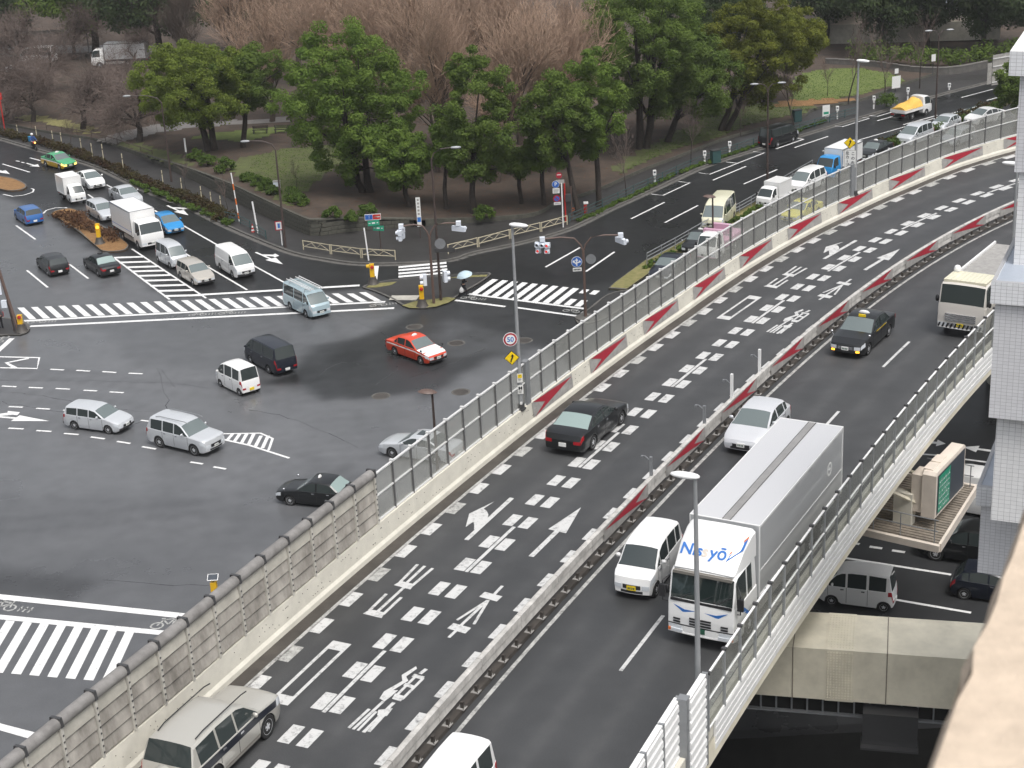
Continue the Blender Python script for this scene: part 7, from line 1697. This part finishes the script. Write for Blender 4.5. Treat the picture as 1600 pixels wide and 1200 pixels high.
long_rail('dark teal pipe fence along the park street pavement', [(890, 349), (950, 322), (1025, 288), (1100, 255), (1187, 226), (1300, 190), (1340, 179)], 2.6, .85, (.8, .5, .25), 'teal_metal')
long_rail('short teal railing beside the traffic cone', [(353, 344), (380, 352), (416, 374)], 2.2, .8, (.76, .45, .2), 'teal_metal')
long_rail('grey pipe guard rail on the grass median beside the queue', [(1011, 413), (1060, 386), (1110, 357), (1170, 325), (1230, 288), (1275, 262)], 2.3, .95, (.9, .62, .34), 'grey_metal', .15, .04)
long_rail('thin dark fence on the planted median of the far street', [(1290, 262), (1400, 219), (1500, 184), (1570, 158)], 3, .7, (.65, .35), 'teal_metal', .15)
long_rail('wooden rail fence at the edge of the cherry grove', [(-20, 192), (60, 204), (110, 212), (160, 222), (205, 236), (245, 250)], 2.8, .9, (.8,), 'bark_mid', .15, .05)

# ---------------- sign posts and small posts
def post(name, label, cat, base, top_py, m='white_metal', r=.05, park=False, lean=0, group=None):
    B = GP(*base) if park else G(*base, .12); h = height_at(B, top_py); t = thing(name, label, cat, B, 0, group); mk('pole', MB().tube([(0, 0, 0), (lean, 0, h)], r, 8), m, t, smooth=50); return t, B, h
for i, (x, y, ty, lb) in enumerate(((1023, 288, 266, 'nearest the cream railings'), (1101, 257, 236, 'second along the teal fence'), (1140, 242, 221, 'third along the teal fence, before the black van'), (1308, 186, 166, 'just past the notice board'), (1365, 170, 150, 'behind the tarpaulin lorry'), (1418, 157, 137, 'by the white notice panel'), (1483, 140, 130, 'at the driveway'))):
    t, B, h = post('parking_meter', 'white parking meter post ' + lb, 'parking meter', (x, y), ty, 'white_metal', .09, group='white parking meters'); mk('meter_head', MB().box((0, 0, h - .22), (.30, .24, .46)), 'white_metal', t); mk('meter_screen', MB().box((0, -.125, h - .16), (.18, .02, .14)), 'screen_dark', t); mk('dark_band', MB().tube([(0, 0, h * .35), (0, 0, h * .5)], .095, 8), 'sign_grey', t)
t, B, h = post('route_sign', 'pole with red, blue and green route signs at the park corner', 'sign', (596, 398), 330, 'pole_brown', .05)
mk_ = board(t, 'route_plate', B, B.z + height_at(B, 338), 1.30, .50, 'plate_white', .05, .08, 'rect', -.45); mk_('bars', 'sign_blue', [(-.62, -.02, -.2, .2)]); mk_('bars', 'red_bright', [(.0, .62, -.2, .2)]); mk_('text', 'plate_white', '1', .34, -.30, 0); mk_('bars', 'plate_white', [(.06, .56, -.05, .05)])
for py, dx_, rz_ in ((347, -.45, .25), (356, -.05, -.3)):
    mk_ = board(t, 'distance_plate', B, B.z + height_at(B, py), .95, .44, 'sign_green', rz_, .08, 'rect', dx_); mk_('bars', 'plate_white', [(-.14, .12, -.05, .06), (-.4, -.25, -.03, .03), (.25, .38, -.03, .03)])
t, B, h = post('marker_pole', 'plain white pole beside the route signs', 'pole', (576, 407), 356, 'white_metal', .06, lean=-.15)
t, B, h = post('name_board', 'tall narrow white street name board on a post', 'sign', (657, 372), 308, 'pole_brown', .05)
mk_ = board(t, 'name_plate', B, B.z + h - 1.25, .36, 2.5, 'plate_white', .05, .08); mk_('bars', 'sign_grey', [(-.09, .09, .95 - i * .3, 1.12 - i * .3) for i in range(5)]); mk_('bars', 'text_blue', [(-.15, .15, -.85, -.45)])
t, B, h = post('parking_sign', 'white pole with parking and no parking signs by the red post', 'sign', (880, 355), 286, 'white_metal', .055)
mk_ = board(t, 'parking_plate', B, B.z + height_at(B, 287), .62, .62, 'plate_white', .05, .09, 'round', -.50); mk_('inner', 'sign_blue', .02); mk_('text', 'plate_white', 'P', .42, 0, 0)
mk_ = board(t, 'text_plate', B, B.z + height_at(B, 297), .58, .44, 'plate_white', .05, .09, 'rect', -.48); mk_('bars', 'sign_grey', [(-.22, .22, .06, .12), (-.22, .22, -.04, .02), (-.22, .15, -.14, -.09)])
mk_ = board(t, 'no_parking_sign', B, B.z + height_at(B, 309.5), .64, .64, 'sign_red', .05, .09, 'round', -.45); M2 = board(t, 'no_parking_face', B, B.z + height_at(B, 309.5), .44, .44, 'sign_blue', .05, .115, 'round', -.45); M2('poly', 'sign_red', [(-.19, .15), (-.15, .19), (.19, -.15), (.15, -.19)])
mk_ = board(t, 'text_plate', B, B.z + height_at(B, 317), .58, .24, 'plate_white', .05, .09, 'rect', -.42); mk_('bars', 'sign_grey', [(-.22 + .11 * i, -.15 + .11 * i, -.06, .06) for i in range(4)])
mk_ = board(t, 'name_plate', B, B.z + height_at(B, 284), .70, .34, 'sign_grey', .05, -.06, 'rect', -.10)
mk_ = board(t, 'no_entry_sign', B, B.z + height_at(B, 274), .52, .52, 'sign_red', .05, -.04, 'round', -.18); mk_('bars', 'plate_white', [(-.17, .17, .02, .09)])
t, B, h = post('red_post', 'red post with a dark lamp box behind the parking sign', 'post', (884, 346), 286, 'red_bright', .07); mk('lamp_box', MB().box((.3, 0, h * .62), (.5, .4, .6)), 'dark_metal', t); mk('second_post', MB().tube([(.55, .1, 0), (.55, .1, h * .9)], .06), 'brown_metal', t)
t, B, h = post('folding_barrier', 'small orange folding barrier on the pavement by the parking sign', 'barrier', (893, 334), 325, 'orange', .03); mk('bar', MB().tube([(0, 0, h * .9), (.65, .1, h * .95)], .05).tube([(0, 0, h * .4), (.65, .1, h * .95)], .04), 'orange', t)
t, B, h = post('red_bollard', 'red post with a white top on the pavement of the park street', 'bollard', (915, 335), 317, 'red_bright', .14); mk('white_top', MB().box((.05, 0, h), (.40, .30, .16)), 'plate_white', t)
t, B, h = post('banded_pole', 'tall red and white banded pole beside the hedge', 'pole', (374, 346), 270, 'white_metal', .055, lean=-.25)
for i in range(3): mk('red_band', MB().tube([(-.25 * f, 0, h * f) for f in (.05 + .3 * i, .18 + .3 * i)], .062, 8), 'orange', t)
t, B, h = post('route_board', 'plain white pole standing behind the traffic cone', 'pole', (403, 364), 315, 'white_metal', .075, lean=-.2)
t, B, h = post('pavement_sign', 'small white sign with a red border on a post by the kerb', 'sign', (441, 383), 346, 'white_metal', .05); mk_ = board(t, 'sign_plate', B, B.z + height_at(B, 352), .62, .80, 'sign_red', .1, .08, 'rect', -.12); mk_('inner', 'plate_white', .08); mk_('bars', 'text_blue', [(-.1, .1, -.2, .2)])
B = G(395.5, 364, .02); t = thing('traffic_cone', 'red and white traffic cone at the kerb', 'cone', B); mk('foot', MB().box((0, 0, .03), (.42, .42, .05)), 'red_bright', t)
for i in range(5): mk('band', MB().lathe([(.17 - .028 * i, .05 + .15 * i), (.17 - .028 * (i + 1), .05 + .15 * (i + 1))], 12), 'red_bright' if i % 2 == 0 else 'plate_white', t, smooth=50)
t, B, h = post('warning_sign', 'red pole with a red and white board at the left edge', 'sign', (8, 206), 146, 'red_bright', .07); mk_ = board(t, 'sign_plate', B, B.z + h - .3, .95, .8, 'red_bright', .1, .08, 'rect', -.2); mk_('bars', 'plate_white', [(-.3, .3, -.05, .12)])
t, B, h = post('utility_post', 'grey and white ringed post under the olive evergreen', 'post', (292, 249), 216, 'white_metal', .09, True); mk('dark_lower', MB().tube([(0, 0, 0), (0, 0, h * .35)], .1), 'bark', t)
B = GP(434, 302); t = thing('utility_cabinet', 'small white cabinet between the bushes on the wall top', 'cabinet', B); mk('case', MB().box((0, 0, .55), (.6, .4, 1.1)), 'signal_white', t); mk('roof', MB().box((0, 0, 1.13), (.68, .48, .06)), 'sign_grey', t)
for i, (x, y, lb) in enumerate(((1118, 254, 'beside the second parking meter'), (1245, 190, 'behind the parked black van'))):
    B = G(x, y, .12); t = thing('control_cabinet', 'dark grey street cabinet ' + lb, 'cabinet', B, R(25), 'street cabinets'); mk('case', MB().box((0, 0, .6), (.9, .5, 1.2)), 'teal_metal', t); mk('lid', MB().box((0, 0, 1.23), (1.0, .6, .08)), 'dark_metal', t)
t, B, h = post('notice_board', 'white notice board on the teal fence', 'notice board', (1290, 187), 164, 'sign_grey', .06); mk_ = board(t, 'panel', B, B.z + h - .6, .85, 1.2, 'plate_white', .3, .08); mk_('bars', 'sign_green', [(-.3, .3, -.35, -.1)])
t, B, h = post('lawn_notice', 'large white panel on the lawn with a small sign above', 'notice board', (1399, 143), 108, 'dark_metal', .07); mk_ = board(t, 'panel', B, B.z + height_at(B, 128), 1.15, 1.35, 'plate_white', .4, .1); mk_ = board(t, 'small_sign', B, B.z + h - .2, .5, .55, 'plate_white', .4, .1)
t, B, h = post('small_sign', 'small white sign hanging in front of the dark shrubs', 'sign', (1457, 118), 86, 'dark_metal', .04, True); board(t, 'panel', B, B.z + h - .3, .55, .8, 'plate_white', .3, .08)
B = G(1562, 148, .12); t = thing('road_sign_back', 'back of a large grey road sign with frame bars at the street end', 'sign', B, R(28)); hS2 = height_at(B, 84); hB2 = height_at(B, 131)
mk('panel', MB().box((0, 0, (hS2 + hB2) / 2), (2.6, .06, hS2 - hB2)), 'sign_grey', t); mk('post', MB().tube([(.8, .15, 0), (.8, .15, hS2)], .10, 8), 'grey_metal', t)
for k_ in range(4): mk('frame_bar', MB().box((0, -.06, hB2 + (hS2 - hB2) * (.1 + .26 * k_)), (2.6, .08, .10)), 'rail_metal', t)
mk('side_panel', MB().box((-1.7, .0, (hS2 + hB2) / 2 - .3), (.6, .06, (hS2 - hB2) * .7)), 'sign_grey', t)
for i, (x, y, ty) in enumerate(((28, 210, 195), (58, 216, 197), (83, 221, 204), (97, 227, 207), (128, 238, 216), (145, 246, 224), (163, 257, 225), (194, 272, 240), (255, 288, 266), (285, 303, 278), (316, 318, 291), (331, 324, 300), (346, 330, 306))):
    t, B, h = post('wooden_stake', ['pale wooden stake by the hedge, first from the red sign', 'pale wooden stake by the hedge, second from the red sign', 'pale wooden stake by the hedge, third from the red sign', 'pale wooden stake by the hedge, fourth from the red sign', 'pale wooden stake by the hedge, fifth from the red sign', 'pale wooden stake by the hedge, sixth from the red sign', 'taller pale stake at the end of the rail fence', 'pale wooden stake beside the slim brown lamp', 'pale wooden stake in the hedge opposite the blue hatchback', 'pale wooden stake in the hedge past the blue hatchback', 'pale wooden stake in the hedge, third before the teal railing', 'pale wooden stake in the hedge, second before the teal railing', 'pale wooden stake in the hedge, nearest the teal railing'][i], 'stake', (x, y), ty, 'cream_pole', .05, group='wooden stakes in the hedge'); mk('tie', MB().tube([(0, 0, h * .72), (0, 0, h * .78)], .07), 'bark_mid', t)
for i, (x, y, lb) in enumerate(((407, 209, 'nearer the olive evergreen'), (441, 208, 'nearer the broad dome tree'))):
    B = GP(x, y); t = thing('park_bench', 'dark slatted park bench ' + lb, 'bench', B, R(-4), 'park benches')
    for k_ in range(3): mk('seat_slat', MB().box((0, -.12 + .12 * k_, .42), (1.7, .09, .04)), 'bark', t); mk('back_slat', MB().box((0, .25, .55 + .12 * k_), (1.7, .03, .08)), 'bark', t)
    for sx in (-.7, .7): mk('leg', MB().box((sx, 0, .2), (.07, .42, .42)).box((sx, .24, .6), (.07, .05, .4)), 'dark_metal', t)
# low pale wall at the far right, car park at the far left
P_ = resample([GP(x, y) for x, y in ((1290, 100), (1360, 104), (1430, 113), (1490, 113), (1545, 103))], 1.5); t = thing('low_wall', 'pale low stone wall curving below the dark shrubs', 'wall', P_[0])
b = MB()
for a, c in zip(P_, P_[1:]): b.prism([(a.x, a.y), (c.x, c.y), (c.x, c.y + .4), (a.x, a.y + .4)], a.z - .5, a.z + .55)
mk('wall', b, 'kerb_stone', t, True)
b = MB()
for a, c in zip(P_, P_[1:]): b.prism([(a.x, a.y - .05), (c.x, c.y - .05), (c.x, c.y + .45), (a.x, a.y + .45)], a.z + .55, a.z + .65)
mk('coping', b, 'gravel_path', t, True)
q_ = GP(180, 103); t, S, lf, dm, bo = lorry('parked_lorry', 'grey white lorry parked far back among the bare cherry trees', (q_, R(178)), 'cab_mid', 'white', 3.8, (5.6, 2.2, 1.0, 3.1), 'paint_truck_side', 'parked vehicles in the park'); box_trim(t, bo, dm)
for i, (x, y, c_, lb) in enumerate(((60, 98, 'white', 'white parked coach-like van far back at the left'), (35, 112, 'silver', 'pale parked car far back under the left cherry trees'))):
    car('parked_van', lb, 'van', (GP(x, y), R(175)), 'longvan' if i == 0 else 'wagon', c_, group='parked vehicles in the park')
B = GP(86, 84); t = thing('shelter', 'long pale roofed shelter far back at the left', 'shelter', B, R(2)); mk('roof', MB().box((0, 0, 3.0), (11, 3, .22)), 'gravel_path', t)
for sx in (-5, -1.7, 1.7, 5): mk('column', MB().tube([(sx, -1, 0), (sx, -1, 3)], .09), 'grey_metal', t)
B = GP(1395, 62); t = thing('park_pavilion', 'low building with ochre and grey walls far behind the lawn trees', 'building', B, R(-8)); mk('lower_wall', MB().box((0, 0, 1.2), (26, 4, 2.4)), 'concrete', t); mk('upper_wall', MB().box((2, 0, 3.3), (22, 3.6, 1.8)), 'board_cream', t); mk('roof', MB().box((2, 0, 4.3), (23, 4.4, .2)), 'roof_grey', t)

# ---------------- people
def skin(name, V, E, rad, m, parent, smooth=True):
    me = bpy.data.meshes.new(name); me.from_pydata(V, E, []); o = bpy.data.objects.new(name, me); col.objects.link(o)
    md = o.modifiers.new('s', 'SKIN'); lay = me.skin_vertices[0].data
    for i, r_ in enumerate(rad): lay[i].radius = (r_, r_) if not isinstance(r_, tuple) else r_
    lay[0].use_root = True; sb = o.modifiers.new('b', 'SUBSURF'); sb.levels = sb.render_levels = 2
    bpy.context.view_layer.update(); nm = bpy.data.meshes.new_from_object(o.evaluated_get(bpy.context.evaluated_depsgraph_get())); bpy.data.objects.remove(o); nm.materials.clear()
    nm.polygons.foreach_set('use_smooth', [True] * len(nm.polygons)); return mk(name, nm, m, parent)
mat('skin', (.45, .27, .20), .55); mat('cloth_dark', (.018, .018, .022), .85); mat('cloth_blue', (.02, .06, .20), .8); mat('cloth_red', (.45, .03, .03), .8); mat('cloth_grey', (.14, .14, .15), .85); mat('hair', (.012, .010, .009), .6)
mat('umbrella_cloth', (.48, .60, .66), .55); mat('bag_white', (.68, .68, .68), .6); mat('box_blue', (.03, .24, .45), .45)
def figure(label, B, rz, stride=.18, top='cloth_dark', legs='cloth_dark', armR=None, armL=None, sit=False, cat='person'):
    """one continuous body, clothes as layers over it"""
    t = thing('person', label, cat, B, rz, 'people')
    s = stride; aR = armR or [(.02, -.23, 1.15), (.06, -.24, .90)]; aL = armL or [(.02, .23, 1.15), (.06, .24, .90)]
    if sit: LG = [(.38, -.12, .84), (.30, -.15, .42), (.42, -.15, .38), (.38, .12, .84), (.30, .15, .42), (.42, .15, .38)]
    else: LG = [(s * .6, -.09, .48), (s * .7, -.10, .07), (s * .7 + .16, -.10, .04), (-s * .4, .09, .48), (-s * 1.2, .10, .09), (-s * 1.2 + .15, .10, .04)]
    V = [(0, 0, .92), (.01, 0, 1.12), (.02, 0, 1.32), (.02, 0, 1.46), (.04, 0, 1.54), (.05, 0, 1.66), (.02, -.18, 1.40), aR[0], aR[1], (aR[1][0] + .05, aR[1][1], aR[1][2] - .06), (.02, .18, 1.40), aL[0], aL[1], (aL[1][0] + .05, aL[1][1], aL[1][2] - .06), (0, -.09, .86), LG[0], LG[1], LG[2], (0, .09, .86), LG[3], LG[4], LG[5]]
    E = [(0, 1), (1, 2), (2, 3), (3, 4), (4, 5), (2, 6), (6, 7), (7, 8), (8, 9), (2, 10), (10, 11), (11, 12), (12, 13), (0, 14), (14, 15), (15, 16), (16, 17), (0, 18), (18, 19), (19, 20), (20, 21)]
    rad = [(.14, .11), (.13, .10), (.16, .11), .06, .085, .095, .065, .05, .038, .03, .065, .05, .038, .03, .09, .062, .045, .04, .09, .062, .045, .04]
    skin('body', V, E, rad, 'skin', t)
    Vj = [V[0], V[1], V[2], V[6], V[7], V[8], V[10], V[11], V[12]]; skin('jacket', [(x, y, z + (-.04 if i == 0 else 0)) for i, (x, y, z) in enumerate(Vj)], [(0, 1), (1, 2), (2, 3), (3, 4), (4, 5), (2, 6), (6, 7), (7, 8)], [(.17, .14), (.155, .125), (.185, .135), .085, .07, .055, .085, .07, .055], top, t)
    Vl = [V[0]] + [V[i] for i in (14, 15, 16, 17, 18, 19, 20, 21)]; skin('trousers', Vl, [(0, 1), (1, 2), (2, 3), (3, 4), (0, 5), (5, 6), (6, 7), (7, 8)], [(.15, .12), .105, .078, .06, .05, .105, .078, .06, .05], legs, t)
    mk('hair', MB().lathe([(.02, .10), (.085, .075), (.112, .02), (.105, -.05), (.07, -.09)], 12, Matrix.Translation((.03, 0, 1.68))), 'hair', t, smooth=60)
    b = MB()
    for y in (-.035, .035): b.box((.135, y, 1.645), (.02, .025, .012))
    b.box((.14, 0, 1.585), (.015, .05, .01)); mk('face_features', b, 'hair', t); return t
B = G(725, 463, .01); figure('person in dark clothes walking under a pale blue umbrella', B, R(15), .30, 'cloth_dark', 'cloth_dark', [(.10, -.25, 1.18), (.26, -.16, 1.22)])
t = thing('umbrella', 'pale blue open umbrella held over the walking person', 'umbrella', B, R(15)); n = 16; b = MB()
M = Matrix.Translation((.12, -.08, 1.62)) @ Matrix.Rotation(R(-12), 4, 'Y'); pr = [(.62, 0), (.56, .12), (.42, .24), (.22, .32), (.02, .36)]
b.v = [tuple(M @ Vector((r_ * (1 - .06 * (k % 2) * (r_ > .4)) * math.cos(6.2832 * k / n), r_ * math.sin(6.2832 * k / n), z))) for r_, z in pr for k in range(n)]
b.f = [(i * n + k, i * n + (k + 1) % n, (i + 1) * n + (k + 1) % n, (i + 1) * n + k) for i in range(4) for k in range(n)] + [tuple(range(4 * n, 5 * n))]; b.mi = [0] * len(b.f); mk('canopy', b, 'umbrella_cloth', t, smooth=25)
mk('shaft', MB().tube([(.26, -.16, 1.10), tuple(M @ Vector((0, 0, .40)))], .014), 'grey_metal', t)
for k in range(8): mk('rib', MB().tube([tuple(M @ Vector((r_ * .98 * math.cos(k * R(45)), r_ * .98 * math.sin(k * R(45)), z - .015))) for r_, z in pr], .006, 4), 'grey_metal', t)
t = thing('carrier_bag', 'white carrier bag in the hand of the walking person', 'bag', B + Vector((-.15, -.24, .36)), R(15)); mk('bag', MB().lathe([(.05, 0), (.15, .05), (.17, .2), (.10, .38), (.03, .46)], 10, Matrix.Diagonal((1, .55, 1, 1))), 'bag_white', t, smooth=60); mk('handle', MB().tube([(0, 0, .42), (0, 0, .55)], .015), 'bag_white', t)
figure('person in grey with a red bag waiting at the left edge island', G(2, 513, .12), R(80), .05, 'cloth_grey', 'cloth_dark'); B = G(4.5, 508, .12)
t = thing('shoulder_bag', 'red bag on the waiting person at the left edge', 'bag', B + Vector((.10, -.25, .75))); mk('bag', MB().box((0, 0, .18), (.30, .14, .36)), 'cloth_red', t); mk('strap', MB().tube([(-.1, 0, .36), (-.12, .1, .75), (0, .12, .36)], .015), 'cloth_red', t)
# motorcycle courier
B = G(54, 234, 0); hd = math.atan2((G(91, 250) - G(54, 232)).y, (G(91, 250) - G(54, 232)).x); t = thing('motorcycle', 'delivery motorcycle with a blue box by the hedge', 'motorcycle', B, hd)
for x in (.62, -.62):
    ty, rm = wheel_meshes(.30, .11); w_ = mk('wheel', ty, [], t); w_.location = (x, 0, .30); mk('rim', rm, [], w_)
mk('frame', MB().tube([(.62, 0, .30), (.48, 0, .75), (.40, 0, .98)], .035).tube([(.46, 0, .70), (.1, 0, .45), (-.62, 0, .32)], .06).box((.05, 0, .42), (.5, .26, .32)), 'plastic_dark', t); mk('tank', MB().lathe([(.05, -.3), (.15, -.18), (.17, .1), (.08, .3)], 10, Matrix.Translation((.12, 0, .80)) @ Matrix.Rotation(R(90), 4, 'Y')), 'red_bright', t, smooth=50); mk('seat', MB().box((-.35, 0, .80), (.65, .26, .10)), 'black', t)
mk('handlebar', MB().tube([(.32, -.34, 1.02), (.40, 0, 1.0), (.32, .34, 1.02)], .02), 'grey_metal', t); mk('headlight', MB().lathe([(.10, 0), (.08, .08), (.02, .09)], 10, Matrix.Translation((.52, 0, .86)) @ Matrix.Rotation(R(90), 4, 'Y')), 'head_lamp_on', t)
mk('delivery_box', MB().box((-.62, 0, 1.12), (.52, .50, .50)), 'box_blue', t)
t = figure('motorcycle rider in blue with a white helmet', B + Matrix.Rotation(hd, 3, 'Z') @ Vector((-.22, 0, -.02)), hd, 0, 'cloth_blue', 'cloth_dark', [(.25, -.26, 1.18), (.50, -.30, 1.06)], [(.25, .26, 1.18), (.50, .30, 1.06)], sit=True); mk('helmet', MB().lathe([(.06, -.12), (.14, -.06), (.155, .03), (.12, .12), (.03, .16)], 12, Matrix.Translation((.05, 0, 1.68))), 'plate_white', t, smooth=60)

# ================================================================== TILED BUILDING AND THE LEDGE WE LOOK OVER
def tile_mat(name, c, tw=.15, th_=.10):
    m = bpy.data.materials.new(name); m.use_nodes = True; MATS[name] = m; n, l = m.node_tree.nodes, m.node_tree.links; b = n['Principled BSDF']
    tc = n.new('ShaderNodeTexCoord'); sx = n.new('ShaderNodeSeparateXYZ'); l.new(tc.outputs['Object'], sx.inputs[0]); cb = n.new('ShaderNodeCombineXYZ')
    l.new(sx.outputs[0], cb.inputs[0]); l.new(sx.outputs[2], cb.inputs[1])
    br = n.new('ShaderNodeTexBrick'); br.offset = 0; br.inputs['Scale'].default_value = 1; br.inputs['Brick Width'].default_value = tw; br.inputs['Row Height'].default_value = th_; br.inputs['Mortar Size'].default_value = .0045; br.inputs['Mortar Smooth'].default_value = .3
    br.inputs['Color1'].default_value = (*c, 1); br.inputs['Color2'].default_value = (*[v * .93 for v in c], 1); br.inputs['Mortar'].default_value = (.36, .36, .37, 1); l.new(cb.outputs[0], br.inputs['Vector']); l.new(br.outputs['Color'], b.inputs['Base Color']); b.inputs['Roughness'].default_value = .3
    bp = n.new('ShaderNodeBump'); bp.inputs['Strength'].default_value = .4; bp.inputs['Distance'].default_value = .006; bp.invert = True; l.new(br.outputs['Fac'], bp.inputs['Height']); l.new(bp.outputs[0], b.inputs['Normal'])
tile_mat('tiles', (.82, .83, .85)); tile_mat('tiles_grey', (.70, .70, .72)); tile_mat('tiles_big', (.82, .82, .82), .165, .125)
Zc1, Zc2 = 24.0, 17.0
f1, b1 = G(1549, 440, Zc1), G(1577, 386, Zc1); f2, b2 = G(1526, 760, Zc2), G(1562, 669, Zc2)
side = (b2 - f2).normalized(); fr = Vector((side.y, -side.x, 0)); rzb = math.atan2(fr.y, fr.x)
bd = thing('tiled_building', 'white tiled building with stepped flat roofs cutting in beside the viaduct', 'building', (f2.x, f2.y, 0), rzb)
def L2(p): q_ = Matrix.Rotation(-rzb, 3, 'Z') @ (Vector((p.x, p.y, 0)) - Vector((f2.x, f2.y, 0))); return q_.x, q_.y
x2, y2 = 0, 0; x1, y1 = L2(f1)
def blk(name, x0, y0, wd, dp, z0, z1, m): return mk(name, MB().box((x0 + wd / 2, y0 + dp / 2, (z0 + z1) / 2), (wd, dp, z1 - z0)), m, bd)
def slab(x0, y0, dp, zt, ph=.62):
    blk('parapet_band', x0, y0, 16, .16, zt - ph, zt, 'tiles'); blk('parapet_band', x0, y0 + .16, .10, dp - .16, zt - ph, zt, 'tiles'); blk('flat_roof', x0 + .10, y0 + .16, 15.9, dp - .16, zt - .3, zt - .05, 'roof_grey')
d1 = (b1 - f1).length; d2 = (b2 - f2).length
slab(x1, y1, max(d1, 2.6) + 1, Zc1); slab(x2, y2, d2 + 1.2, Zc2)
blk('wall_bay', x1 + .12, y1 + .14, 15, 6, Zc2 + 3.0, Zc1 - .62, 'tiles_grey'); blk('wall_bay', x1 + .30, y1 + .5, 15, 6, Zc2 - .3, Zc2 + 3.0, 'tiles_big'); blk('wall_bay', x2 + .14, y2 + .14, 15, 6, Zc2 - 2.9, Zc2 - .62, 'tiles_grey')
blk('wall_shaft', x1 + 1.6, y1 + 2.0, 14, 6, 0, Zc2 - 2.9, 'tiles_big')
# upper stair tower
cpx = G(1578, 80, 29.9); tx, ty_ = L2(cpx)
blk('cornice', tx, ty_, 16, .9, 29.25, 29.9, 'tiles'); mk('sloped_coping', MB().add([(tx, ty_, 29.9), (tx + 16, ty_, 29.9), (tx + 16, ty_ + .9, 30.5), (tx + .35, ty_ + .9, 30.5), (tx, ty_ + .9, 29.9)], [(0, 1, 2, 3), (0, 3, 4)]), 'plate_white', bd)
blk('tower_wall', tx + .28, ty_ + .18, 15, 5, 26.6, 29.25, 'tiles_grey'); blk('tower_wall', tx + .40, ty_ + .30, 15, 5, Zc1 - .4, 26.6, 'tiles_big')
# stone ledge in the foreground
zl = CAM_Z - .95; E0, E1 = G(1432, 1215, zl), G(1612, 745, zl); ed = (E1 - E0); E0 = E0 - ed * 1.5; E1 = E1 + ed * .6; nn = Vector((ed.y, -ed.x, 0)).normalized()
lg = thing('stone_ledge', 'rough beige stone ledge out of focus in the near corner', 'ledge', (E0.x, E0.y, 0))
def strip(name, k0, k1, z0, z1, m):
    steps = 40; b = MB()
    for i in range(steps + 1):
        p = E0.lerp(E1, i / steps); j = .008 * noise.noise(Vector((i * .9, k0, 1)))
        b.v += [tuple(Vector((p.x, p.y, z0)) + nn * (k0 + j)), tuple(Vector((p.x, p.y, z1)) + nn * (k1 + j * .4))]
    b.f = [(2 * i, 2 * i + 1, 2 * i + 3, 2 * i + 2) for i in range(steps)]; b.mi = [0] * steps; return mk(name, b, m, lg, True)
strip('outer_face', .6, 0, zl - 2.5, zl - .03, 'ledge_stone'); strip('rounded_edge', 0, .012, zl - .03, zl, 'ledge_stone'); strip('top_band', .012, .16, zl, zl + .004, 'ledge_stone'); strip('top_slope', .16, .19, zl + .004, zl - .03, 'ledge_stone_inner'); strip('inner_top', .19, 1.2, zl - .03, zl - .02, 'ledge_stone_inner')

# ================================================================== damp air over the park
hm = mat('haze_air'); hn, hl = hm.node_tree.nodes, hm.node_tree.links
hn.remove(hn['Principled BSDF']); pv = hn.new('ShaderNodeVolumePrincipled'); pv.inputs['Color'].default_value = (.93, .95, .97, 1); pv.inputs['Density'].default_value = .00020; pv.inputs['Anisotropy'].default_value = .2
hl.new(pv.outputs[0], hn['Material Output'].inputs['Volume'])
tag(mk('haze', MB().box((0, 690, 19), (1900, 1720, 56)), 'haze_air'), kind='stuff')
